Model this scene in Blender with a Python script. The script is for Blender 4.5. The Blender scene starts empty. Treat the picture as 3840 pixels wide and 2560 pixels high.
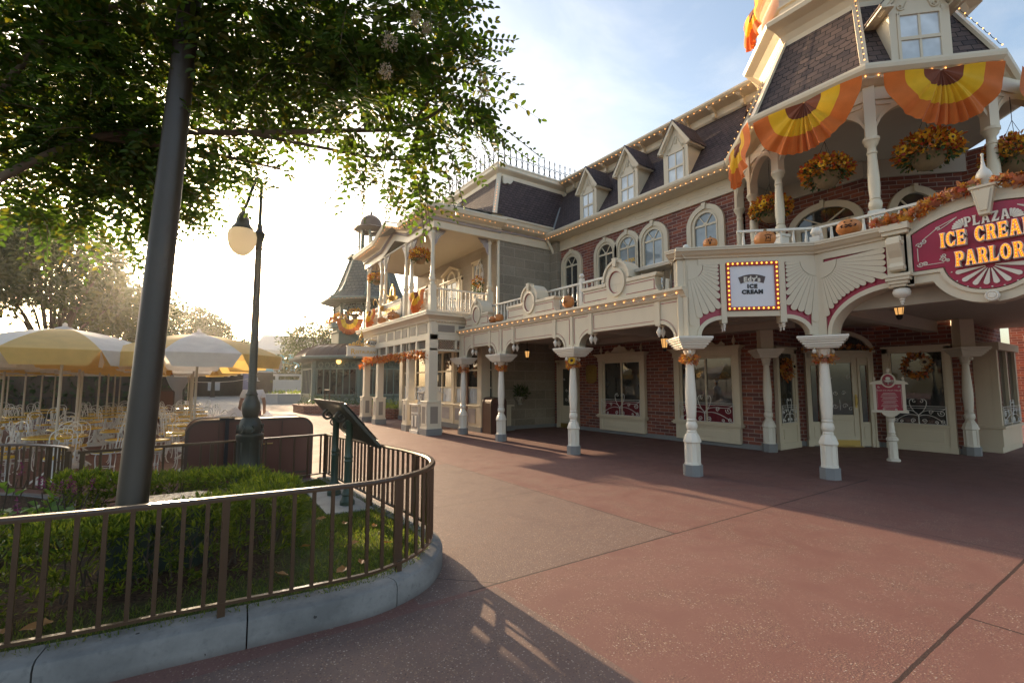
import bpy, math, random
import numpy as np
from math import sin, cos, pi, radians as R, sqrt, atan2, hypot
from mathutils import Vector, Matrix
random.seed(7); rng = np.random.default_rng(7)
SC = bpy.context.scene
COL = SC.collection

# ------------------------------------------------------------------ mesh builder
def frame(ox, oy, oz=0.0, rot=0.0):
    """local x = along (to the viewer's right), y = into the wall, z = up"""
    return Matrix.Translation((ox, oy, oz)) @ Matrix.Rotation(rot, 4, 'Z')

class MB:
    def __init__(s, m=None):
        s.v = []; s.f = []; s.m = m or Matrix.Identity(4)
    def add(s, vs, fs):
        o = len(s.v); m = s.m
        s.v += [tuple(m @ Vector(p)) for p in vs]
        s.f += [tuple(i + o for i in f) for f in fs]
        return s
    def box(s, x0, x1, y0, y1, z0, z1):
        if x0 > x1: x0, x1 = x1, x0
        if y0 > y1: y0, y1 = y1, y0
        if z0 > z1: z0, z1 = z1, z0
        return s.add([(x0,y0,z0),(x1,y0,z0),(x1,y1,z0),(x0,y1,z0),(x0,y0,z1),(x1,y0,z1),(x1,y1,z1),(x0,y1,z1)],
              [(0,3,2,1),(4,5,6,7),(0,1,5,4),(1,2,6,5),(2,3,7,6),(3,0,4,7)])
    def prism(s, poly, y0, y1):
        """polygon in local x,z, extruded along y"""
        n = len(poly)
        a = sum(poly[i][0]*poly[(i+1)%n][1]-poly[(i+1)%n][0]*poly[i][1] for i in range(n))
        if a < 0: poly = poly[::-1]
        vs = [(p[0], y0, p[1]) for p in poly] + [(p[0], y1, p[1]) for p in poly]
        fs = [tuple(range(n)), tuple(range(2*n-1, n-1, -1))]
        for i in range(n):
            j = (i+1) % n; fs.append((i, i+n, j+n, j))
        return s.add(vs, fs)
    def vprism(s, poly, z0, z1):
        """polygon in local x,y, extruded along z"""
        n = len(poly)
        a = sum(poly[i][0]*poly[(i+1)%n][1]-poly[(i+1)%n][0]*poly[i][1] for i in range(n))
        if a < 0: poly = poly[::-1]
        vs = [(p[0], p[1], z0) for p in poly] + [(p[0], p[1], z1) for p in poly]
        fs = [tuple(range(n-1, -1, -1)), tuple(range(n, 2*n))]
        for i in range(n):
            j = (i+1) % n; fs.append((i, j, j+n, i+n))
        return s.add(vs, fs)
    def xprism(s, poly, x0, x1):
        """profile polygon in local y,z, extruded along x"""
        n = len(poly)
        a = sum(poly[i][0]*poly[(i+1)%n][1]-poly[(i+1)%n][0]*poly[i][1] for i in range(n))
        if a < 0: poly = poly[::-1]
        vs = [(x0, p[0], p[1]) for p in poly] + [(x1, p[0], p[1]) for p in poly]
        fs = [tuple(range(n-1, -1, -1)), tuple(range(n, 2*n))]
        for i in range(n):
            j = (i+1) % n; fs.append((i, j, j+n, i+n))
        return s.add(vs, fs)
    def ring(s, outer, inner, y0, y1, closed=False):
        """band between two polylines of the same length (local x,z), front at y0"""
        n = len(outer)
        vs = [(p[0], y0, p[1]) for p in outer] + [(p[0], y0, p[1]) for p in inner] + \
             [(p[0], y1, p[1]) for p in outer] + [(p[0], y1, p[1]) for p in inner]
        fs = []
        for i in range(n if closed else n-1):
            j = (i+1) % n
            fs += [(i, j, j+n, i+n), (i+2*n, i+3*n, j+3*n, j+2*n), (i, i+2*n, j+2*n, j), (i+n, j+n, j+3*n, i+3*n)]
        if not closed:
            fs += [(0, n, 3*n, 2*n), (n-1, 3*n-1, 4*n-1, 2*n-1)]
        return s.add(vs, fs)
    def lathe(s, prof, x=0, y=0, z=0, n=16, rot=0.0, cap=True, arc=None):
        """profile [(r, z)...] turned about a vertical axis"""
        k = len(prof); vs = []; fs = []
        for i in range(n):
            a = rot + 2*pi*i/n
            for r, zz in prof: vs.append((x+r*cos(a), y+r*sin(a), z+zz))
        for i in range(n):
            j = (i+1) % n
            for q in range(k-1):
                fs.append((i*k+q, j*k+q, j*k+q+1, i*k+q+1))
        if cap:
            fs.append(tuple(i*k for i in range(n-1, -1, -1)))
            fs.append(tuple(i*k+k-1 for i in range(n)))
        return s.add(vs, fs)
    def tube(s, pts, r, n=6, closed=False, cap=True):
        pts = [Vector(p) for p in pts]; k = len(pts); vs = []; fs = []
        rr = r if isinstance(r, (list, tuple)) else [r]*k
        up = Vector((0, 0, 1)); prev = None
        for i, p in enumerate(pts):
            if closed: t = pts[(i+1) % k] - pts[i-1]
            else: t = pts[min(i+1, k-1)] - pts[max(i-1, 0)]
            if t.length < 1e-9: t = Vector((0, 0, 1))
            t.normalize()
            if prev is None:
                a = t.cross(up)
                if a.length < 0.05: a = t.cross(Vector((1, 0, 0)))
            else:
                a = prev - t*prev.dot(t)
                if a.length < 1e-6: a = t.cross(up)
            a.normalize(); prev = a; b = t.cross(a)
            for q in range(n):
                c = 2*pi*q/n
                vs.append(tuple(p + (a*cos(c) + b*sin(c))*rr[i]))
        for i in range(k if closed else k-1):
            j = (i+1) % k
            for q in range(n):
                w = (q+1) % n
                fs.append((i*n+q, i*n+w, j*n+w, j*n+q))
        if cap and not closed:
            fs.append(tuple(range(n-1, -1, -1))); fs.append(tuple((k-1)*n+q for q in range(n)))
        return s.add(vs, fs)
    def ball(s, x, y, z, r, sz=None, nu=10, nv=7):
        sz = sz or r
        return s.lathe([(max(1e-4, r*sin(pi*i/nv)), -sz*cos(pi*i/nv)) for i in range(nv+1)], x, y, z, nu, cap=False)
    def bar(s, p, q, w, h=None):
        """square bar between two points"""
        p = Vector(p); q = Vector(q); t = (q-p).normalized(); h = h or w
        a = t.cross(Vector((0, 0, 1)))
        if a.length < .05: a = Vector((1, 0, 0))
        a.normalize(); b = a.cross(t)
        vs = []
        for c in (p, q):
            for u, v in ((-1,-1),(1,-1),(1,1),(-1,1)): vs.append(tuple(c + a*u*w/2 + b*v*h/2))
        return s.add(vs, [(3,2,1,0),(4,5,6,7),(0,1,5,4),(1,2,6,5),(2,3,7,6),(3,0,4,7)])
    def quad(s, a, b, c, d): return s.add([a, b, c, d], [(0,1,2,3)])

def make_mesh(name, mb, mat, off=(0,0,0), smooth=None, recalc=False):
    me = bpy.data.meshes.new(name)
    ox, oy, oz = off
    me.from_pydata([(p[0]-ox, p[1]-oy, p[2]-oz) for p in mb.v], [], mb.f)
    if mat: me.materials.append(mat)
    # UVs in metres: u runs level along each face, v up it
    n = len(me.loops)
    if n:
        me.calc_loop_triangles()
        nv = len(me.vertices); co = np.empty(nv*3); me.vertices.foreach_get('co', co); co = co.reshape(-1, 3) + np.array(off)
        npoly = len(me.polygons); nm = np.empty(npoly*3); me.polygons.foreach_get('normal', nm); nm = nm.reshape(-1, 3)
        ls = np.empty(npoly, np.int32); lt = np.empty(npoly, np.int32)
        me.polygons.foreach_get('loop_start', ls); me.polygons.foreach_get('loop_total', lt)
        lv = np.empty(n, np.int32); me.loops.foreach_get('vertex_index', lv)
        pf = np.repeat(np.arange(npoly), lt)
        N = nm[pf]; P = co[lv]
        u = np.stack([-N[:,1], N[:,0], np.zeros(n)], 1); ln = np.linalg.norm(u, axis=1)
        flat = ln < 0.05; u[flat] = (1, 0, 0); ln[flat] = 1; u /= ln[:, None]
        v = np.cross(N, u)
        uv = np.stack([(P*u).sum(1), (P*v).sum(1)], 1)
        L = me.uv_layers.new(name='UVMap'); L.data.foreach_set('uv', uv.ravel().astype(np.float32))
    if smooth is not None and len(me.polygons):
        me.polygons.foreach_set('use_smooth', [True]*len(me.polygons))
        me.set_sharp_from_angle(angle=R(smooth))
    me.update()
    return me

def link(name, me):
    o = bpy.data.objects.new(name, me); COL.objects.link(o); return o

def thing(name, label, cat, loc=(0,0,0), rot=0.0, group=None):
    o = bpy.data.objects.new(name, None); COL.objects.link(o)
    o.empty_display_size = .2
    o.location = loc; o.rotation_euler = (0, 0, rot)
    o['label'] = label; o['category'] = cat
    if group: o['group'] = group
    return o

def wloc(o):
    p = Vector(o.location)
    while o.parent: o = o.parent; p += Vector(o.location)
    return p

def part(name, mb, mat, parent, smooth=None, label=None, bevel=0):
    """one mesh object under a thing or a part; mb is in world coordinates (parent unrotated)"""
    o = link(name, make_mesh(name, mb, mat, tuple(wloc(parent)), smooth))
    o.parent = parent
    if label: o['label'] = label
    if bevel:
        m = o.modifiers.new('bevel', 'BEVEL'); m.width = bevel; m.segments = 2; m.limit_method = 'ANGLE'; m.angle_limit = R(40)
    return o

def fill(o, mb, smooth=None, bevel=0):
    """gives a part its main mesh"""
    m = o.data.materials[0] if o.data.materials else None
    p = wloc(o.parent) if o.parent else Vector(o.location)
    o.data = make_mesh(o.name, mb, m, tuple(p), smooth)
    if bevel:
        b = o.modifiers.new('bevel', 'BEVEL'); b.width = bevel; b.segments = 2; b.limit_method = 'ANGLE'; b.angle_limit = R(40)
    return o

def solo(name, mb, mat, label, cat, group=None, smooth=None, loc=(0,0,0), bevel=0):
    """a thing that is one mesh"""
    o = link(name, make_mesh(name, mb, mat, loc, smooth)); o.location = loc
    o['label'] = label; o['category'] = cat
    if group: o['group'] = group
    if bevel:
        m = o.modifiers.new('bevel', 'BEVEL'); m.width = bevel; m.segments = 2; m.limit_method = 'ANGLE'; m.angle_limit = R(40)
    return o

def setting(name, mb, mat, kind='structure', smooth=None, label=None, cat=None):
    o = link(name, make_mesh(name, mb, mat, (0,0,0), smooth)); o['kind'] = kind
    if label: o['label'] = label
    if cat: o['category'] = cat
    return o

def copy_tree(o, parent=None):
    c = o.copy(); COL.objects.link(c)
    if parent: c.parent = parent
    for ch in o.children: copy_tree(ch, c)
    return c

def place(proto, state, loc, rot=0.0, label=None, scale=None, group=None):
    """first call moves the prototype itself, the next ones copy it with its parts"""
    o = copy_tree(proto) if state.get(proto.name) else proto
    state[proto.name] = 1
    o.location = loc; o.rotation_euler = (0, 0, rot)
    if scale: o.scale = (scale,)*3 if not isinstance(scale, tuple) else scale
    if label: o['label'] = label
    if group: o['group'] = group
    return o
USED = {}

def arc(cx, cz, r, a0, a1, n, rz=None):
    rz = rz or r
    return [(cx + r*cos(R(a0+(a1-a0)*i/n)), cz + rz*sin(R(a0+(a1-a0)*i/n))) for i in range(n+1)]

# ------------------------------------------------------------------ materials
class NT:
    """a very small node-expression helper"""
    def __init__(s, name):
        s.mat = bpy.data.materials.new(name); s.mat.use_nodes = True
        s.t = s.mat.node_tree; s.n = s.t.nodes; s.n.clear()
        s.out = s.n.new('ShaderNodeOutputMaterial')
    def new(s, typ, **k):
        nd = s.n.new(typ)
        for a, b in k.items(): setattr(nd, a, b)
        return nd
    def put(s, sock, val):
        if hasattr(val, 'is_output'): s.t.links.new(val, sock)
        else:
            if isinstance(val, tuple) and len(val) == 3 and len(getattr(sock, 'default_value', ())) == 4: val = val + (1,)
            sock.default_value = val
    def m(s, op, a, b=0.0, c=None):
        nd = s.new('ShaderNodeMath', operation=op); s.put(nd.inputs[0], a); s.put(nd.inputs[1], b)
        if c is not None: s.put(nd.inputs[2], c)
        return nd.outputs[0]
    def uv(s): return s.new('ShaderNodeUVMap', uv_map='UVMap').outputs[0]
    def pos(s): return s.new('ShaderNodeNewGeometry').outputs['Position']
    def obj(s): return s.new('ShaderNodeTexCoord').outputs['Object']
    def sep(s, v):
        nd = s.new('ShaderNodeSeparateXYZ'); s.put(nd.inputs[0], v); return nd.outputs
    def comb(s, x, y, z=0.0):
        nd = s.new('ShaderNodeCombineXYZ')
        for i, q in enumerate((x, y, z)): s.put(nd.inputs[i], q)
        return nd.outputs[0]
    def noise(s, v, scale, detail=4, rough=.55, dist=0.0):
        nd = s.new('ShaderNodeTexNoise'); s.put(nd.inputs['Vector'], v)
        nd.inputs['Scale'].default_value = scale; nd.inputs['Detail'].default_value = detail
        nd.inputs['Roughness'].default_value = rough; nd.inputs['Distortion'].default_value = dist
        return nd.outputs[0]
    def voro(s, v, scale, feature='F1'):
        nd = s.new('ShaderNodeTexVoronoi', feature=feature); s.put(nd.inputs['Vector'], v); nd.inputs['Scale'].default_value = scale
        return nd.outputs
    def ramp(s, fac, stops, interp='LINEAR'):
        nd = s.new('ShaderNodeValToRGB'); s.put(nd.inputs[0], fac); cr = nd.color_ramp; cr.interpolation = interp
        while len(cr.elements) < len(stops): cr.elements.new(.5)
        for e, (p, c) in zip(cr.elements, stops):
            e.position = p; e.color = (c if isinstance(c, tuple) else (c, c, c)) + (1,)
        return nd.outputs[0]
    def rampf(s, fac, lo, hi, a=0.0, b=1.0):
        nd = s.new('ShaderNodeMapRange'); s.put(nd.inputs[0], fac)
        for i, q in enumerate((lo, hi, a, b)): nd.inputs[i+1].default_value = q
        return nd.outputs[0]
    def mix(s, fac, a, b, mode='MIX'):
        nd = s.new('ShaderNodeMix', data_type='RGBA', blend_type=mode)
        s.put(nd.inputs[0], fac); s.put(nd.inputs[6], a); s.put(nd.inputs[7], b); return nd.outputs[2]
    def bump(s, h, strength=.3, dist=.01):
        nd = s.new('ShaderNodeBump'); s.put(nd.inputs['Height'], h)
        nd.inputs['Strength'].default_value = strength; nd.inputs['Distance'].default_value = dist
        return nd.outputs[0]
    def bsdf(s, color, rough=.5, metal=0.0, normal=None, spec=.5, coat=0.0, emit=None, estr=0.0, sheen=0.0, trans=0.0):
        p = s.new('ShaderNodeBsdfPrincipled')
        s.put(p.inputs['Base Color'], color); s.put(p.inputs['Roughness'], rough); s.put(p.inputs['Metallic'], metal)
        p.inputs['Specular IOR Level'].default_value = spec; p.inputs['Coat Weight'].default_value = coat
        p.inputs['Sheen Weight'].default_value = sheen; p.inputs['Transmission Weight'].default_value = trans
        if normal: s.put(p.inputs['Normal'], normal)
        if emit: s.put(p.inputs['Emission Color'], emit); p.inputs['Emission Strength'].default_value = estr
        s.t.links.new(p.outputs[0], s.out.inputs[0]); return p

def paint(name, col, rough=.45, metal=0.0, var=.07, scale=1.6, bump=.02, spec=.5, coat=0.0, grime=.05):
    """painted or plain surface: tone drifts, faint vertical streaks, fine bump"""
    k = NT(name); p = k.pos()
    n1 = k.noise(p, scale, 5); x, y, z = k.sep(p)
    st = k.noise(k.comb(k.m('MULTIPLY', x, 4.0), k.m('MULTIPLY', y, 4.0), k.m('MULTIPLY', z, .7)), 1.0, 3)
    f = k.m('ADD', k.m('MULTIPLY', n1, var*2), 1.0-var)
    f = k.m('MULTIPLY', f, k.rampf(st, .5, .75, 1.0, 1.0-grime))
    c = k.mix(1.0, col, k.comb(f, f, f), 'MULTIPLY')
    nb = k.bump(k.noise(p, 60, 3), bump, .004) if bump else None
    k.bsdf(c, k.rampf(n1, .3, .7, rough*.85, min(1, rough*1.2)), metal, nb, spec, coat)
    return k.mat

def glow(name, col, strength):
    k = NT(name); k.bsdf(tuple(min(.8, q*.6+.01) for q in col), .4, emit=col, estr=strength, spec=.2); k.mat.cycles.emission_sampling = 'NONE'; return k.mat

def brickmat(name, c1, c2, c3, mortar, bw, bh, ms, rough=.8, spec=.2):
    k = NT(name); uv = k.uv()
    b = k.new('ShaderNodeTexBrick'); k.put(b.inputs['Vector'], uv)
    b.inputs['Scale'].default_value = 1.0; b.inputs['Brick Width'].default_value = bw; b.inputs['Row Height'].default_value = bh
    b.inputs['Mortar Size'].default_value = ms; b.inputs['Mortar Smooth'].default_value = .15; b.inputs['Bias'].default_value = -.0
    k.put(b.inputs['Color1'], (0, 0, 0)); k.put(b.inputs['Color2'], (1, 1, 1)); k.put(b.inputs['Mortar'], (.5, .5, .5))
    mask = b.outputs['Fac']
    col = k.ramp(b.outputs['Color'], [(0, c1), (.35, c2), (.7, c3), (1, c1)])
    n = k.noise(k.pos(), 30, 5); f = k.rampf(n, .25, .75, .78, 1.18)
    big = k.rampf(k.noise(k.pos(), .9, 3), .3, .7, .88, 1.1); f = k.m('MULTIPLY', f, big)
    col = k.mix(1.0, col, k.comb(f, f, f), 'MULTIPLY')
    col = k.mix(mask, col, mortar)
    h = k.m('ADD', k.m('MULTIPLY', k.m('SUBTRACT', 1.0, mask), .8), k.m('MULTIPLY', n, .25))
    k.bsdf(col, rough, 0, k.bump(h, .6, .006), spec); return k.mat

def shinglemat(name, col, col2, w=.13, h=.11, z0=7.85, z1=8.6, wood=False):
    """slate courses; between z0 and z1 the butts are rounded like fish scales"""
    k = NT(name); u, v, _ = k.sep(k.uv()); px, py, pz = k.sep(k.pos())
    U = k.m('DIVIDE', u, w); V = k.m('DIVIDE', v, h)
    row = k.m('FLOOR', V); odd = k.m('MODULO', k.m('ABSOLUTE', row), 2.0)
    U2 = k.m('ADD', U, k.m('MULTIPLY', odd, .5)); fu = k.m('SUBTRACT', k.m('FRACT', U2), .5); fv = k.m('FRACT', V)
    band = k.m('MULTIPLY', k.m('GREATER_THAN', pz, z0), k.m('LESS_THAN', pz, z1))
    edge = k.m('SUBTRACT', .5, k.m('SQRT', k.m('MAXIMUM', k.m('SUBTRACT', .25, k.m('MULTIPLY', fu, fu)), 0.0)))
    edge = k.m('MULTIPLY', edge, band)                     # height of the butt above the course line
    d = k.m('SUBTRACT', fv, k.m('MULTIPLY', edge, .9))
    butt = k.m('LESS_THAN', k.m('ABSOLUTE', d), .12)
    side = k.m('MULTIPLY', k.m('GREATER_THAN', k.m('ABSOLUTE', fu), .465), k.m('GREATER_THAN', d, 0.0))
    line = k.m('MAXIMUM', butt, side)
    cell = k.comb(k.m('FLOOR', U2), row, 3.0)
    wn = k.new('ShaderNodeTexWhiteNoise', noise_dimensions='3D'); k.put(wn.inputs[0], cell)
    c = k.mix(wn.outputs[0], col, col2)
    n = k.noise(k.pos(), 14, 4); f = k.rampf(n, .3, .7, .85, 1.12); c = k.mix(1.0, c, k.comb(f, f, f), 'MULTIPLY')
    c = k.mix(line, c, (.010, .009, .010))
    hgt = k.m('ADD', k.m('MULTIPLY', k.m('SUBTRACT', 1.0, line), .6), k.m('MULTIPLY', k.m('SUBTRACT', 1.0, fv), .5))
    k.bsdf(c, .75, 0, k.bump(hgt, .7, .012), .25); return k.mat

def leafmat(name, cols, trans=.5, rough=.45):
    k = NT(name); g = k.new('ShaderNodeNewGeometry')
    c = k.ramp(g.outputs['Random Per Island'], [(i/(len(cols)-1), q) for i, q in enumerate(cols)])
    p = k.bsdf(c, rough, spec=.35)
    tr = k.new('ShaderNodeBsdfTranslucent'); k.put(tr.inputs[0], k.mix(1.0, c, (1.25, 1.3, .55), 'MULTIPLY'))
    mx = k.new('ShaderNodeMixShader'); mx.inputs[0].default_value = trans
    k.t.links.new(p.outputs[0], mx.inputs[1]); k.t.links.new(tr.outputs[0], mx.inputs[2]); k.t.links.new(mx.outputs[0], k.out.inputs[0])
    return k.mat

def cloth(name, col, trans=.35, wave=True):
    k = NT(name); n = k.noise(k.pos(), 5, 3); f = k.rampf(n, .3, .7, .9, 1.06)
    c = k.mix(1.0, col, k.comb(f, f, f), 'MULTIPLY')
    p = k.bsdf(c, .8, normal=k.bump(k.noise(k.pos(), 160, 2), .12, .003), spec=.15, sheen=.2)
    tr = k.new('ShaderNodeBsdfTranslucent'); k.put(tr.inputs[0], c)
    mx = k.new('ShaderNodeMixShader'); mx.inputs[0].default_value = trans
    k.t.links.new(p.outputs[0], mx.inputs[1]); k.t.links.new(tr.outputs[0], mx.inputs[2]); k.t.links.new(mx.outputs[0], k.out.inputs[0])
    return k.mat

def glassmat(name, col=(.02, .022, .022), rough=.02, var=True, spec=.8):
    k = NT(name); p = k.pos()
    c = k.mix(k.rampf(k.noise(p, 1.6, 3), .35, .7), col, tuple(q*1.8+.004 for q in col))
    k.bsdf(c, rough, 0, k.bump(k.noise(p, 2.2, 2), .04, .02), spec, coat=.2); return k.mat

CREAM = paint('cream paint', (.64, .55, .405), .42)
WHITE = paint('white paint', (.73, .67, .57), .38)
WARMWHITE = paint('ivory paint', (.68, .60, .46), .42)
TAUPE = paint('taupe paint', (.26, .225, .19), .5)
MAUVE = paint('mauve grey paint', (.33, .29, .29), .5)
REDLINE = paint('crimson pinstripe', (.30, .02, .035), .45)
CRIMSON = paint('crimson sign paint', (.36, .018, .055), .32, var=.06)
GREYBASE = paint('grey plinth', (.21, .21, .21), .7, var=.2)
BRICK = brickmat('red brick', (.205, .068, .054), (.30, .10, .062), (.14, .06, .055), (.36, .29, .25), .31, .098, .008)
PLANTBRICK = brickmat('planter brick', (.20, .07, .05), (.27, .09, .06), (.15, .05, .04), (.30, .26, .22), .22, .075, .008)
STONE = brickmat('grey ashlar', (.27, .23, .175), (.31, .265, .205), (.245, .207, .16), (.40, .35, .28), .92, .34, .008)
STONEWARM = brickmat('warm ashlar', (.36, .31, .25), (.39, .335, .27), (.34, .295, .235), (.44, .38, .31), .86, .34, .006)
SHINGLE = shinglemat('plum slate', (.062, .045, .047), (.10, .072, .072))
SHINGLE2 = shinglemat('plum scalloped slate', (.062, .045, .047), (.10, .070, .070), .18, .12, 7.0, 12)
SHINGLET = shinglemat('turret slate', (.062, .046, .046), (.13, .088, .075), .21, .135, 7.75, 8.3)
GREENSLATE = shinglemat('green grey slate', (.075, .09, .085), (.11, .125, .115), .3, .24, 7.8, 8.6)
GREEN = paint('dark green paint', (.055, .095, .075), .45)
GREENL = paint('grey green paint', (.12, .17, .145), .5)
BRONZE = paint('dull bronze roof', (.085, .055, .045), .4, metal=.5)
IRON = paint('black iron', (.02, .021, .024), .45, metal=.3)
RAILM = paint('brown rail paint', (.080, .046, .025), .30, metal=.25, spec=.6, coat=.25, grime=.05)
LAMPM = paint('dark green grey cast iron', (.048, .050, .040), .42, metal=.3, coat=.05)
POLEM = paint('dark pole paint', (.042, .029, .019), .42)
WOODRED = paint('red brown panel', (.105, .038, .026), .38, coat=.15)
BOXGREEN = paint('dark green box', (.018, .032, .026), .35, coat=.3)
GOLD = paint('gilding', (.72, .46, .12), .28, metal=.85, grime=.02)
BRASS = paint('brass', (.42, .29, .09), .35, metal=.8)
YELLOWP = paint('yellow enamel', (.70, .43, .035), .25, coat=.4, grime=.04)
IRONW = paint('white wire', (.74, .72, .68), .35, grime=.05)
CEILP = paint('ceiling paint', (.46, .41, .33), .6)
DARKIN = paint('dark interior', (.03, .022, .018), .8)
GLASS = glassmat('dark shop glass')
GLASSB = glassmat('pale curtained glass', (.20, .235, .255), .04, spec=.7)
GLASSW = glassmat('white curtain behind glass', (.48, .52, .55), .06, spec=.7)
GLASSG = glassmat('etched door glass', (.035, .04, .034), .08)
REDCURT = cloth('red half curtain', (.16, .02, .03), .0)
BULB = glow('warm bulb', (1.0, .42, .11), 1.7)
BULBY = glow('sign bulb', (1.0, .58, .08), .75)
LETTER = glow('lit letter face', (1.0, .24, .006), .46)
LAMPGL = glow('lamp flame glass', (1.0, .62, .22), 5.0)
CONC = paint('kerb concrete', (.36, .35, .33), .8, var=.25, scale=3, bump=.35, spec=.2, grime=.3)
BARK = paint('smooth bark', (.16, .115, .08), .8, var=.3, scale=4, bump=.3)
BARKD = paint('dark bark', (.07, .05, .035), .9, var=.3, scale=4, bump=.4)
BUNT_O = cloth('orange cloth', (.66, .17, .035), .3); BUNT_Y = cloth('yellow cloth', (.80, .46, .02), .3); BUNT_B = cloth('rust cloth', (.20, .055, .025), .2)
UMB_Y = cloth('umbrella yellow', (.74, .50, .17), .38); UMB_W = cloth('umbrella white', (.76, .73, .68), .38)
PUMP = paint('pumpkin skin', (.55, .20, .05), .45, var=.18, scale=6)
PUMPD = paint('carved dark', (.05, .02, .01), .8)
STEM = paint('dry stem', (.20, .13, .06), .8)
COIR = paint('coir basket', (.20, .13, .065), .9, var=.3, scale=20, bump=.6)
FALL = leafmat('autumn leaves', [(.45, .06, .03), (.62, .20, .03), (.70, .36, .04), (.55, .25, .10), (.40, .12, .06), (.62, .30, .22), (.36, .30, .08)], .3)
FALLO = leafmat('orange autumn leaves', [(.55, .12, .03), (.62, .20, .04), (.60, .27, .05), (.42, .08, .03), (.50, .22, .10)], .3)
PETAL = leafmat('mum petals', [(.70, .40, .03), (.62, .16, .02), (.42, .03, .02), (.75, .50, .04), (.58, .24, .03), (.30, .03, .02)], .25)
PETALY = leafmat('daisy petals', [(.82, .48, .02), (.85, .55, .04)], .25)
IVY = leafmat('basket greenery', [(.03, .06, .02), (.05, .09, .03), (.10, .12, .03)], .3)
CRAPE = leafmat('crape myrtle leaves', [(.045, .085, .018), (.065, .12, .022), (.09, .145, .026), (.050, .095, .024), (.17, .15, .025)], .58, .36)
CRAPEF = leafmat('fading blossom', [(.45, .36, .33), (.55, .46, .40), (.36, .26, .22), (.30, .22, .14)], .4)
SEEDS = leafmat('seed pods', [(.06, .05, .025), (.09, .07, .03), (.05, .07, .03)], .1)
PODO = leafmat('podocarpus leaves', [(.070, .105, .020), (.105, .150, .026), (.155, .195, .030), (.26, .27, .035)], .58, .4)
COLEUS = leafmat('lime leaves', [(.12, .20, .05), (.16, .26, .06), (.09, .17, .05)], .45)
PURPLE = leafmat('purple spikes', [(.16, .02, .10), (.22, .03, .13)], .2)
GRASSM = leafmat('lawn blades', [(.075, .12, .024), (.11, .16, .03), (.15, .19, .035), (.19, .17, .06)], .5)
FARLEAF = leafmat('far tree leaves', [(.035, .050, .014), (.055, .070, .020), (.085, .092, .026)], .2)
FARLEAF2 = leafmat('grey green leaves', [(.07, .085, .045), (.10, .115, .06), (.13, .14, .08)], .35)
SHRUB = leafmat('shrub leaves', [(.035, .06, .02), (.06, .09, .03)], .3)
LITTER = leafmat('dry leaves', [(.32, .13, .05), (.40, .20, .07), (.25, .10, .05)], .2)

# ------------------------------------------------------------------ leaves in bulk
def leaf_mesh(name, P, D, N, L, W, mat, fold=.25, off=(0,0,0), oval=True):
    """P bases, D directions, N normals (n,3); L lengths, W widths (n,)"""
    n = len(P); D = D/np.linalg.norm(D, axis=1)[:, None]
    S = np.cross(D, N); S /= (np.linalg.norm(S, axis=1)[:, None]+1e-9); U = np.cross(S, D)
    L = L[:, None]; W = W[:, None]; P = P - np.array(off)
    if oval:
        pts = [P, P+D*L*.30+S*W*.42+U*W*fold, P+D*L*.68+S*W*.40+U*W*fold, P+D*L, P+D*L*.68-S*W*.40+U*W*fold, P+D*L*.30-S*W*.42+U*W*fold]
        fi = np.array([0,1,2,3, 0,3,4,5]); k = 6; nf = 2; tot = 4
    else:
        pts = [P, P+D*L*.5+S*W*.5+U*W*fold, P+D*L, P+D*L*.5-S*W*.5+U*W*fold]
        fi = np.array([0,1,2,3]); k = 4; nf = 1; tot = 4
    V = np.stack(pts, 1).reshape(-1, 3)
    F = (np.arange(n)[:, None]*k + fi[None]).ravel()
    me = bpy.data.meshes.new(name)
    me.vertices.add(len(V)); me.vertices.foreach_set('co', V.ravel().astype(np.float32))
    me.loops.add(len(F)); me.loops.foreach_set('vertex_index', F.astype(np.int32))
    m = n*nf; me.polygons.add(m); me.polygons.foreach_set('loop_start', np.arange(m, dtype=np.int32)*tot)
    me.materials.append(mat); me.update(calc_edges=True); me.validate()
    return me

def rand_dirs(n, zmin=-1, zmax=1):
    z = rng.uniform(zmin, zmax, n); a = rng.uniform(0, 2*pi, n); r = np.sqrt(1-z*z)
    return np.stack([r*np.cos(a), r*np.sin(a), z], 1)

def leafball(name, c, r, n, L, W, mat, parent, rz=None, inner=.55, off=None, jitter=.3):
    """leaves spread through an ellipsoid, pointing outwards"""
    d = rand_dirs(n); rad = rng.uniform(inner, 1.0, n)[:, None]
    P = np.array(c) + d*rad*np.array([r, r, rz or r])
    D = d + rand_dirs(n)*.8; N = rand_dirs(n)
    o = off if off is not None else (tuple(wloc(parent)) if parent else (0,0,0))
    me = leaf_mesh(name, P, D, N, L*rng.uniform(1-jitter, 1+jitter, n), W*rng.uniform(1-jitter, 1+jitter, n), mat, off=o)
    ob = link(name, me)
    if parent: ob.parent = parent
    return ob

# ------------------------------------------------------------------ camera, sun, sky
cam = bpy.data.cameras.new('camera'); cam.lens = 16.79; cam.sensor_width = 36; cam.clip_end = 2000; cam.clip_start = .05
co = bpy.data.objects.new('camera', cam); COL.objects.link(co); SC.camera = co
co.location = (0, 0, 1.6); co.rotation_euler = (R(95), 0, -R(34.46))

SUN_AZ = -1.2; SUN_EL = 13.2
sl = bpy.data.lights.new('sun', 'SUN'); sl.energy = 5.0; sl.angle = R(.5); sl.color = (1.0, .74, .46)
so = bpy.data.objects.new('sun', sl); COL.objects.link(so)
sd = Vector((sin(R(SUN_AZ))*cos(R(SUN_EL)), cos(R(SUN_AZ))*cos(R(SUN_EL)), sin(R(SUN_EL))))
so.rotation_euler = sd.to_track_quat('Z', 'Y').to_euler(); so.location = (0, 0, 30)

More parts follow.
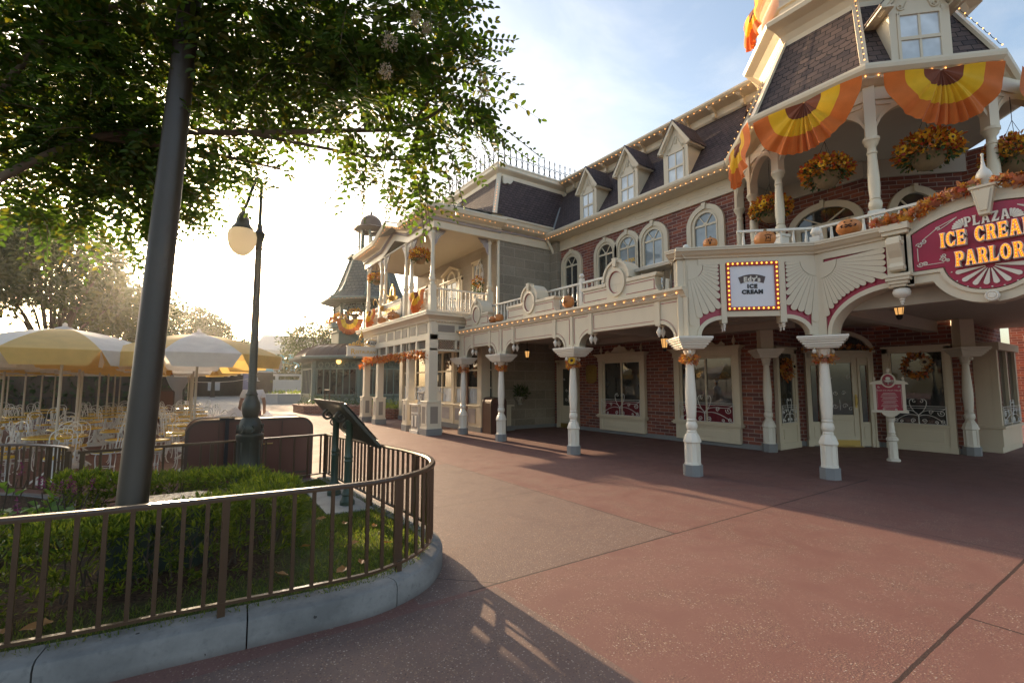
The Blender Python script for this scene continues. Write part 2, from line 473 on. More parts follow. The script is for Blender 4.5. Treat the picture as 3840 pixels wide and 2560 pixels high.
W = bpy.data.worlds.new('World'); SC.world = W; W.use_nodes = True
nt = W.node_tree; nt.nodes.clear()
sky = nt.nodes.new('ShaderNodeTexSky'); sky.sky_type = 'NISHITA'; sky.sun_disc = False
sky.sun_elevation = R(SUN_EL); sky.sun_rotation = R(SUN_AZ); sky.air_density = 1.0; sky.dust_density = 2.8; sky.ozone_density = .6
tc = nt.nodes.new('ShaderNodeTexCoord'); mp = nt.nodes.new('ShaderNodeMapping'); mp.inputs['Scale'].default_value = (1.0, 2.2, 3.2); mp.inputs['Rotation'].default_value = (0, .3, .9)
nz = nt.nodes.new('ShaderNodeTexNoise'); nz.inputs['Scale'].default_value = 1.7; nz.inputs['Detail'].default_value = 7; nz.inputs['Roughness'].default_value = .6; nz.inputs['Distortion'].default_value = .6
mr = nt.nodes.new('ShaderNodeMapRange'); mr.inputs[1].default_value = .42; mr.inputs[2].default_value = .78; mr.inputs[4].default_value = .55
gm = nt.nodes.new('ShaderNodeMix'); gm.data_type = 'RGBA'; gm.blend_type = 'MIX'
lum = nt.nodes.new('ShaderNodeRGBToBW'); cm = nt.nodes.new('ShaderNodeMath'); cm.operation = 'MULTIPLY_ADD'; cm.inputs[1].default_value = 1.25; cm.inputs[2].default_value = .9
cc = nt.nodes.new('ShaderNodeCombineColor')
bg = nt.nodes.new('ShaderNodeBackground'); bg.inputs[1].default_value = .15
ow = nt.nodes.new('ShaderNodeOutputWorld'); l = nt.links.new
l(tc.outputs['Generated'], mp.inputs[0]); l(mp.outputs[0], nz.inputs['Vector']); l(nz.outputs[0], mr.inputs[0]); l(mr.outputs[0], gm.inputs[0])
l(sky.outputs[0], gm.inputs[6]); l(sky.outputs[0], lum.inputs[0]); l(lum.outputs[0], cm.inputs[0])
for i in range(3): l(cm.outputs[0], cc.inputs[i])
l(cc.outputs[0], gm.inputs[7])
dt = nt.nodes.new('ShaderNodeVectorMath'); dt.operation = 'DOT_PRODUCT'; l(tc.outputs['Generated'], dt.inputs[0]); dt.inputs[1].default_value = tuple(sd)
def lobe(power, gain):
    a = nt.nodes.new('ShaderNodeMath'); a.operation = 'MAXIMUM'; l(dt.outputs['Value'], a.inputs[0]); a.inputs[1].default_value = 0
    b = nt.nodes.new('ShaderNodeMath'); b.operation = 'POWER'; l(a.outputs[0], b.inputs[0]); b.inputs[1].default_value = power
    c = nt.nodes.new('ShaderNodeMath'); c.operation = 'MULTIPLY'; l(b.outputs[0], c.inputs[0]); c.inputs[1].default_value = gain; return c.outputs[0]
ad = nt.nodes.new('ShaderNodeMath'); ad.operation = 'ADD'; l(lobe(60, 9.0), ad.inputs[0]); l(lobe(1500, 120.0), ad.inputs[1])
sc_ = nt.nodes.new('ShaderNodeVectorMath'); sc_.operation = 'SCALE'; sc_.inputs[0].default_value = (1.0, .86, .62); l(ad.outputs[0], sc_.inputs[3])
sm_ = nt.nodes.new('ShaderNodeVectorMath'); sm_.operation = 'ADD'; l(gm.outputs[2], sm_.inputs[0]); l(sc_.outputs[0], sm_.inputs[1]); l(sm_.outputs[0], bg.inputs[0]); l(bg.outputs[0], ow.inputs[0])
vs = SC.view_settings; vs.view_transform = 'Standard'; vs.look = 'None'; vs.gamma = 1; vs.use_curve_mapping = False; vs.exposure = 1.28
SC.cycles.max_bounces = 6; SC.cycles.diffuse_bounces = 3; SC.cycles.glossy_bounces = 3; SC.cycles.transmission_bounces = 3; SC.cycles.volume_bounces = 0; SC.cycles.use_denoising = True
# ------------------------------------------------------------------ ground
def ground_mat():
    k = NT('red exposed aggregate'); p = k.pos(); x, y, z = k.sep(p)
    def lt(a, b): return k.m('LESS_THAN', a, b)
    def gt(a, b): return k.m('GREATER_THAN', a, b)
    n1 = k.noise(p, .55, 5); n2 = k.noise(p, 3.0, 5); n3 = k.noise(p, 300, 2)
    vo = k.voro(p, 85.0); vo2 = k.voro(p, 40.0)
    patch = k.m('MULTIPLY', k.m('MULTIPLY', lt(x, 4.42), gt(y, 3.36)), k.m('MULTIPLY', lt(y, 30.0), gt(x, 1.5)))
    patch = k.m('MULTIPLY', patch, lt(y, 8.74))
    nearL = k.m('MULTIPLY', lt(x, 2.12), lt(k.m('ADD', y, k.m('MULTIPLY', n1, .25)), 3.4))
    grey = k.m('MAXIMUM', patch, k.m('MULTIPLY', nearL, k.rampf(n2, .25, .5, .55, 1.0)))
    base = k.mix(k.rampf(n1, .35, .65), (.160, .077, .065), (.184, .094, .079))
    base = k.mix(grey, base, (.150, .100, .086))
    base = k.mix(k.m('MULTIPLY', k.rampf(n2, .48, .72), .42), base, (.125, .074, .062))
    # stones of the aggregate: small pale, dark and ochre chips where the surface is worn
    sx = k.sep(vo[1]); chip = lt(vo[0], .0055*1.0)
    wear = k.m('MAXIMUM', k.rampf(n2, .36, .60), grey)
    sel = k.m('MULTIPLY', k.m('MULTIPLY', gt(sx[0], .45), lt(vo[0], .42)), wear)
    chipc = k.ramp(sx[1], [(0, (.045, .028, .026)), (.4, (.20, .11, .08)), (.75, (.30, .19, .12)), (1, (.46, .39, .33))])
    base = k.mix(k.m('MULTIPLY', sel, .75), base, chipc)
    s2 = k.sep(vo2[1]); pale = k.m('MULTIPLY', k.m('MULTIPLY', gt(s2[0], .94), lt(vo2[0], .22)), wear)
    base = k.mix(k.m('MULTIPLY', pale, .42), base, (.58, .50, .44))
    # saw-cut joints between the slabs
    wob = k.m('MULTIPLY', k.m('SUBTRACT', k.noise(p, 6, 3), .5), .012)
    def joint(c, at, w, *lims):
        d = lt(k.m('ABSOLUTE', k.m('ADD', k.m('SUBTRACT', c, at), wob)), w)
        for l_ in lims: d = k.m('MULTIPLY', d, l_)
        return d
    js = [joint(y, 3.355, .011, gt(x, 1.9), lt(x, 9.5)), joint(x, 4.42, .009, gt(y, 3.35), lt(y, 20.0)),
          joint(y, 1.07, .012, gt(x, 2.2), lt(x, 14.0)), joint(x, 4.52, .010, lt(y, 1.07)), joint(y, 5.78, .006, gt(x, 1.9), lt(x, 11.0)),
          joint(y, 8.74, .007, gt(x, 1.9), lt(x, 11.4)), joint(k.m('ADD', x, k.m('MULTIPLY', y, 1.0)), 5.53, .008, gt(x, 1.6), lt(x, 2.18)),
          joint(x, 6.6, .006, lt(y, 3.35)), joint(y, 12.2, .008, gt(x, -8.0)), joint(x, -.7, .007, gt(y, 9.5)), joint(y, 16.5, .008), joint(y, 21.0, .008), joint(x, 4.42, .008, gt(y, 20.0))]
    jj = js[0]
    for j in js[1:]: jj = k.m('MAXIMUM', jj, j)
    base = k.mix(k.m('MULTIPLY', jj, .85), base, (.028, .018, .016))
    # gum spots
    vg = k.voro(p, 1.7); base = k.mix(k.m('MULTIPLY', lt(vg[0], .022), .75), base, (.035, .025, .022))
    h = k.m('ADD', k.m('MULTIPLY', k.m('SUBTRACT', .5, vo[0]), wear), k.m('MULTIPLY', n3, .3))
    h = k.m('SUBTRACT', h, k.m('MULTIPLY', jj, 1.5))
    k.bsdf(base, k.rampf(n2, .3, .7, .58, .80), 0, k.bump(h, .30, .005), .32); return k.mat
setting('ground', MB().quad((-70,-25,0),(90,-25,0),(90,190,0),(-70,190,0)), ground_mat())

def paving_mat():
    k = NT('pale concrete paving'); p = k.pos(); x, y, z = k.sep(p)
    n = k.noise(p, .8, 5); c = k.mix(k.rampf(n, .3, .7), (.27, .235, .205), (.34, .30, .265))
    j = k.m('MAXIMUM', k.m('LESS_THAN', k.m('FRACT', k.m('DIVIDE', x, 3.0)), .008), k.m('LESS_THAN', k.m('FRACT', k.m('DIVIDE', y, 3.4)), .008))
    k.bsdf(k.mix(j, c, (.10, .08, .07)), .8, 0, k.bump(k.noise(p, 120, 2), .2, .004), .2); return k.mat
setting('plaza_paving', MB().add([(-40,29.0,.004),(.6,28.2,.004),(3.6,31.5,.004),(5.0,38.0,.004),(40,46,.004),(40,140,.004),(-40,140,.004)], [tuple(range(7))]), paving_mat())

# ------------------------------------------------------------------ planter kerb, soil, lawn
def spline(pts, n=8):
    out = []; P = [Vector(p).to_3d() if len(p) == 2 else Vector(p) for p in pts]
    for i in range(len(P)-1):
        a, b, c, d = P[max(i-1, 0)], P[i], P[i+1], P[min(i+2, len(P)-1)]
        for q in range(n):
            t = q/n
            out.append(.5*((2*b)+(c-a)*t+(2*a-5*b+4*c-d)*t*t+(3*b-a-3*c+d)*t**3))
    out.append(P[-1]); return out
def resample(path, step):
    L = [0]
    for i in range(1, len(path)): L.append(L[-1]+(path[i]-path[i-1]).length)
    n = max(2, int(round(L[-1]/step))); out = []; j = 0
    for i in range(n+1):
        t = L[-1]*i/n
        while j < len(L)-2 and L[j+1] < t: j += 1
        f = (t-L[j])/max(1e-9, L[j+1]-L[j]); out.append(path[j].lerp(path[j+1], min(1, f)))
    return out
def offset(path, d):
    out = []
    for i, p in enumerate(path):
        t = path[min(i+1, len(path)-1)]-path[max(i-1, 0)]; t.z = 0; t.normalize()
        out.append(p + Vector((-t.y, t.x, 0))*d)
    return out
front = spline([(-5.2,4.75),(-2.5,3.86),(-.7,3.52),(0,3.45),(.93,3.38),(1.32,3.42),(1.70,3.62),(1.98,3.98),(2.10,4.38),(2.10,4.9),(2.05,5.6),(1.95,7.78)])
back = spline([(1.95,7.78),(.6,7.5),(-.92,7.22)], 6)
left = spline([(-.92,7.22),(-1.0,7.9),(-1.32,8.55),(-1.75,9.0),(-2.4,9.3),(-5.2,9.6)])
def kerb(path, step, w=.20, h=.178, gap=.009):
    mb = MB(); pts = resample(path, .06); L = 0; seg = [pts[0]]; segs = []
    for a, b in zip(pts, pts[1:]):
        L += (b-a).length; seg.append(b)
        if L > step: segs.append(seg); seg = [b]; L = 0
    if len(seg) > 1: segs.append(seg)
    prof = [(0, 0), (0, h-.045), (.012, h-.016), (.04, h), (w, h+.006), (w, 0)]
    for sg in segs:
        if len(sg) < 2: continue
        sg = list(sg); d0 = (sg[1]-sg[0]).normalized(); d1 = (sg[-1]-sg[-2]).normalized(); sg[0] = sg[0]+d0*gap; 
        rows = [offset(sg, q[0]) for q in prof]; k = len(prof); m = len(sg)
        vs = [(rows[q][i].x, rows[q][i].y, prof[q][1]) for i in range(m) for q in range(k)]
        fs = [(i*k+q, i*k+q+1, (i+1)*k+q+1, (i+1)*k+q) for i in range(m-1) for q in range(k-1)]
        fs += [tuple(range(k-1, -1, -1)), tuple((m-1)*k+q for q in range(k))]
        mb.add(vs, fs)
    return mb
km = NT('worn kerb concrete'); p_ = km.pos(); nA = km.noise(p_, 2.2, 6, .65); nB = km.noise(p_, 26, 5); vK = km.voro(p_, 7.0)
cK = km.mix(km.rampf(nA, .35, .68), (.145, .143, .14), (.255, .248, .238)); cK = km.mix(km.m('MULTIPLY', km.rampf(nB, .55, .72), .4), cK, (.10, .10, .098))
cK = km.mix(km.m('MULTIPLY', km.m('LESS_THAN', vK[0], .075), km.m('GREATER_THAN', nB, .47)), cK, (.05, .045, .045))
zK = km.sep(p_)[2]; cK = km.mix(km.rampf(zK, .0, .05, .55, 0), cK, (.10, .08, .075))
km.bsdf(cK, .82, 0, km.bump(km.m('ADD', nB, km.m('MULTIPLY', nA, .4)), .45, .006), .2)
mb = kerb(front, .93); b2 = kerb(back, 1.2, .16); mb.add(b2.v, b2.f); b3 = kerb(left, .9, .16); mb.add(b3.v, b3.f)
setting('kerb', mb, km.mat, smooth=35)
sk = NT('mulch and thin turf'); p_ = sk.pos(); x_, y_, z_ = sk.sep(p_)
lawn = sk.m('MULTIPLY', sk.rampf(sk.m('ADD', x_, sk.m('MULTIPLY', sk.noise(p_, 3, 3), .8)), 1.0, 1.35), 1.0)
lawn = sk.m('MAXIMUM', lawn, sk.rampf(sk.m('ADD', y_, sk.m('MULTIPLY', sk.noise(p_, 4, 3), .5)), 4.35, 4.05))
mul = sk.mix(sk.rampf(sk.noise(p_, 45, 4), .35, .65), (.035, .022, .015), (.11, .07, .045))
tur = sk.mix(sk.rampf(sk.noise(p_, 30, 4), .35, .65), (.045, .06, .018), (.09, .11, .03))
sk.bsdf(sk.mix(lawn, mul, tur), .95, 0, sk.bump(sk.noise(p_, 60, 4), .9, .02), .1)
poly = [(p.x, p.y, .17) for p in offset(front, .12)] + [(p.x, p.y, .17) for p in offset(back, .1)[1:]] + [(p.x, p.y, .17) for p in offset(left, .1)[1:]]
setting('planter_soil', MB().add(poly, [tuple(range(len(poly)))]), sk.mat)
# concrete pad under the sign posts
setting('concrete_pad', MB().vprism([(1.36,5.55),(1.86,5.5),(1.84,6.75),(1.40,6.75)], .15, .186), CONC)

def inside(x, y, poly):
    c = False; j = len(poly)-1
    for i in range(len(poly)):
        xi, yi = poly[i][0], poly[i][1]; xj, yj = poly[j][0], poly[j][1]
        if (yi > y) != (yj > y) and x < (xj-xi)*(y-yi)/(yj-yi)+xi: c = not c
        j = i
    return c
hedge_path = spline([(-4.6,5.1),(-2.6,4.6),(-1.2,4.42),(-.35,4.36),(.22,4.42),(.62,4.70),(.74,5.18),(.52,5.72),(.05,6.12),(-.55,6.42),(-1.0,6.50)], 8)
hp = resample(hedge_path, .05)
def near_hedge(x, y): return min((p.x-x)**2+(p.y-y)**2 for p in hp[::3])**.5
gp = []
while len(gp) < 15500:
    x = rng.uniform(-1.9, 2.1); y = rng.uniform(3.4, 7.6)
    if not inside(x, y, poly): continue
    dh = near_hedge(x, y)
    if dh < .20 or (x < .5 and y > 4.6): continue
    w = 1.0 if x > 1.05+.2*sin(y*5) else (.55 if y < 4.1+.12*sin(x*7) else .10)
    if 1.36 < x < 1.86 and 5.5 < y < 6.75: continue
    if rng.random() < w: gp.append((x, y, .165))
gp = np.array(gp); ng = len(gp); gd = rand_dirs(ng, .35, 1); gd[:, 2] = np.abs(gd[:, 2])+.35
go = link('grass', leaf_mesh('grass', gp, gd, rand_dirs(ng, -.2, .2), rng.uniform(.022, .062, ng), rng.uniform(.004, .007, ng), GRASSM, oval=False)); go['kind'] = 'stuff'; go['label'] = 'short patchy lawn inside the curved railing'
# fallen leaves lying on the lawn and mulch
lit = [(1.30,4.35,.10,.3),(1.22,3.86,.11,1.2),(.66,3.95,.13,2.0),(1.05,3.78,.12,.7),(1.55,4.2,.09,2.4),(1.4,5.0,.10,1.0),(.95,4.5,.11,2.8),(1.25,5.3,.10,.2),(-.62,3.92,.13,.4),(-.78,3.95,.10,1.9),(1.62,4.75,.10,.9),(.98,5.35,.09,1.5)]
wh = ['curled dry leaf on the lawn behind the front railing','tan leaf on the turf near the kerb curve','rust leaf on bare mulch right of the hedge','pale brown leaf on the turf just inside the front rail','small orange leaf by the kerb under the railing bend','rust leaf on the lawn below the sign posts','brown leaf on the grass beside the round hedge end','dry leaf on the grass nearest the hedge top','big pale dry leaf at the far left behind the railing','yellowish dry leaf at the far left behind the railing','ochre leaf against the kerb inside the railing bend','small dry leaf in the grass behind the hedge end']
for (x, y, s, a), w in zip(lit, wh):
    mb = MB(Matrix.Translation((x, y, .205)) @ Matrix.Rotation(a, 4, 'Z') @ Matrix.Rotation(.25, 4, 'X'))
    pts = [(-.62,0),(-.45,.10),(-.28,.24),(-.05,.27),(.10,.22),(.28,.24),(.40,.12),(.55,.04),(.42,-.10),(.24,-.21),(.02,-.24),(-.22,-.20),(-.44,-.12)]
    vs = [(0,0,0)]+[(px*s, py*s, .75*s*abs(py)**1.3+.12*s*abs(px)+.05*s*sin(px*9)) for px, py in pts]
    mb.add(vs, [(0, i+1, (i+1) % len(pts)+1) for i in range(len(pts))])
    solo('fallen_leaf', mb, LITTER, w, 'leaf', 'dry leaves fallen in the planter')

# ------------------------------------------------------------------ hedge and bedding
hedge = thing('hedge', 'low clipped hedge curving round the lamp pole inside the railing', 'hedge', (0, 5.2, .17))
T = []; tn = []
for i in range(4000):
    j = max(1, min(len(hp)-2, int(rng.integers(len(hp))))); p = hp[j]
    t = (hp[j+1]-hp[j-1]).normalized(); nrm = Vector((-t.y, t.x, 0)); hh = .47+.025*sin(p.x*4)+.02*sin(p.y*9)+.018*rng.normal()
    if rng.random() < .42:
        e = rng.uniform(-1, 1); o = nrm*e*.21+Vector((0, 0, hh-.05*abs(e)**3)); d_ = (nrm.x*e*.6, nrm.y*e*.6, 1.0)
    else:
        s_ = 1 if rng.random() < .5 else -1; z = rng.uniform(.03, 1)*hh; r = .225-.05*max(0, (.12-z)/.12)+.018*rng.normal(); o = nrm*s_*r+Vector((0, 0, z)); d_ = (nrm.x*s_, nrm.y*s_, .65)
    T.append((p.x+o.x, p.y+o.y, .17+o.z)); tn.append(d_)
T = np.array(T); tn = np.array(tn); tn /= np.linalg.norm(tn, axis=1)[:, None]
nl = 9; P = np.repeat(T, nl, 0)+rng.normal(0, .012, (len(T)*nl, 3)); D = np.repeat(tn, nl, 0)+rand_dirs(len(P))*.75; n = len(P)
ob = link('foliage', leaf_mesh('foliage', P, D, rand_dirs(n), rng.uniform(.045, .085, n), rng.uniform(.010, .015, n), PODO, off=(0, 5.2, .17), oval=False)); ob.parent = hedge
stems = MB()
for i in range(140):
    p = hp[rng.integers(len(hp))]; x = p.x+rng.normal(0, .07); y = p.y+rng.normal(0, .07)
    stems.tube([(x, y, .16), (x+rng.normal(0, .05), y+rng.normal(0, .05), .35), (x+rng.normal(0, .1), y+rng.normal(0, .1), .55)], [.008, .006, .003], 4)
part('stems', stems, BARKD, hedge)
# leafy bed of lime plants with purple flower spikes between the hedge rows
bed_lab = ['lime green broad-leaved plant with purple spikes at the far left of the bed','lime plant with purple spikes beside the hedge front row','tall reddish-tipped shoot plant in the bed','purple-spiked plant behind the yellow-green hedge','lime leaf plant near the big dark pole','broad lime plant in the middle of the bed','purple-spiked plant against the back railing']
for (x, y, h), lb in zip([(-2.0,5.25,.42),(-1.55,5.1,.36),(-1.25,5.9,.62),(-1.65,5.85,.48),(-.75,5.75,.46),(-1.15,5.35,.40),(-.95,6.1,.44)], bed_lab):
    t = thing('bedding_plant', lb, 'plant', (x, y, .17), group='lime and purple plants in the bed')
    n = 70; d = rand_dirs(n, .0, 1); P = np.array((x, y, .17))+d*np.array((.22, .22, h))*rng.uniform(.3, 1, n)[:, None]
    D = d*np.array((1, 1, .25))+rand_dirs(n)*.3; N = np.tile((0, 0, 1.), (n, 1))+rand_dirs(n)*.4
    o = link('leaves', leaf_mesh('leaves', P, D, N, rng.uniform(.08, .14, n), rng.uniform(.06, .10, n), COLEUS, off=(x, y, .17))); o.parent = t
    st = MB()
    for q in range(6):
        a = q*1.05; st.tube([(x, y, .17), (x+.1*cos(a), y+.1*sin(a), .17+h*.5), (x+.17*cos(a), y+.17*sin(a), .17+h*.95)], .005, 4)
    part('stems', st, BARKD, t)
    n = 90; q = rng.integers(0, 4, n); ax = rng.uniform(0, .12, n); cx = np.array([(.12, .05), (-.1, .1), (.02, -.13), (-.05, .02)])[q]
    P = np.stack([x+cx[:, 0]+rng.normal(0, .006, n), y+cx[:, 1]+rng.normal(0, .006, n), .17+h+ax], 1)
    o = link('flower_spikes', leaf_mesh('flower_spikes', P, rand_dirs(n, .1, 1), rand_dirs(n), np.full(n, .022), np.full(n, .012), PURPLE, off=(x, y, .17), oval=False)); o.parent = t

# ------------------------------------------------------------------ railings
def railing(name, label, paths, posts, step, top=.90, base=.20, skip=()):
    t = thing(name, label, 'railing', (paths[0][0].x, paths[0][0].y, .19))
    for path in paths:
        pr = resample(path, .05)
        zt = [top - max(0, (p.y-5.0))*.022 for p in pr]
        rail = MB(); P2 = [Vector((p.x, p.y, z)) for p, z in zip(pr, zt)]
        prof = [(-.027, 0), (.027, 0), (.027, .016), (.018, .030), (-.018, .030), (-.027, .016)]
        rows = [offset(P2, q[0]) for q in prof]; k = len(prof); m = len(P2)
        vs = [(rows[q][i].x, rows[q][i].y, P2[i].z+prof[q][1]-.03) for i in range(m) for q in range(k)]
        fs = [(i*k+q, (i+1)*k+q, (i+1)*k+(q+1) % k, i*k+(q+1) % k) for i in range(m-1) for q in range(k)]
        fs += [tuple(range(k)), tuple((m-1)*k+q for q in range(k-1, -1, -1))]; rail.add(vs, fs)
        part('top_rail', rail, RAILM, t, smooth=30)
        low = MB()
        for a, b in zip(pr, pr[1:]): low.bar((a.x, a.y, base+.055), (b.x, b.y, base+.055), .030, .018)
        part('bottom_rail', low, RAILM, t)
        bl = resample(path, step)
        for p in bl[1:-1]:
            if any((p.x-a)**2+(p.y-b)**2 < .0022 for a, b in posts): continue
            z = top-max(0, p.y-5.0)*.022
            b = MB(); b.box(p.x-.0115, p.x+.0115, p.y-.0115, p.y+.0115, base+.06, z-.028); part('baluster', b, RAILM, t)
    for a, b in posts:
        z = top-max(0, b-5.0)*.022
        q = MB(); q.box(a-.021, a+.021, b-.021, b+.021, base-.025, z-.026); part('post', q, RAILM, t)
    return t
fl = offset(front, .10)
fl2 = [p for p in fl if p.x > -2.6 or p.y > 6]
railing('railing', 'brown metal railing following the curved kerb in the foreground', [fl2], [(.26,3.535),(1.42,3.60),(1.86,5.63),(1.845,7.74),(-.95,3.68),(1.99,4.60)], .121)
railing('railing', 'straight railing at the back of the planter before the wooden cabinet', [[p+Vector((0,-.08,0)) for p in back]], [(-.88,7.15),(.35,7.36)], .20)
railing('railing', 'short curving railing at the far left between hedge and tables', [offset(left, .09)], [(-1.40,8.66)], .105)
# ------------------------------------------------------------------ arcade porch in front of the brick building
porch = thing('porch', 'long cream arcade porch with turned posts and medallion parapet before the brick building', 'porch', (7.4, 9.6, 0))
POSTS = [(7.40,13.54),(7.40,11.32),(7.40,8.30),(7.43,5.23),(9.08,3.74)]
def porch_post(x, y, parent, rot=0.0, capw=.36, full=True):
    o8 = pi/8+rot
    b = MB(); b.lathe([(.165,0),(.165,.19)], x, y, 0, 8, o8); 
    q = part('post', MB(), WHITE, parent)
    part('plinth', b, GREYBASE, q)
    s = MB()
    s.lathe([(.138,.19),(.138,.215),(.120,.23),(.118,.56),(.150,.575),(.152,.60),(.115,.70),(.088,.735),(.088,.75)], x, y, 0, 8, o8)
    for i in range(8):          # raised edges of the recessed panels on the octagon
        a = o8+i*pi/4; s.bar((x+.117*cos(a), y+.117*sin(a), .23), (x+.117*cos(a), y+.117*sin(a), .56), .022)
    part('pedestal', s, WHITE, q, smooth=25)
    s = MB()
    s.lathe([(.08,.74),(.085,.76),(.07,.785),(.085,.80),(.098,.84),(.098,.88),(.085,.92),(.070,.935),(.083,.95),(.086,.965),(.070,.985),(.078,1.0),(.082,1.06),(.096,1.30),(.094,1.42),(.080,1.70),(.066,1.95),(.062,2.02),(.080,2.03),(.083,2.05),(.070,2.065),(.090,2.09),(.092,2.14),(.105,2.16),(.105,2.20)], x, y, 0, 20)
    fill(q, s, 40)
    c = MB(Matrix.Translation((x, y, 0)) @ Matrix.Rotation(rot, 4, 'Z'))
    for (r, z0, z1) in ((.235,2.20,2.225),(.265,2.225,2.26),(.295,2.26,2.30),(.325,2.30,2.335),(.355,2.335,2.365),(.372,2.365,2.41)):
        c.box(-r, r, -r*.8, r*.8, z0, z1)
    part('capital', c, WHITE, q, bevel=.008)
    d = MB()
    for sx in (-1, 1):
        d.ball(x+.0+sx*.19*sin(rot+0), y+sx*.19*cos(rot), 2.15, .035, .042); d.lathe([(.012,2.17),(.012,2.2)], x+sx*.19*sin(rot), y+sx*.19*cos(rot), 0, 6)
    part('drop_ball', d, WHITE, q, smooth=60)
    return q
for i, (x, y) in enumerate(POSTS):
    porch_post(x, y, porch, (pi/2, pi/2, pi/2, pi*.30, pi*.62)[i])

F1 = frame(7.38, 13.9, 0, -pi/2)                     # long front: s = 13.9 - Y, depth = X - 7.38
sY = lambda Y: 13.9-Y
TH = .16
S0, S1 = sY(13.80), sY(5.23)
ps = [sY(13.54), sY(11.32), sY(8.30), sY(5.23)]
# fascia with quarter arches down to every capital
def half_arch(side, c, reach=.62, z0=2.42, zt=2.72):
    """polygon of the solid fascia between a post centre and its pendant strip"""
    pts = [(c, 3.14), (c, z0), (c+side*.26, z0)]
    n = 10
    for i in range(1, n+1):
        a = pi - (pi/2)*i/n
        pts.append((c+side*(reach+.0+(reach-.26)*cos(a)*1.0), z0+.0+(zt-z0)*sin(a)))
    pts.append((c+side*reach, 3.14))
    return pts
fas = MB(F1); arcs = MB(F1); lines = MB(F1); strips = MB(F1); pend = MB(F1)
def rect_line(m, x0, x1, z0, z1, w=.009, y=-.006):
    m.box(x0, x1, y, .0, z1-w, z1); m.box(x0, x0+w, y, 0, z0+w, z1-w); m.box(x0, x1, y, 0, z0, z0+w)
def pendant(m, x, y, z):
    m.lathe([(.020,0),(.030,-.015),(.018,-.03),(.020,-.045),(.047,-.085),(.050,-.11),(.040,-.15),(.016,-.19),(.008,-.215)], x, y, z, 12)
pendx = []
for i, c in enumerate(ps):
    for side in (-1, 1):
        if i == 0 and side == -1: 
            fas.prism([(c-.26,3.14),(c-.26,2.42),(c,2.42),(c,3.14)], 0, TH); continue
        if i == 3 and side == 1: continue
        reach = .62 if not (i in (0, 1) and ((i == 0 and side == 1) or (i == 1 and side == -1))) else .60
        fas.prism(half_arch(side, c, reach), 0, TH)
        z0, zt = 2.42, 2.72; outer = []; inner = []
        for q in range(11):
            a = pi-(pi/2)*q/10
            outer.append((c+side*(reach+(reach-.26)*cos(a)), z0+(zt-z0)*sin(a)))
            inner.append((c+side*(reach+(reach-.215)*cos(a)), z0+(zt+.05-z0)*sin(a)))
        arcs.ring(inner, outer, -.018, TH+.01)
        # crimson outline of the small panel
        a0, a1 = sorted((c+side*.085, c+side*(reach-.07)))
        lines.box(a0, a1, -.005, 0, 3.085, 3.097); lines.box(c+side*.085-.006, c+side*.085+.006, -.005, 0, 2.50, 3.085)
        outer = [(p[0]-side*.0, p[1]+.035) for p in inner]; inn2 = [(p[0], p[1]+.024) for p in inner]
        lines.ring(outer, inn2, -.005, 0)
        strips.box(c+side*reach-.055, c+side*reach+.055, -.025, TH+.02, 2.68, 3.14)
        pendx.append(c+side*reach)
    strips.box(c-.045, c+.045, -.022, 0, 2.42, 3.14)
for a, b in ((ps[0]+.60, ps[1]-.60), (ps[1]+.62, ps[2]-.62), (ps[2]+.62, ps[3]-.62)):
    fas.prism([(a,2.72),(b,2.72),(b,3.14),(a,3.14)], 0, TH)
    rect_line(lines, a+.10, b-.10, 2.78, 3.095)
for x in pendx:
    for y in (.02, TH-.02): pendant(pend, x, y, 2.68)
part('fascia', fas, CREAM, porch); part('arch_trim', arcs, CREAM, porch, smooth=40)
part('pinstripe', lines, REDLINE, porch); part('pendant_strip', strips, CREAM, porch, bevel=.004)
part('pendants', pend, WHITE, porch, smooth=50)
# bulb cove, ledge
cor = MB(F1)
prof = [(.02,3.14),(-.02,3.14),(-.045,3.165),(-.05,3.19),(-.10,3.255),(-.135,3.275),(-.135,3.325),(.10,3.345),(.10,3.14)]
cor.xprism(prof, S0-.08, S1+.02)
part('ledge', cor, CREAM, porch)
deck = MB(F1); deck.box(S0-.05, S1, .12, 4.1, 3.20, 3.30); part('balcony_deck', deck, CEILP, porch)
ceil = MB(F1); ceil.box(S0-.02, S1-.02, .16, 4.08, 3.02, 3.055)
for q in range(9): ceil.box(S0-.02, S1-.02, .55+q*.42, .57+q*.42, 3.008, 3.02)
part('porch_ceiling', ceil, CEILP, porch)
inner = MB(F1); inner.box(S0, S1-.05, 3.75, 4.08, 2.86, 3.02); inner.box(S0, S1-.05, .16, .30, 2.80, 3.02)
for c in ps[1:3]: inner.box(c-.13, c+.13, .30, 3.75, 2.83, 3.02)
part('ceiling_beam', inner, CEILP, porch)
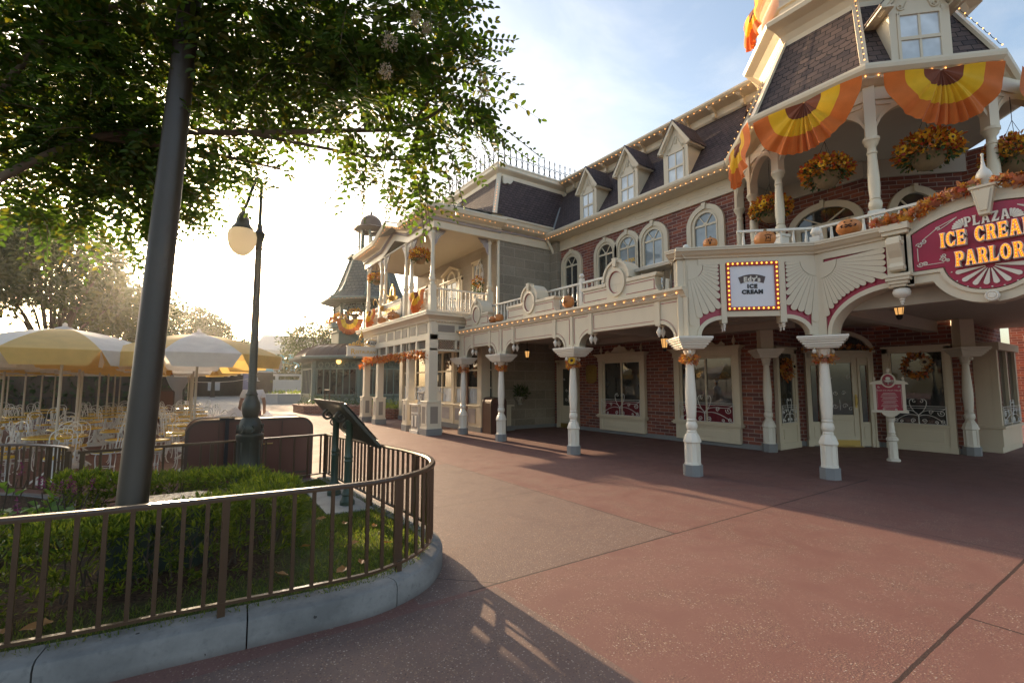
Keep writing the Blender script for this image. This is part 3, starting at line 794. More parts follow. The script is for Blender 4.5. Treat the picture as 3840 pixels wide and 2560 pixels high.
# medallion crests standing on the ledge
def crest(Yc, w2):
    c = sY(Yc); z = 3.34
    cr = part('parapet_crest', MB(), CREAM, porch)
    body = MB(F1)
    for sd in (-1, 1):
        pts = [(c, z), (c+sd*w2, z), (c+sd*(w2-.055), z+.06), (c+sd*(w2-.10), z+.15), (c+sd*(w2-.10), z+.31), (c+sd*.30, z+.31)]
        body.prism(pts + [(c, z+.31)], -.02, .16)
        cap = [(c+sd*.28, z+.31), (c+sd*(w2-.085), z+.31), (c+sd*(w2-.05), z+.345), (c+sd*(w2-.04), z+.385), (c+sd*.28, z+.385)]
        body.prism(cap, -.045, .20)
    dome = arc(c, z+.42, .335, 180, 0, 20, .37)
    body.prism([(c-.335, z+.31)]+dome+[(c+.335, z+.31)], -.02, .16)
    fill(cr, body, bevel=.004)
    tr = MB(F1)
    tr.ring(arc(c, z+.42, .375, 180, 0, 20, .41), arc(c, z+.42, .325, 180, 0, 20, .36), -.05, .34)
    tr.ring(arc(c, z+.36, .255, 0, 360, 36, .30), arc(c, z+.36, .195, 0, 360, 36, .235), -.055, -.02)
    tr.prism([(c-.035, z+.68), (c+.035, z+.68), (c+.06, z+.865), (c-.06, z+.865)], -.085, .1)
    part('moulding', tr, CREAM, cr, smooth=35)
    ln = MB(F1)
    ln.ring(arc(c, z+.36, .198, 0, 360, 36, .238), arc(c, z+.36, .178, 0, 360, 36, .216), -.03, -.02)
    for sd in (-1, 1):
        a, b = sorted((c+sd*.27, c+sd*(w2-.13)))
        ln.box(a, b, -.026, -.02, z+.245, z+.258); ln.box(a, b+(.05 if sd > 0 else 0), -.026, -.02, z+.055, z+.068)
        e = c+sd*(w2-.13); ln.box(min(e, e+sd*.012), max(e, e+sd*.012), -.026, -.02, z+.055, z+.258)
    part('pinstripe', ln, REDLINE, cr)
crest(6.88, 1.10); crest(9.93, 1.10); crest(12.66, .78)
# white balustrade behind the crests
bal = part('balustrade', MB(), WHITE, porch)
rl = MB(F1); rl.box(S0, S1-.3, .43, .50, 3.985, 4.03); rl.box(S0, S1-.3, .44, .49, 3.40, 3.44); fill(bal, rl)
def baluster(m, x, y, z0, z1):
    h = z1-z0; m.lathe([(.018,0),(.018,h*.12),(.026,h*.14),(.018,h*.18),(.030,h*.36),(.022,h*.60),(.016,h*.80),(.024,h*.84),(.018,h*.88),(.018,h)], x, y, z0, 8)
x = S0+.1
while x < S1-.3:
    m = MB(F1); baluster(m, x, .465, 3.44, 3.985); part('baluster', m, WHITE, bal, smooth=40); x += .17
m = MB(F1); m.box(sY(8.45)-.05, sY(8.45)+.05, .42, .52, 3.3, 4.12); m.ball(sY(8.45), .47, 4.19, .062); part('newel', m, WHITE, bal, smooth=50)

# ---- chamfer bay with the square sign: frame along p4 -> p5
A4, A5 = Vector((7.35, 5.30)), Vector((9.0, 3.72)); AL = (A5-A4).length; AROT = atan2(A5.y-A4.y, A5.x-A4.x)
F2 = frame(A4.x, A4.y, 0, AROT)
def fan(m, red, gap, cx, cz, a0, a1, n, rmax, r0, y=-.012):
    """radiating petals with rounded ends: m petals, red ground behind"""
    da = (a1-a0)/n
    for i in range(n):
        aa = a0+da*(i+.5); rr = rmax(aa); hw = R(abs(da))*.5*.94
        d = Vector((cos(R(aa)), sin(R(aa)))); nn = Vector((-d.y, d.x)); rt = rr-rr*hw
        pts = []
        p0 = Vector((cx, cz))+d*r0; 
        pts += [p0-nn*r0*hw, Vector((cx, cz))+d*rt-nn*rt*hw]
        for q in range(1, 7):
            t = -pi/2+pi*q/7; pts.append(Vector((cx, cz))+d*(rt+rt*hw*cos(t))+nn*rt*hw*sin(t))
        pts += [Vector((cx, cz))+d*rt+nn*rt*hw, p0+nn*r0*hw]
        m.prism([tuple(p) for p in pts], y, .0)
bayp = part('corner_bay', MB(), CREAM, porch)
b = MB(F2)
# posts stubs, header, sign field
b.box(-.06, .30, .0, .16, 2.42, 3.86); b.box(AL-.14, AL+.06, .0, .16, 2.42, 3.86)
b.box(.30, AL-.14, .02, .16, 3.74, 3.86); b.box(.68, 1.73, .02, .16, 2.78, 3.74)
b.box(.67, .76, -.03, .18, 2.66, 3.74); b.box(1.64, 1.74, -.03, .18, 2.66, 3.74)
b.box(.76, 1.64, -.012, .02, 2.78, 2.87); b.box(.30, AL-.14, -.012, .02, 3.72, 3.86); b.box(.76, 1.64, -.02, 0, 2.772, 2.80)
fill(bayp, b)
redp = MB(F2)
redp.prism([(.30,2.42)]+[(.68-.38*cos(R(t)), 2.44+.34*sin(R(t))) for t in range(5, 91, 17)]+[(.68,3.74),(.30,3.74)], .03, .15)
redp.prism([(AL-.14,2.42)]+[(1.74+.40*cos(R(t)), 2.44+.34*sin(R(t))) for t in range(5, 91, 17)]+[(1.74,3.74),(AL-.14,3.74)], .03, .15)
part('red_ground', redp, CRIMSON, bayp)
arcm = MB(F2)
arcm.ring([(.68-.43*cos(R(t)), 2.44+.355*sin(R(t))) for t in range(0, 91, 9)], [(.68-.36*cos(R(t)), 2.44+.285*sin(R(t))) for t in range(0, 91, 9)], -.02, .18)
arcm.ring([(1.74+.43*cos(R(t)), 2.44+.355*sin(R(t))) for t in range(0, 91, 9)], [(1.74+.36*cos(R(t)), 2.44+.285*sin(R(t))) for t in range(0, 91, 9)], -.02, .18)
part('arch_trim', arcm, CREAM, bayp, smooth=40)
fm = MB(F2)
def rlim(cx, cz, xl, side):
    def f(a):
        a_ = R(a); dx, dz = cos(a_), sin(a_)
        best = 9.0
        if dx*side > .01: best = (xl-cx)/dx                        # stop at the vertical strip
        # stop above the arch (ellipse about the foot of the strip)
        ex, ez, rx, rz = xl, 2.44, .50, .42
        A = (dx/rx)**2+(dz/rz)**2; B = 2*((cx-ex)*dx/rx**2+(cz-ez)*dz/rz**2); Cc = ((cx-ex)/rx)**2+((cz-ez)/rz)**2-1
        disc = B*B-4*A*Cc
        if disc > 0:
            t = (-B-sqrt(disc))/(2*A)
            if t > 0: best = min(best, t)
        if dz < -.01: best = min(best, (2.46-cz)/dz)
        return best*.985
    return f
fan(fm, None, 0, .12, 3.72, -90, 0, 12, rlim(.12, 3.72, .66, 1), .27, -.014)
fan(fm, None, 0, AL-.02, 3.72, -180, -90, 12, rlim(AL-.02, 3.72, 1.75, -1), .27, -.014)
hub = MB(F2); hub.prism([(.12,3.72)]+arc(.12, 3.72, .262, -90, 0, 8), -.01, .02); hub.prism([(AL-.02,3.72)]+arc(AL-.02, 3.72, .262, -180, -90, 8), -.01, .02)
part('fan_petals', fm, CREAM, bayp); part('fan_hub', hub, CREAM, bayp)
pd = MB(F2)
for x in (.715, 1.69):
    for y in (.0, .14): pd.lathe([(.022,0),(.038,-.012),(.02,-.03),(.034,-.045),(.02,-.062),(.028,-.075),(.012,-.095),(.012,-.11),(.018,-.125),(.006,-.145)], x, y, 2.66, 10)
part('drop_pendants', pd, WHITE, bayp, smooth=50)
# heavy cornice shelf running round the bay (also returns over the long front and the sign arch)
cp = [(.16,3.84),(-.04,3.84),(-.05,3.87),(-.09,3.895),(-.13,3.945),(-.155,3.955),(-.155,3.985),(-.165,3.99),(-.165,4.02),(.45,4.02),(.45,3.84)]
cs = MB(F2); cs.xprism(cp, -.10, AL+.03); part('shelf', cs, CREAM, porch, bevel=.003)
e1 = MB(F1); e1.xprism([(q[0]+.0, q[1]) for q in cp], S1-.30, S1+.02); part('shelf', e1, CREAM, porch)
e2 = MB(F1); e2.box(S1-.24, S1+.0, .0, .16, 3.14, 3.85); part('corner_pier', e2, CREAM, porch)

# ---- sign arch bay along -Y at X = 8.97
F3 = frame(8.97, 3.72, 0, -pi/2); CS = 3.72-1.57; L3 = CS*2       # s of the sign centre
arch = part('sign_arch', MB(), CREAM, porch)
body = MB(F3)
brk = 3.72-2.58                                                    # bracket column at s = 1.14
for mir in (0, 1):
    fx = (lambda s_: s_) if not mir else (lambda s_: L3-s_)
    X = lambda a, b_: tuple(sorted((fx(a), fx(b_))))
    body.box(*X(-.05, .10), 0, .2, 2.42, 3.85)
    body.box(*X(1.0, 1.32), -.02, .2, 3.06, 4.02)
    # big quarter arch from the post to the bracket
    o = [(fx(1.10-.92*cos(R(t))), 2.42+.66*sin(R(t))) for t in range(0, 91, 6)]; i_ = [(fx(1.10-.98*cos(R(t))), 2.42+.74*sin(R(t))) for t in range(0, 91, 6)]
    body.ring(i_, o, -.03, .32)
    body.box(*X(.10, 1.02), -.01, .2, 3.72, 3.85)
    # cornice piece over the fan bay
    body.m = F3
    body.xprism(cp, *X(-.02, 1.0))
fill(arch, body)
rg = MB(F3); pf = MB(F3); hb = MB(F3)
for mir in (0, 1):
    fx = (lambda s_: s_) if not mir else (lambda s_: L3-s_)
    rg.prism([(fx(.10),2.44)]+[(fx(1.10-.96*cos(R(t))), 2.42+.70*sin(R(t))) for t in range(4, 88, 6)]+[(fx(1.02),3.10),(fx(1.02),3.74),(fx(.10),3.74)], .03, .16)
    def rl3(a):
        a_ = R(a); dx, dz = cos(a_), sin(a_); best = 9.
        if dx > .01: best = (1.0-.04)/dx
        ex, ez, rx, rz = 1.10, 2.42, 1.05, .81
        A = (dx/rx)**2+(dz/rz)**2; B = 2*((.04-ex)*dx/rx**2+(3.66-ez)*dz/rz**2); Cc = ((.04-ex)/rx)**2+((3.66-ez)/rz)**2-1
        D_ = B*B-4*A*Cc
        if D_ > 0:
            t = (-B-sqrt(D_))/(2*A)
            if t > 0: best = min(best, t)
        if dz < -.01: best = min(best, (2.46-3.66)/dz)
        return best*.985
    sub = MB(); fan(sub, None, 0, .04, 3.66, -88, 4, 15, rl3, .27, -.014)
    pf.add([(fx(v[0]), v[1], v[2]) for v in sub.v], [f if not mir else f[::-1] for f in sub.f])
    hp_ = [(.04,3.66)]+arc(.04, 3.66, .262, -90, 5, 8); hb.prism([(fx(a), b_) for a, b_ in hp_], -.01, .02)
part('red_ground', rg, CRIMSON, arch); part('fan_petals', pf, CREAM, arch); part('fan_hub', hb, CREAM, arch)
# surround of the red board
def board_outline(inset=0.0, n=24):
    """half-outline from the top centre to the bottom centre (x>0 side mirrored later), about the sign centre"""
    i = inset
    pts = []
    Rr = 1.55; cz = 4.06-Rr                                         # shallow arc top
    xe = .83-i
    for q in range(n+1):
        x = xe*q/n; pts.append((x, cz+sqrt((Rr-i)**2-x*x)))
    zb = 3.25+i; t0 = math.degrees(math.asin((zb-3.32)/(.455-i)))
    pts.append((xe, zb)); pts.append(((.49-i)*cos(R(t0))+.015, zb))
    for q in range(n+1):
        t = R(t0-(90+t0)*q/n); pts.append(((.49-i)*cos(t), 3.32+(.455-i)*sin(t)))
    return pts
def full(h): return [(CS+x, z) for x, z in h]+[(CS-x, z) for x, z in h[::-1][1:-1]]
sur = MB(F3)
o_full = [(CS+1.02, 4.0)]
outer = full(board_outline(-.17)); inn = full(board_outline(.0)); mid = full(board_outline(-.05))
sur.ring(outer, mid, -.02, .22, closed=True); sur.ring(mid, inn, -.05, .20, closed=True)
sur.prism(full(board_outline(-.06)), .03, .17)
for mir in (-1, 1):                                                # flat soffit boards between bracket and bowl
    a, b_ = sorted((CS+mir*.36, CS+mir*1.02)); sur.box(a, b_, .012, .19, 3.065, 3.34)
part('sign_surround', sur, CREAM, arch, smooth=30)
# keystone with finial, scroll brackets, drop balls
ks = MB(F3)
ks.prism([(CS-.055,3.88),(CS+.055,3.88),(CS+.12,4.26),(CS-.12,4.26)], -.14, .16)
ks.prism([(CS-.14,4.25),(CS+.14,4.25),(CS+.14,4.29),(CS-.14,4.29)], -.16, .18); ks.prism([(CS-.035,3.93),(CS+.035,3.93),(CS+.085,4.22),(CS-.085,4.22)], -.155, -.14)
part('keystone', ks, CREAM, arch, bevel=.006)
fi = MB(F3); fi.lathe([(.06,4.29),(.05,4.31),(.07,4.33),(.04,4.35),(.05,4.37),(.085,4.42),(.088,4.46),(.07,4.51),(.03,4.57),(.016,4.66),(.012,4.74),(.018,4.75),(.016,4.77),(.002,4.78)], CS, .02, 0, 14)
part('finial', fi, WHITE, arch, smooth=60)
for mir in (-1, 1):
    c = CS+mir*1.0
    q = part('scroll_bracket', MB(), CREAM, arch); m = MB(F3)
    spine = [(-.10,3.80),(-.17,3.82),(-.225,3.78),(-.235,3.70),(-.19,3.60),(-.13,3.50),(-.12,3.42),(-.16,3.36),(-.15,3.31),(-.10,3.29)]
    m.xprism([(-.02,3.84)]+spine+[(-.02,3.29)], c-.085, c+.085); fill(q, m, bevel=.006)
    m = MB(F3)
    for (y, z, r) in ((-.145,3.73,.07), (-.105,3.345,.05)):
        for e in (-.09, .09):
            pts = [(c+e, y-r*(1-tq/26)*cos(tq*.5), z+r*(1-tq/26)*sin(tq*.5)) for tq in range(24)]; m.tube(pts, .011, 5)
    part('volute', m, CREAM, q, smooth=40)
    m = MB(F3)
    for (w_, z0, z1) in ((.17,3.20,3.25),(.15,3.15,3.20),(.12,3.10,3.15),(.09,3.06,3.10)): m.box(c-w_, c+w_, -.03-w_*.8, .18, z0, z1)
    m.box(c-.16, c+.16, -.14, .16, 3.86, 3.92); m.box(c-.18, c+.18, -.17, .18, 3.92, 4.02)
    part('corbel', m, CREAM, q, bevel=.005)
    m = MB(F3); m.lathe([(.04,3.06),(.10,3.03),(.115,2.98),(.10,2.93),(.05,2.90),(.03,2.885),(.04,2.87),(.022,2.85),(.032,2.835),(.015,2.815),(.02,2.80),(.004,2.785)], c, .02, 0, 16); part('drop_ball', m, WHITE, q, smooth=60)
m = MB(F3); m.box(CS-.05, CS+.05, -.08, .35, 2.70, 2.80)
part('rosette_block', m, CREAM, arch)
m = MB(F3 @ Matrix.Translation((CS, -.09, 2.77)) @ Matrix.Rotation(pi/2, 4, 'X')); m.lathe([(.075,-.03),(.075,.01),(.06,.025),(.045,.012),(.03,.03),(.001,.03)], 0, 0, 0, 18); part('rosette', m, WHITE, arch, smooth=40)
# soffit and balcony behind the sign and chamfer
m = MB(); m.add([(7.5,5.3,3.06),(9.12,3.74,3.06),(9.12,-1.0,3.06),(18,-1.0,3.06),(18,3.2,3.06),(14.6,3.2,3.06),(14.6,6.05,3.06),(11.5,6.05,3.06),(7.5,6.05,3.06)], [tuple(range(8, -1, -1))])
part('porch_ceiling', m, CEILP, porch)
m = MB(); m.vprism([(7.5,5.35),(9.15,3.76),(9.15,-1.0),(18,-1.0),(18,3.2),(12.1,4.0),(11.5,6.5),(7.5,6.5)], 3.86, 3.92); part('balcony_deck', m, CEILP, porch)
m = MB(); m.box(9.1, 18, -1.0, -.85, 2.6, 3.06); m.box(9.30, 9.50, -.9, 3.7, 2.82, 3.06); m.box(9.3, 14.6, 3.55, 3.75, 2.80, 3.06); part('ceiling_beam', m, CEILP, porch)
# right-hand post of the sign arch and the balustrade along the bay
porch_post(9.08, -.55, porch, pi/2)
bl = part('balustrade', MB(), WHITE, porch)
def rail_run(a, b, z0=4.06, z1=4.40, n=8):
    a = Vector(a); b = Vector(b); m = MB(); m.bar((a.x, a.y, z1), (b.x, b.y, z1), .07, .04); m.bar((a.x, a.y, z0), (b.x, b.y, z0), .05, .03)
    part('handrail', m, WHITE, bl) if len(bl.data.vertices) else fill(bl, m)
    for i in range(n):
        p = a.lerp(b, (i+.5)/n); m = MB(); baluster(m, p.x, p.y, z0, z1); part('baluster', m, WHITE, bl, smooth=40)
rail_run((8.35,4.78),(9.3,3.90), n=6); rail_run((9.36,3.86),(9.36,1.9), n=12)
m = MB(); m.box(8.98,9.14,3.66,3.82,4.02,4.16); m.ball(9.06, 3.74, 4.25, .09); m.box(7.72,7.82,5.38,5.48,4.02,4.10); m.ball(7.62, 5.36, 4.12, .062); m.box(7.58,7.66,5.32,5.40,4.02,4.07)
part('newel', m, WHITE, bl, smooth=50)
# ------------------------------------------------------------------ brick building
bb = thing('brick_building', 'red brick shop building with plum slate mansard, dormers and octagonal corner turret', 'building', (11.5, 10, 0))
FW = frame(11.5, 13.9, 0, -pi/2)                    # s = 13.9 - Y, depth = X - 11.5
m = MB(FW); m.box(-.3, 7.85, 0, .3, .12, 3.3)
part('ground_wall', m, BRICK, bb)
m = MB(); m.box(11.81, 13.22, 6.06, 6.3, .12, 3.3); m.vprism([(13.2,6.07),(14.66,4.83),(14.9,5.0),(13.4,6.3)], .12, 3.3); m.box(14.66, 14.9, 3.2, 4.86, .12, 3.3); m.box(14.9, 18.6, 3.2, 3.45, .12, 3.3)
part('entrance_wall', m, BRICK, bb)
m = MB(FW); m.box(0, 7.87, -.03, 0, 0, .12); m.box(7.85, 7.88, 0, 1.7, 0, .12)
m.m = Matrix.Identity(4); m.box(11.75, 13.2, 6.02, 6.05, 0, .125); m.vprism([(13.19,6.03),(14.64,4.80),(14.7,4.9),(13.25,6.1)], 0, .12); m.box(14.63, 14.66, 3.17, 4.84, 0, .12); m.box(14.66, 18.6, 3.17, 3.2, 0, .125)
part('base_course', m, GREYBASE, bb)
m = MB(FW); m.box(-.25, 7.55, 0, .35, 3.3, 6.9); part('upper_wall', m, BRICK, bb)
m = MB(); m.box(12.35, 12.6, 4.08, 6.35, 3.9, 6.6); m.vprism([(12.35,4.10),(13.75,2.70),(13.95,2.88),(12.55,4.28)], 3.9, 6.6); m.box(11.5, 12.5, 6.2, 6.4, 3.9, 6.6); m.box(13.72, 13.95, -.5, 2.75, 3.9, 6.6)
part('veranda_wall', m, BRICK, bb)

# --- frieze, soffit, gutter on the long side
m = MB(FW); m.box(-.25, 7.6, -.045, 0, 6.53, 6.92); m.box(-.25, 7.6, -.06, -.045, 6.53, 6.57)
m.xprism([(0,6.92),(-.10,6.93),(-.22,6.965),(-.50,6.985),(-.52,7.0),(-.56,7.02),(-.60,7.07),(-.61,7.12),(-.60,7.16),(-.42,7.17),(0,7.22)], -.1, 7.4)
part('eave_cornice', m, CREAM, bb)
m = MB(FW)
x = .25
while x < 7.0:
    o = [(x+.10, 6.69)]+arc(x+.72, 6.735, .045, -90, 90, 5)+arc(x+.10, 6.735, .045, 90, 270, 5)
    i = [(x+.10, 6.70)]+arc(x+.72, 6.735, .030, -90, 90, 5)+arc(x+.10, 6.735, .030, 90, 270, 5)
    m.ring(o, i, -.056, -.04, closed=True); x += .93
part('frieze_panels', m, CREAM, bb)
# --- mansard slope
def slope_quad(s0, s1, d0, z0, d1, z1, m): m.add([(s0,d0,z0),(s1,d0,z0),(s1,d1,z1),(s0,d1,z1)], [(0,1,2,3)])
m = MB(FW); m.add([(.45,-.44,7.17),(7.7,-.44,7.17),(7.2,.98,9.3),(-.9,.98,9.3),(-.9,.25,8.2)], [(0,1,2,3,4)])
m.add([(-.9,.98,9.3),(7.2,.98,9.3),(7.2,3,9.3),(-.9,3,9.3)], [(0,1,2,3)])
part('mansard_roof', m, SHINGLE, bb)
m = MB(FW)
m.xprism([(.99,9.22),(.90,9.22),(.86,9.27),(.84,9.44),(.76,9.46),(.62,9.50),(.50,9.53),(.46,9.58),(.46,9.63),(.54,9.65),(1.2,9.67),(1.2,9.25)], -.25, 7.6)
part('upper_cornice', m, CREAM, bb)
for i in range(9):
    s = .3+i*.86; m = MB(FW); m.xprism([(.86,9.47),(.60,9.47),(.60,9.43),(.66,9.40),(.74,9.36),(.76,9.26),(.80,9.22),(.86,9.22)], s-.045, s+.045); m.box(s-.06, s+.06, .57, .86, 9.455, 9.485)
    part('bracket', m, CREAM, bb)
m = MB(FW); m.bar((.45,-.43,7.19), (-.15,.45,8.5), .07, .03); part('valley_flashing', m, GREYBASE, bb)

# --- arched windows of the upper floor
def arched_window(Yc, ztop, casing=.555, glass=.325, glassmat=GLASSB, z0=3.95, text=False):
    c = 13.9-Yc; zs = ztop-casing
    w = part('arched_window', MB(), CREAM, bb); m = MB(FW)
    out = [(c-casing, z0)]+arc(c, zs, casing, 180, 0, 24)+[(c+casing, z0)]
    inn = [(c-casing*.76, z0)]+arc(c, zs, casing*.76, 180, 0, 24)+[(c+casing*.76, z0)]
    m.ring(out, inn, -.085, 0)
    o2 = inn; i2 = [(c-glass-.035, z0)]+arc(c, zs, glass+.035, 180, 0, 24)+[(c+glass+.035, z0)]
    m.ring(o2, i2, -.05, 0)
    i3 = [(c-glass, z0)]+arc(c, zs, glass, 180, 0, 24)+[(c+glass, z0)]
    m.ring(i2, i3, -.065, 0)
    m.prism([(c-.045, ztop-.13), (c+.045, ztop-.13), (c+.06, ztop+.045), (c-.06, ztop+.045)], -.12, 0)
    fill(w, m, 40)
    g = MB(FW); g.prism([(c-glass, z0)]+arc(c, zs, glass, 180, 0, 18)+[(c+glass, z0)], -.012, 0); part('pane', g, glassmat, w)
    u = MB(FW); u.box(c-.016, c+.016, -.035, -.012, z0, zs); u.box(c-glass, c+glass, -.04, -.012, zs-.03, zs+.025); u.box(c-glass, c+glass, -.035, -.012, z0+.55, z0+.59)
    for a in (55, 90+35): u.bar((c, -.024, zs), (c+glass*cos(R(a)), -.024, zs+glass*sin(R(a))), .024, .022)
    u.prism(arc(c, zs, .07, 0, 180, 8), -.045, -.012)
    part('glazing_bars', u, CREAM, w)
    return w
arched_window(12.86, 6.42, glassmat=GLASS); arched_window(11.15, 6.43, .53, glassmat=GLASS); ww = arched_window(10.20, 6.44, .53); arched_window(9.19, 6.44, .55); arched_window(7.44, 6.43, .56)

# --- ground floor shop windows
def scroll(m, cx, cz, r, turns, a0, y, sgn=1, th=.008, n=22):
    pts = []
    for i in range(n+1):
        t = i/n; a = a0+sgn*turns*2*pi*t; rr = r*(1-.86*t); pts.append((cx+rr*cos(a), y, cz+rr*sin(a)))
    m.tube(pts, th, 5)
def bez(p0, p1, p2, p3, y, n=12):
    return [((1-t)**3*p0[0]+3*(1-t)**2*t*p1[0]+3*(1-t)*t*t*p2[0]+t**3*p3[0], y, (1-t)**3*p0[1]+3*(1-t)**2*t*p1[1]+3*(1-t)*t*t*p2[1]+t**3*p3[1]) for t in [i/n for i in range(n+1)]]
def grille(F, x0, x1, z0, z1, y, parent, th=.0085):
    m = MB(F); c = (x0+x1)/2; W_ = x1-x0; H_ = z1-z0; zr = z0+H_*.72
    for z in (zr, zr-.05, z0): m.tube([(x0, y, z), (x1, y, z)], th*.8, 5)
    for x in (x0, x1): m.tube([(x, y, z0), (x, y, zr)], th*.8, 5)
    for s_ in (-1, 1):
        k = min(1, W_/1.2)
        m.tube(bez((c, z0+H_*.35), (c+s_*.20*k, z0+H_*.6), (c+s_*.26*k, z1+.02), (c+s_*.10*k, z1), y), th, 6)
        scroll(m, c+s_*.075*k, z1-.055*k, .055*k, .9, pi/2, y, -s_, th)
        m.tube(bez((c, z0+H_*.35), (c+s_*.2*k, z0+H_*.75), (c+s_*W_*.35, z0+H_*.40), (c+s_*W_*.48, z0+H_*.62), y), th, 6)
        m.tube(bez((c, z0+H_*.32), (c+s_*.25*k, z0+H_*.45), (c+s_*W_*.3, z0+H_*.30), (c+s_*W_*.48, z0+.02), y), th, 6)
        scroll(m, c+s_*W_*.42, z0+H_*.45, .085*k, 1.4, pi*.9 if s_ > 0 else pi*.1, y, s_, th)
        scroll(m, c+s_*W_*.24, z0+H_*.50, .06*k, 1.3, -pi/2, y, -s_, th)
        scroll(m, c+s_*.12*k, z0+.075, .065*k, 1.4, -pi/2, y, s_, th); scroll(m, c+s_*W_*.32, z0+.05, .045*k, 1.3, -pi/2, y, s_, th); scroll(m, c+s_*W_*.44, z0+.07, .055*k, 1.3, -pi/2, y, -s_, th)
    m.tube([(c, y, z0), (c, y, z0+H_*.36)], th*1.4, 6)
    part('iron_grille', m, IRONW, parent, smooth=50)
def shop_window(F, c, w=.96, crest_=True, name='shop_window', zt=2.50, bay=True):
    q = part(name, MB(), CREAM, bb); m = MB(F); d = -.12
    for s_ in (-1, 1):
        a, b = sorted((c+s_*w, c+s_*(w-.17))); m.box(a, b, d, 0, .60, zt-.18)
        a, b = sorted((c+s_*(w-.17), c+s_*(w-.23))); m.box(a, b, d+.05, 0, .60, zt-.18)
    m.box(c-w-.02, c+w+.02, d-.02, 0, zt-.19, zt-.04); m.box(c-w+.23, c+w-.23, d+.05, 0, zt-.25, zt-.19)
    for k_, (e, z) in enumerate(((.05, zt-.04), (.085, zt-.01), (.12, zt+.02))): m.box(c-w-e, c+w+e, d-e, 0, z, z+.032)
    m.box(c-w-.05, c+w+.05, d-.09, 0, .53, .565); m.box(c-w-.02, c+w+.02, d-.05, 0, .565, .60); m.box(c-w-.025, c+w+.025, d-.055, 0, .495, .53)
    m.box(c-w+.03, c+w-.03, d+.02, 0, .10, .50)
    m.box(c-.022, c+.022, d+.05, 0, .60, zt-.25)
    for (a, b) in ((c-w+.03, c-w+.15), (c+w-.15, c+w-.03)): m.box(a, b, d, d+.02, .10, .50)
    m.box(c-w+.15, c+w-.15, d, d+.02, .10, .16); m.box(c-w+.15, c+w-.15, d, d+.02, .44, .50); m.box(c-w+.30, c+w-.30, d+.005, d+.02, .22, .38)
    fill(q, m, bevel=.005)
    g = MB(F); g.box(c-w+.23, c+w-.23, -.035, -.01, .60, zt-.25); part('pane', g, GLASS, q)
    r_ = MB(F)
    n = 26; xs = [c-w+.24+(2*w-.48)*i/n for i in range(n+1)]
    for a, b in zip(xs, xs[1:]):
        r_.quad((a, -.040-.006*(xs.index(a) % 2), .60), (b, -.040-.006*(xs.index(b) % 2), .60), (b, -.040-.006*(xs.index(b) % 2), 1.04), (a, -.040-.006*(xs.index(a) % 2), 1.04))
    part('half_curtain', r_, REDCURT, q)
    if crest_:
        k = MB(F); top = zt+.05
        pts = [(c-.62, top), (c-.60, top+.07), (c-.52, top+.11), (c-.45, top+.06), (c-.36, top+.05), (c-.27, top+.12), (c-.20, top+.20), (c-.08, top+.20), (c, top+.26)]
        pts += [(2*c-x, z) for x, z in pts[::-1][1:]]
        k.prism(pts, d-.02, d+.02)
        for s_ in (-1, 1): scroll(k, c+s_*.52, top+.07, .05, 1.2, 0, d-.02, s_, .012); k.lathe([(.03,0),(.02,.02),(.02,.05),(.045,.09),(.05,.13),(.03,.18),(.012,.22),(.008,.26)], c+s_*(w-.12), d+.03, top, 10)
        part('carved_crest', k, CREAM, q, smooth=40)
    grille(F, c-w+.16, c+w-.16, .61, 1.28, d-.035, q)
    return q
shop_window(FW, 13.9-10.55); shop_window(FW, 13.9-7.58)
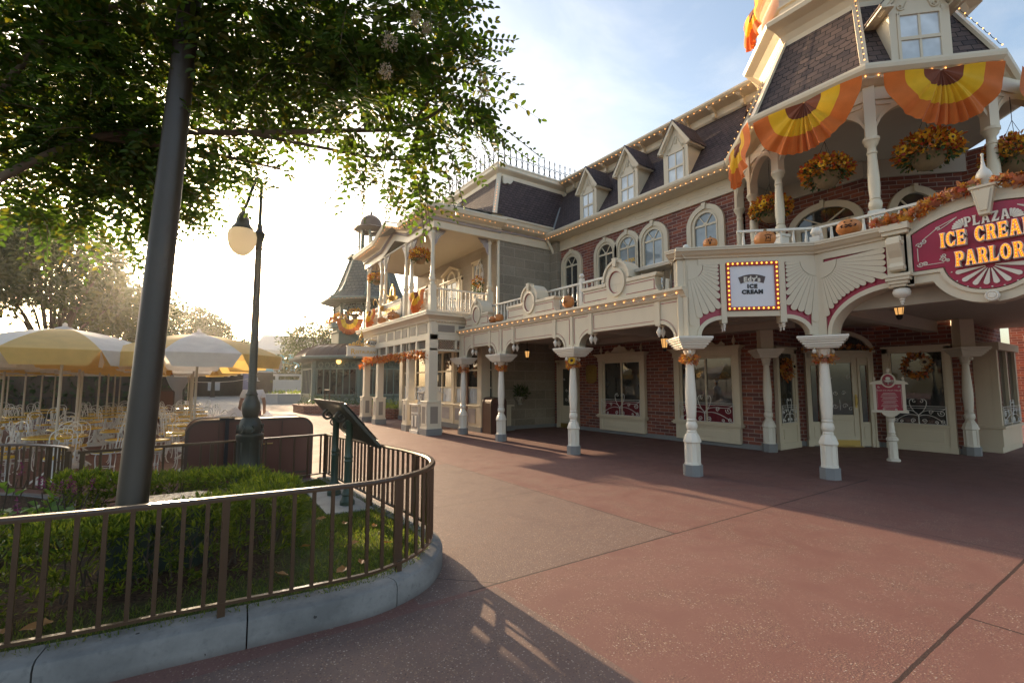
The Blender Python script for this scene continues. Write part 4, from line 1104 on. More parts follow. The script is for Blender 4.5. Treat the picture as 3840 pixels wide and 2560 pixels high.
# --- doors
def panel_door(F, c, w, zt, fr=.14, glass=GLASSG, fancy=True, side=0.0, trans=False, handle=1):
    q = part('door', MB(), CREAM, bb); m = MB(F); d = -.09
    H = w+side
    for s_ in (-1, 1):
        a, b = sorted((c+s_*(H+fr), c+s_*H)); m.box(a, b, d, 0, 0, zt); a, b = sorted((c+s_*(H+fr+.02), c+s_*(H+fr-.05))); m.box(a, b, d-.02, 0, 0, .16)
        a, b = sorted((c+s_*(H+fr), c+s_*(H+fr-.035))); m.box(a, b, d-.02, d, .16, zt)
        if side:
            a, b = sorted((c+s_*w, c+s_*(w+.06))); m.box(a, b, d, 0, 0, zt-.12)
            a, b = sorted((c+s_*(w+.06), c+s_*H)); m.box(a, b, -.05, 0, .02, .62); m.box(a, b, -.06, 0, 2.06, zt-.12); m.box(a+.04, b-.04, -.06, 0, .2, .5)
    m.box(c-H-fr, c+H+fr, d, 0, zt-.12, zt); m.box(c-H-fr-.05, c+H+fr+.05, d-.05, 0, zt, zt+.06)
    for s_ in (-1, 1): a, b = sorted((c+s_*w, c+s_*(w-.13))); m.box(a, b, -.06, 0, .02, zt-.12)
    m.box(c-w+.13, c+w-.13, -.06, 0, zt-.26, zt-.12); m.box(c-w+.13, c+w-.13, -.06, 0, .66, .80); m.box(c-w+.13, c+w-.13, -.06, 0, .16, .28); m.box(c-w+.13, c+w-.13, -.045, 0, .28, .66); m.box(c-w+.22, c+w-.22, -.055, 0, .34, .60)
    fill(q, m, bevel=.005)
    g = MB(F); g.box(c-w+.13, c+w-.13, -.03, -.008, .80, zt-.26)
    if side:
        for s_ in (-1, 1): a, b = sorted((c+s_*(w+.06), c+s_*H)); g.box(a+.04, b-.04, -.03, -.008, .62, 2.06)
    part('pane', g, glass, q)
    if fancy:
        e = MB(F)
        for s_ in (-1, 1):
            for (x, z, r) in ((.30, 1.95, .09), (.22, 1.75, .05), (.12, 1.02, .07), (.26, .95, .06), (.10, 1.35, .06), (.28, 1.45, .05), (.31, 1.2, .04)):
                if x < w-.16: scroll(e, c+s_*x, z, r, 1.3, 0, -.036, s_, .006, 16)
        e.tube([(c, -.036, .92), (c, -.036, 1.18)], .008, 5)
        part('etching', e, IRONW, q)
    h = MB(F); x = c+handle*(w-.065)
    h.box(x-.022, x+.022, -.075, -.06, .98, 1.32); h.tube([(x, -.10, 1.05), (x, -.12, 1.10), (x, -.12, 1.22), (x, -.10, 1.27)], .012, 6); h.box(c-w+.02, c+w-.02, -.066, -.06, .03, .17); h.box(c-w-.03, c+w+.03, -.10, .0, .0, .02)
    part('handle', h, BRASS, q)
    return q
panel_door(FW, 13.9-13.12, .42, 2.38, .14)
FD = frame(13.20, 6.05, 0, atan2(4.83-6.05, 14.66-13.20)); LD = hypot(14.66-13.20, 4.83-6.05)
dq = panel_door(FD, LD/2, .44, 2.38, .12, side=.26, handle=1)
# transom fanlight over the entrance with a dried-leaf garland lying along it
m = MB(FD); c = LD/2; m.ring([(c-.86,2.44)]+arc(c, 2.44, .86, 180, 0, 18, .52)+[(c+.86,2.44)], [(c-.74,2.44)]+arc(c, 2.44, .74, 180, 0, 18, .42)+[(c+.74,2.44)], -.10, 0)
tq = part('fanlight', m, CREAM, bb, smooth=40); g = MB(FD); g.prism(arc(c, 2.44, .74, 180, 0, 18, .42), -.02, 0); part('pane', g, GLASS, tq)
# narrow windows either side of the recessed entrance (facing -Y and -X)
def slim_window(F, c, w, zt=2.46):
    q = part('entrance_window', MB(), CREAM, bb); m = MB(F); d = -.09
    for s_ in (-1, 1): a, b = sorted((c+s_*w, c+s_*(w-.12))); m.box(a, b, d, 0, 0, zt); a, b = sorted((c+s_*(w-.12), c+s_*(w-.17))); m.box(a, b, d+.03, 0, .62, zt-.12)
    m.box(c-w, c+w, d, 0, zt-.12, zt); m.box(c-w-.02, c+w+.02, d-.02, 0, zt, zt+.05); m.box(c-w+.12, c+w-.12, d+.02, 0, .0, .62); m.box(c-w+.10, c+w-.10, d-.02, 0, .57, .63); m.box(c-w-.02, c+w+.02, d-.02, 0, 0, .15)
    m.box(c-w+.22, c+w-.22, d, 0, .24, .48)
    fill(q, m, bevel=.004)
    g = MB(F); g.box(c-w+.17, c+w-.17, -.03, -.01, .62, zt-.12); part('pane', g, GLASS, q)
    grille(F, c-w+.15, c+w-.15, .64, 1.22, d-.01, q, .0075)
FE = frame(11.75, 6.05, 0, 0.0); slim_window(FE, .68, .50)
FG = frame(14.66, 4.83, 0, -pi/2); slim_window(FG, .82, .66)
# bay window and corner on the right
FH = frame(14.66, 3.2, 0, 0.0)
q = part('bay_window', MB(), CREAM, bb); m = MB(FH); 
m.box(.95, 2.9, -.42, 0, .14, .55); m.box(.90, 2.95, -.48, 0, .55, .62); m.box(.95, 1.08, -.42, -.3, .62, 2.4); m.box(2.77, 2.9, -.42, -.3, .62, 2.4); m.box(1.86, 1.95, -.42, -.3, .62, 2.4); m.box(.90, 2.95, -.48, 0, 2.38, 2.56); m.box(.95, 1.0, -.3, 0, .62, 2.4); m.box(.93, 2.92, -.40, 0, 0, .14)
fill(q, m, bevel=.005); g = MB(FH); g.box(1.0, 2.85, -.36, 0, .62, 2.38); part('pane', g, GLASS, q); grille(FH, 1.05, 2.80, .66, 1.2, -.44, q)
# engaged columns at the corners of the recessed entrance
for (x, y, r_) in ((11.47, 5.98, pi*.25), (14.62, 3.12, pi*.25)):
    e = porch_post(x, y, bb, r_); e.name = 'engaged_column'
    m = MB(Matrix.Translation((x, y, 0)) @ Matrix.Rotation(r_, 4, 'Z')); m.box(-.14, .14, -.14, .14, 2.41, 3.05); part('impost', m, CREAM, e)

# --- dormers of the long roof
def dormer(F, c, w, zb, zw, zp, depth, mat_roof, parent, ov=.13, wide=True):
    q = part('dormer', MB(), CREAM, parent); m = MB(F)
    ze = zw                                                          # eave height
    m.prism([(c-w, zb), (c+w, zb), (c+w, ze), (c, zp-.10), (c-w, ze)], 0, depth)
    # corner boards and window frame
    for s_ in (-1, 1): a, b = sorted((c+s_*w, c+s_*(w-.12))); m.box(a, b, -.025, 0, zb, ze-.02); a, b = sorted((c+s_*(w-.12), c+s_*(w-.165))); m.box(a, b, -.04, 0, zb, ze-.10)
    m.box(c-w+.12, c+w-.12, -.04, 0, ze-.145, ze-.09); m.box(c-w+.165, c+w-.165, -.035, 0, zb, zb+.05)
    # raking cornices
    sl_ = (zp-ze)/(w+ov*.2)
    for s_ in (-1, 1):
        p0 = (c+s_*(w+ov), ze-.02-.0); p1 = (c, zp)
        m.prism([(c, zp), (c, zp-.13), (c+s_*(w+ov-.05), ze-.075), (c+s_*(w+ov), ze-.05), (c+s_*(w+ov), ze+.0)], -ov, depth*.0+.02)
        m.prism([(c, zp-.13), (c, zp-.17), (c+s_*(w+ov-.09), ze-.10), (c+s_*(w+ov-.05), ze-.075)], -ov+.05, .02)
        m.box(*sorted((c+s_*(w+ov), c+s_*(w-.01))), -ov, depth*.75, ze-.07, ze-.035)
    fill(q, m, bevel=.003)
    r_ = MB(F)
    for s_ in (-1, 1):
        a = (c, -ov-.01, zp+.02); b = (c+s_*(w+ov+.02), -ov-.01, ze-.005); b2 = (c+s_*(w+ov+.02), depth*.85, ze-.005); a2 = (c, depth*1.25, zp+.02)
        t = .025
        vs = [a, b, b2, a2] + [(p[0], p[1], p[2]-t) for p in (a, b, b2, a2)]
        fs = [(0,1,2,3),(7,6,5,4),(0,4,5,1),(1,5,6,2),(2,6,7,3),(3,7,4,0)]
        r_.add(vs, fs if s_ < 0 else [f[::-1] for f in fs])
    part('dormer_roof', r_, mat_roof, q)
    g = MB(F); g.box(c-w+.165, c+w-.165, -.012, -.002, zb+.05, ze-.145); part('pane', g, GLASSW, q)
    u = MB(F); zm = (zb+ze-.1)/2; u.box(c-.018, c+.018, -.028, -.012, zb+.05, ze-.145); u.box(c-w+.165, c+w-.165, -.036, -.012, zm-.03, zm+.03)
    part('glazing_bars', u, CREAM, q)
    s2 = MB(F); k = w/.42
    for s_ in (-1, 1):
        scroll(s2, c+s_*.24*k, ze+.03*k, .062*k, 1.3, pi if s_ > 0 else 0, -.008, s_, .013*k)
        s2.tube(bez((c+s_*.18*k, ze+.03*k), (c+s_*.14*k, ze+.16*k), (c+s_*.10*k, ze+.12*k), (c+s_*.07*k, ze+.30*k), -.008), .013*k, 6)
        s2.tube(bez((c+s_*.03*k, ze+.36*k), (c+s_*.06*k, ze+.28*k), (c+s_*.01*k, ze+.20*k), (c+s_*.03*k, ze+.13*k), -.008), .018*k, 6)
    part('scrollwork', s2, CREAM, q, smooth=50)
FDm = frame(11.1, 13.9, 0, -pi/2)
for Yc in (11.56, 9.80, 8.04): dormer(FDm, 13.9-Yc, .405, 7.17, 8.18, 8.97, .75, SHINGLE, bb)

# --- octagonal turret
TC = (12.1, 4.07)
def octp(a, i): r = a/cos(pi/8); t = R(22.5+45*i); return (TC[0]+r*cos(t), TC[1]+r*sin(t))
def octring(m, prof, closed=True, idx=range(8)):
    """profile of (apothem, z) swept round the octagon"""
    k = len(prof); vs = []; ii = list(idx)
    for i in ii:
        for a, z in prof: p = octp(a, i); vs.append((p[0], p[1], z))
    n = len(ii); fs = []
    for i in range(n if closed else n-1):
        j = (i+1) % n
        for q in range(k-1): fs.append((i*k+q, j*k+q, j*k+q+1, i*k+q+1))
    m.add(vs, fs)
tur = MB(); octring(tur, [(2.0,6.86),(2.30,6.90),(2.42,6.95),(2.46,6.985),(2.50,7.0),(2.55,7.06),(2.56,7.12),(2.55,7.165),(2.38,7.175)])
part('turret_eave', tur, CREAM, bb)
m = MB(); octring(m, [(2.42,7.17),(1.60,9.0)]); part('turret_roof', m, SHINGLET, bb)
m = MB()
for i in range(8):
    p, q = octp(2.44, i), octp(1.61, i); m.bar((p[0], p[1], 7.18), (q[0], q[1], 9.0), .12, .05)
    d = Vector((p[0]-TC[0], p[1]-TC[1], 0)).normalized()
part('hip_boards', m, CREAM, bb)
m = MB(); octring(m, [(1.56,8.72),(1.64,8.74),(1.66,8.98),(1.72,9.10),(1.84,9.20),(1.98,9.26),(2.02,9.28),(2.04,9.36),(2.0,9.42),(1.6,9.44)]); part('upper_cove', m, CREAM, bb)
m = MB(); octring(m, [(1.70,9.42),(1.70,9.75),(1.75,9.76),(1.75,9.80),(1.70,9.81),(1.70,10.35),(1.78,10.42),(1.86,10.46),(1.92,10.50),(1.92,10.58),(1.5,10.6)]); part('lantern_parapet', m, CREAM, bb)
m = MB(); m.vprism([octp(2.1, i) for i in range(8)], 6.55, 6.60); part('veranda_ceiling', m, CEILP, bb)
cols = [(11.30,6.38),(10.72,5.72),(9.95,4.76),(9.95,3.13),(11.23,1.83),(13.0,1.2)]
for i, (x, y) in enumerate(cols):
    q = part('veranda_column', MB(), CREAM, bb); m = MB()
    m.lathe([(.095,4.62),(.07,4.64),(.095,4.68),(.105,4.74),(.095,4.80),(.072,4.83),(.085,4.85),(.078,4.88),(.090,5.05),(.088,5.25),(.075,5.50),(.068,5.66),(.082,5.675),(.082,5.70),(.068,5.715),(.066,5.80),(.105,5.85),(.11,5.89),(.13,5.91),(.13,5.96)], x, y, 0, 18)
    fill(q, m, 40)
    a, b = cols[max(i-1, 0)], cols[min(i+1, 5)]; rot = atan2(b[1]-a[1], b[0]-a[0])
    m = MB(frame(x, y, 0, rot)); m.box(-.10, .10, -.10, .10, 3.9, 4.62); m.box(-.12, .12, -.12, .12, 4.02, 4.10); m.box(-.12,.12,-.12,.12,4.56,4.62); part('pedestal', m, WHITE, q, bevel=.006)
    m = MB(frame(x, y, 0, rot)); m.box(-.085, .085, -.085, .085, 5.96, 6.9); part('pier', m, CREAM, q)
for (a, b) in zip(cols, cols[1:]):
    a = Vector(a); b = Vector(b); L = (b-a).length; F = frame(a.x, a.y, 0, atan2(b.y-a.y, b.x-a.x)); m = MB(F)
    h = L/2; rz = min(.62, h*.8)
    def archz(x): 
        rr = min(h-.06, .62); e = min(x, L-x)-.05
        return 5.99+.56*sqrt(max(0, 1-((rr-e)/rr)**2)) if 0 <= e < rr else (5.99 if e < 0 else 6.55)
    xs = [.02+(L-.04)*i/28 for i in range(29)]
    m.ring([(x, min(6.68, archz(x)+.10)) for x in xs], [(x, archz(x)) for x in xs], -.07, .07)
    m.box(0, L, -.06, .06, 6.66, 6.92)
    m.ring([(x, 6.68) for x in xs], [(x, min(6.67, archz(x)+.10)) for x in xs], -.035, .035)
    m.box(.09, L-.09, -.05, .05, 6.56, 6.60)
    part('veranda_arch', m, CREAM, bb, smooth=35)
# veranda doors with round heads, behind the columns
def veranda_door(F, c, w, zs, rz):
    q = part('veranda_door', MB(), CREAM, bb); m = MB(F); z0 = 3.92
    m.ring([(c-w,z0)]+arc(c, zs, w, 180, 0, 24, rz)+[(c+w,z0)], [(c-w+.16,z0)]+arc(c, zs, w-.16, 180, 0, 24, rz-.15)+[(c+w-.16,z0)], -.09, 0)
    m.box(c-.04, c+.04, -.13, 0, zs+rz-.15, zs+rz+.04); m.box(c-w+.16, c+w-.16, -.06, 0, zs-.05, zs+.05); m.box(c-.05, c+.05, -.05, 0, z0, zs)
    for s_ in (-1, 1): a, b = sorted((c+s_*(w-.16), c+s_*(w-.28))); m.box(a, b, -.05, 0, z0, zs)
    for a in (45, 135): m.bar((c, -.03, zs), (c+(w-.18)*cos(R(a)), -.03, zs+(rz-.17)*sin(R(a))), .04, .03)
    fill(q, m, 40); g = MB(F); g.prism([(c-w+.16,z0)]+arc(c, zs, w-.16, 180, 0, 18, rz-.15)+[(c+w-.16,z0)], -.015, 0); part('pane', g, GLASS, q)
veranda_door(frame(12.35, 6.35, 0, -pi/2), 1.45, .80, 5.32, .55)
veranda_door(frame(12.35, 4.10, 0, -pi/4), .98, .55, 5.30, .60)
m = MB(); m.box(12.27, 12.35, 4.05, 6.2, 6.16, 6.55); m.vprism([(12.29,4.08),(13.72,2.65),(13.77,2.70),(12.35,4.12)], 6.16, 6.55); m.box(11.5, 12.3, 6.12, 6.2, 6.16, 6.55)
part('wall_cornice', m, CEILP, bb)
# turret dormer on the face towards the camera's right
FT = frame(TC[0]+2.36*cos(R(225)), TC[1]+2.36*sin(R(225)), 0, -pi/4)
dormer(FT, -.08, .47, 7.16, 8.22, 9.0, .95, SHINGLET, bb, ov=.20)

# --- downpipe at the inner corner with the stone building
m = MB(); m.tube([(11.1,13.78,7.02),(11.1,13.78,6.95),(11.36,13.72,6.45),(11.40,13.72,6.2),(11.40,13.72,3.4)], .05, 8)
part('downpipe', m, WARMWHITE, bb, smooth=50)
# ------------------------------------------------------------------ stone restaurant with its two-storey porch
rb = thing('stone_restaurant', 'grey stone and cream restaurant with two-storey porch and iron roof cresting', 'building', (8.9, 17, 0))
PX = 6.45
m = MB(); m.box(8.98, 11.9, 13.92, 14.15, 0, 6.62); m.box(11.3, 11.55, 13.5, 13.92, 3.3, 6.9); part('side_wall', m, STONE, rb)
m = MB(); m.box(8.9, 9.2, 13.95, 20.9, 3.8, 6.75); part('porch_wall', m, STONEWARM, rb)
# ground floor shop front, set back behind the posts
m = MB(); m.box(8.15, 8.5, 13.62, 20.85, 2.75, 3.8); m.box(8.5, 9.4, 13.62, 13.92, 2.6, 3.8); m.box(8.15, 9.4, 13.60, 13.75, 2.9, 3.6)
for (a, b) in ((13.60,13.86),(15.55,15.75),(17.55,17.75),(20.5,20.85)): m.box(8.10, 8.45, a, b, .16, 3.0)
m.box(8.55, 9.0, 13.60, 13.75, .16, 2.7); m.box(8.10, 8.35, 13.58, 13.62, .16, 2.7)
m.box(8.13, 8.35, 13.8, 20.6, .16, .82); m.box(8.35, 9.3, 13.60, 13.70, .16, .82); m.box(8.08, 8.35, 13.6, 20.6, .82, .87); m.box(8.08, 9.4, 13.55, 13.7, .82, .87)
part('shop_front', m, CREAM, rb, bevel=.004)
m = MB(); m.box(8.06, 8.5, 13.55, 20.85, 0, .16); m.box(8.5, 9.4, 13.54, 13.9, 0, .16); m.box(9.0, 11.5, 13.88, 13.92, 0, .12); part('base_course', m, GREYBASE, rb)
for i, (a, b) in enumerate(((13.86,15.55),(15.75,17.55),(17.75,20.5))):
    w = part('shop_window', MB(), CREAM, rb); m = MB()
    for y in (a+.02, (a+b)/2, b-.02): m.box(8.16, 8.22, y-.03, y+.03, .87, 2.75)
    for z in (.90, 1.45, 2.05): m.box(8.165, 8.21, a, b, z-.025, z+.025)
    m.box(8.12, 8.14, a+.12, b-.12, .28, .72); fill(w, m)
    g = MB(); g.box(8.225, 8.24, a, b, .87, 2.75); part('pane', g, GLASS, w)
    k = MB(); n = 24
    for q in range(n):
        y0 = a+(b-a)*q/n; y1 = a+(b-a)*(q+1)/n; e = .004*(q % 2); k.quad((8.218-e, y0, .9), (8.218-e, y1, .9), (8.218-e, y1, 1.42), (8.218-e, y0, 1.42))
    part('cafe_curtain', k, GLASSW, w)
w = part('shop_window', MB(), CREAM, rb); m = MB()
for x in (8.37, 8.75): m.box(x-.03, x+.03, 13.62, 13.68, .87, 2.6)
for z in (1.45, 2.05): m.box(8.35, 8.95, 13.63, 13.67, z-.02, z+.02)
fill(w, m); g = MB(); g.box(8.35, 8.98, 13.68, 13.70, .87, 2.6); part('pane', g, GLASS, w)
m = MB(); m.box(8.105, 8.13, 14.0, 14.4, .27, .74);
for (a, b) in ((14.0,14.5),(15.0,15.45),(15.9,16.5),(16.9,17.4)): m.box(8.112, 8.13, a, b, .30, .72)
part('dado_panel', m, MAUVE, rb)
# maroon door set in the shop front
m = MB(); m.box(8.10, 8.16, 14.55, 14.95, .02, 2.5); part('door', m, WOODRED, rb)
# ground floor posts on panelled pedestals
posts = [(PX,13.9),(PX,15.58),(PX,18.70),(PX,20.37)]
for i, (x, y) in enumerate(posts):
    s_ = .15 if i in (0,) else .12; p_ = .235 if i == 0 else .19
    q = part('porch_post', MB(), WARMWHITE, rb); m = MB(); m.box(x-s_, x+s_, y-s_, y+s_, 1.04, 3.15); m.box(x-p_-.02, x+p_+.02, y-p_-.02, y+p_+.02, 1.0, 1.05); fill(q, m, bevel=.006)
    m = MB(); m.box(x-p_, x+p_, y-p_, y+p_, .20, 1.0); m.box(x-p_-.02, x+p_+.02, y-p_-.02, y+p_+.02, .20, .25)
    for (a, b) in ((.30,.36),(.88,.94)): m.box(x-p_-.012, x-p_, y-p_+.06, y+p_-.06, a, b); m.box(x-p_+.06, x+p_-.06, y-p_-.012, y-p_, a, b)
    for e in (-1, 1): 
        a, b = sorted((e*(p_-.06), e*(p_-.105))); m.box(x-p_-.012, x-p_, y+a, y+b, .36, .88); m.box(x+a, x+b, y-p_-.012, y-p_, .36, .88)
    part('pedestal', m, WARMWHITE, q)
    m = MB(); m.box(x-p_-.006, x-p_+.01, y-p_+.105, y+p_-.105, .36, .88); m.box(x-p_+.105, x+p_-.105, y-p_-.006, y-p_+.01, .36, .88); part('panel_field', m, TAUPE, q)
    m = MB(); m.box(x-p_-.03, x+p_+.03, y-p_-.03, y+p_+.03, 0, .20); part('plinth', m, GREYBASE, q)
# entablature of the ground floor: lattice, frieze panels, ledge
m = MB(); Y0, Y1 = 13.75, 20.55
m.box(PX-.13, PX+.13, Y0, Y1, 2.64, 2.70); m.box(PX-.13, PX+.13, Y0, Y1, 2.98, 3.16); m.box(PX-.10, PX+.10, Y0, Y1, 3.16, 3.55)
for y in (13.9, 14.85, 15.58, 16.2, 16.9, 17.7, 18.70, 19.5, 20.37): m.box(PX-.12, PX+.11, y-.07, y+.07, 2.64, 3.55)
m.box(PX-.124, 8.9, 13.765, 13.99, 2.985, 3.155); m.box(PX-.094, 8.9, 13.80, 13.98, 3.165, 3.545); m.box(PX+.02, 8.9, 13.77, 13.99, 2.625, 2.68)
for x in (7.25, 8.1): m.box(x-.03, x+.03, 13.77, 13.97, 2.64, 3.0)
part('entablature', m, WARMWHITE, rb)
m = MB()
for (a, b) in ((14.0,14.78),(14.92,15.5),(15.66,17.62),(17.78,18.62),(18.8,20.3)):
    m.box(PX-.112, PX-.09, a+.06, b-.06, 3.20, 3.49)
for (a, b) in ((6.62,7.2),(7.35,8.0),(8.2,8.8)): m.box(a, b, 13.786, 13.81, 3.24, 3.46)
part('frieze_field', m, TAUPE, rb)
m = MB()
def lattice(p0, p1, z0, z1, step, m, w=.022):
    p0 = Vector(p0); p1 = Vector(p1); L = (p1-p0).length; d = (p1-p0).normalized(); H_ = z1-z0
    x = -H_
    while x < L:
        for s_ in (0, 1):
            a0, b0 = x, x+H_; za, zb_ = (z0, z1) if s_ == 0 else (z1, z0)
            t0 = max(0, -a0)/H_; t1 = min(1, (L-a0)/H_)
            if t1 > t0+.05:
                a = p0+d*(a0+t0*H_); b = p0+d*(a0+t1*H_)
                m.bar((a.x, a.y, za+(zb_-za)*t0), (b.x, b.y, za+(zb_-za)*t1), w, .012)
        x += step
lattice((PX-.03,14.0,0), (PX-.03,20.3,0), 2.70, 2.98, .085, m); lattice((6.55,13.86,0), (8.05,13.86,0), 2.68, 2.98, .085, m)
part('lattice', m, TAUPE, rb)
led = [(0,3.55),(-.06,3.57),(-.08,3.62),(-.16,3.68),(-.24,3.72),(-.26,3.73),(-.26,3.80),(-.28,3.81),(-.28,3.86),(0,3.88)]
def swept(prof, path, m):
    """profile (outward offset, z) along a horizontal path; outward = left-hand side of travel is minus"""
    P = [Vector((p[0], p[1], 0)) for p in path]; n = len(P); vs = []; k = len(prof)
    for i in range(n):
        d0 = (P[i]-P[i-1]).normalized() if i else (P[1]-P[0]).normalized(); d1 = (P[i+1]-P[i]).normalized() if i < n-1 else d0
        n0 = Vector((d0.y, -d0.x, 0)); n1 = Vector((d1.y, -d1.x, 0)); b = (n0+n1).normalized(); s_ = 1/max(.3, b.dot(n0))
        for o, z in prof: p = P[i]+b*(o*s_); vs.append((p.x, p.y, z + path[i][2] if len(path[i]) > 2 else z))
    m.add(vs, [(i*k+q, (i+1)*k+q, (i+1)*k+q+1, i*k+q+1) for i in range(n-1) for q in range(k-1)])
m = MB(); swept([(-o, z) for o, z in led], [(8.9,13.8),(PX-.1,13.8),(PX-.1,20.6),(8.9,20.6)][::-1], m)
m.box(PX-.1, 8.9, 13.8, 20.6, 3.80, 3.86); part('porch_ledge', m, WARMWHITE, rb)
m = MB()
y = 13.72
while y < 20.6: m.box(PX-.165, PX-.10, y, y+.05, 3.55, 3.60); y += .10
x = 6.45
while x < 8.9: m.box(x, x+.05, 13.735, 13.80, 3.55, 3.60); x += .10
part('dentils', m, WARMWHITE, rb)
m = MB(); m.box(PX, 8.2, 13.85, 20.5, 2.95, 2.99); part('porch_ceiling', m, CEILP, rb)
# upper porch posts
up = [13.92, 15.62, 16.12, 18.28, 18.74, 20.38]
def upper_post(x, y):
    q = part('upper_post', MB(), WARMWHITE, rb); m = MB()
    m.lathe([(.06,4.75),(.085,4.78),(.085,4.82),(.065,4.85),(.08,4.88),(.10,4.93),(.10,4.98),(.075,5.02),(.085,5.05),(.085,5.09),(.068,5.12),(.066,5.3),(.062,6.0),(.06,6.42),(.085,6.45),(.085,6.50),(.065,6.53),(.10,6.58),(.10,6.62)], x, y, 0, 14)
    fill(q, m, 40); m = MB(); m.box(x-.10, x+.10, y-.10, y+.10, 3.86, 4.75); part('pedestal', m, WARMWHITE, q, bevel=.006)
for y in up: upper_post(PX, y)
upper_post(8.62, 13.95)
# eave: level run, pediment rise over the middle, return along the side
ev = [(0,6.58),(-.02,6.60),(-.02,6.80),(-.05,6.82),(-.05,6.92),(-.10,6.93),(-.12,6.98),(-.26,7.03),(-.34,7.06),(-.42,7.08),(-.44,7.15),(-.46,7.20),(-.44,7.24),(0,7.27)]
def bump_z(y):  # pediment on the front
    return max(0, .42*(1-abs(y-17.2)/1.35))
path = [(8.9,13.72),(PX-.06,13.72)]+[(PX-.06, y, bump_z(y)) for y in (15.84,15.86,17.2,18.54,18.56)]+[(PX-.06,20.75),(8.9,20.75)]
path = [(p+(0,))[:3] for p in path]
m = MB(); swept([(-o, z) for o, z in ev], path[::-1], m); part('porch_eave', m, WARMWHITE, rb)
m = MB(); swept([(.052, 6.82), (.075, 6.83), (.075, 6.915), (.052, 6.92)], path[::-1], m)
for i in range(66):
    y = 13.7+i*.107; m.box(PX-.155, PX-.13, y, y+.045, 6.825+bump_z(y), 6.92+bump_z(y))
part('eave_band', m, MAUVE, rb)
m = MB(); m.box(PX-.05, 8.9, 13.75, 20.7, 6.60, 6.66); part('upper_ceiling', m, CEILP, rb)
m = MB(); m.add([(PX-.45,13.4,7.26),(PX-.45,20.9,7.26),(8.9,20.9,7.42),(8.9,13.4,7.42)], [(0,3,2,1)])
m.add([(PX-.48,15.84,7.26),(PX-.48,17.2,7.70),(PX-.48,18.56,7.26),(8.6,17.2,7.70),(8.6,15.84,7.3),(8.6,18.56,7.3)], [(0,4,3,1),(1,3,5,2)])
part('porch_roof', m, GREYBASE, rb)
# pediment soffit (slanted ceiling under the rise)
m = MB(); m.add([(PX-.02,15.9,6.60),(PX-.02,17.2,7.02),(PX-.02,18.5,6.60),(8.8,15.9,6.6),(8.8,17.2,7.02),(8.8,18.5,6.6)], [(0,1,4,3),(1,2,5,4)]); part('pediment_ceiling', m, CEILP, rb)
# fan brackets at the post heads
def fan_bracket(x, y, dx, dy):
    F = frame(x, y, 0, atan2(dy, dx)); q = part('fan_bracket', MB(), MAUVE, rb); m = MB(F)
    pts = [(.05,6.60),(.46,6.60),(.44,6.55),(.38,6.53),(.36,6.46),(.28,6.42),(.24,6.33),(.17,6.27),(.14,6.16),(.09,6.10),(.05,6.02)]
    m.prism(pts, -.02, .02); fill(q, m)
    m = MB(F)
    for a in range(-84, 0, 14):
        r0, r1 = .10, .30; c = (.06, 6.57); m.bar((c[0]+r0*cos(R(a)), -.026, c[1]+r0*sin(R(a))), (c[0]+r1*cos(R(a)), -.026, c[1]+r1*sin(R(a))), .02, .012)
    scroll(m, .44, 6.57, .03, 1.2, 0, -.02, 1, .008); part('ribs', m, WARMWHITE, q)
for y, d in ((13.92,1),(15.62,-1),(15.62,1),(16.12,-1),(16.12,1),(18.28,-1),(18.28,1),(18.74,1),(20.38,-1)):
    if d: fan_bracket(PX, y, 0, d) if not (y == 15.62 and d == 1) else None
fan_bracket(PX, 13.92, 1, 0); fan_bracket(8.62, 13.95, -1, 0)
# upper balustrade
def ub(a, b, n, z0=3.92, z1=4.66):
    q = part('upper_balustrade', MB(), WHITE, rb); a = Vector(a); b = Vector(b); m = MB()
    m.bar((a.x,a.y,z1), (b.x,b.y,z1), .07, .045); m.bar((a.x,a.y,z0+.04), (b.x,b.y,z0+.04), .05, .04); fill(q, m)
    for i in range(n):
        p = a.lerp(b, (i+.5)/n); m = MB(); baluster(m, p.x, p.y, z0+.05, z1-.02); part('baluster', m, WHITE, q, smooth=40)
    m = MB(); d = (b-a); F = frame(a.x, a.y, 0, atan2(d.y, d.x)); m.m = F
    for i in range(n-1):
        x = d.length*(i+1)/n
        m.box(x-.02, x+.02, -.006, .006, 4.0, 4.3); m.ball(x, 0, 4.36, .03, .04, 6, 5); m.ball(x, 0, 4.1, .03, .03, 6, 5)
    part('infill', m, WHITE, q)
ub((PX,13.95,0), (8.6,13.95,0), 13); ub((PX,14.05,0), (PX,15.5,0), 9); ub((PX,18.85,0), (PX,20.3,0), 9)
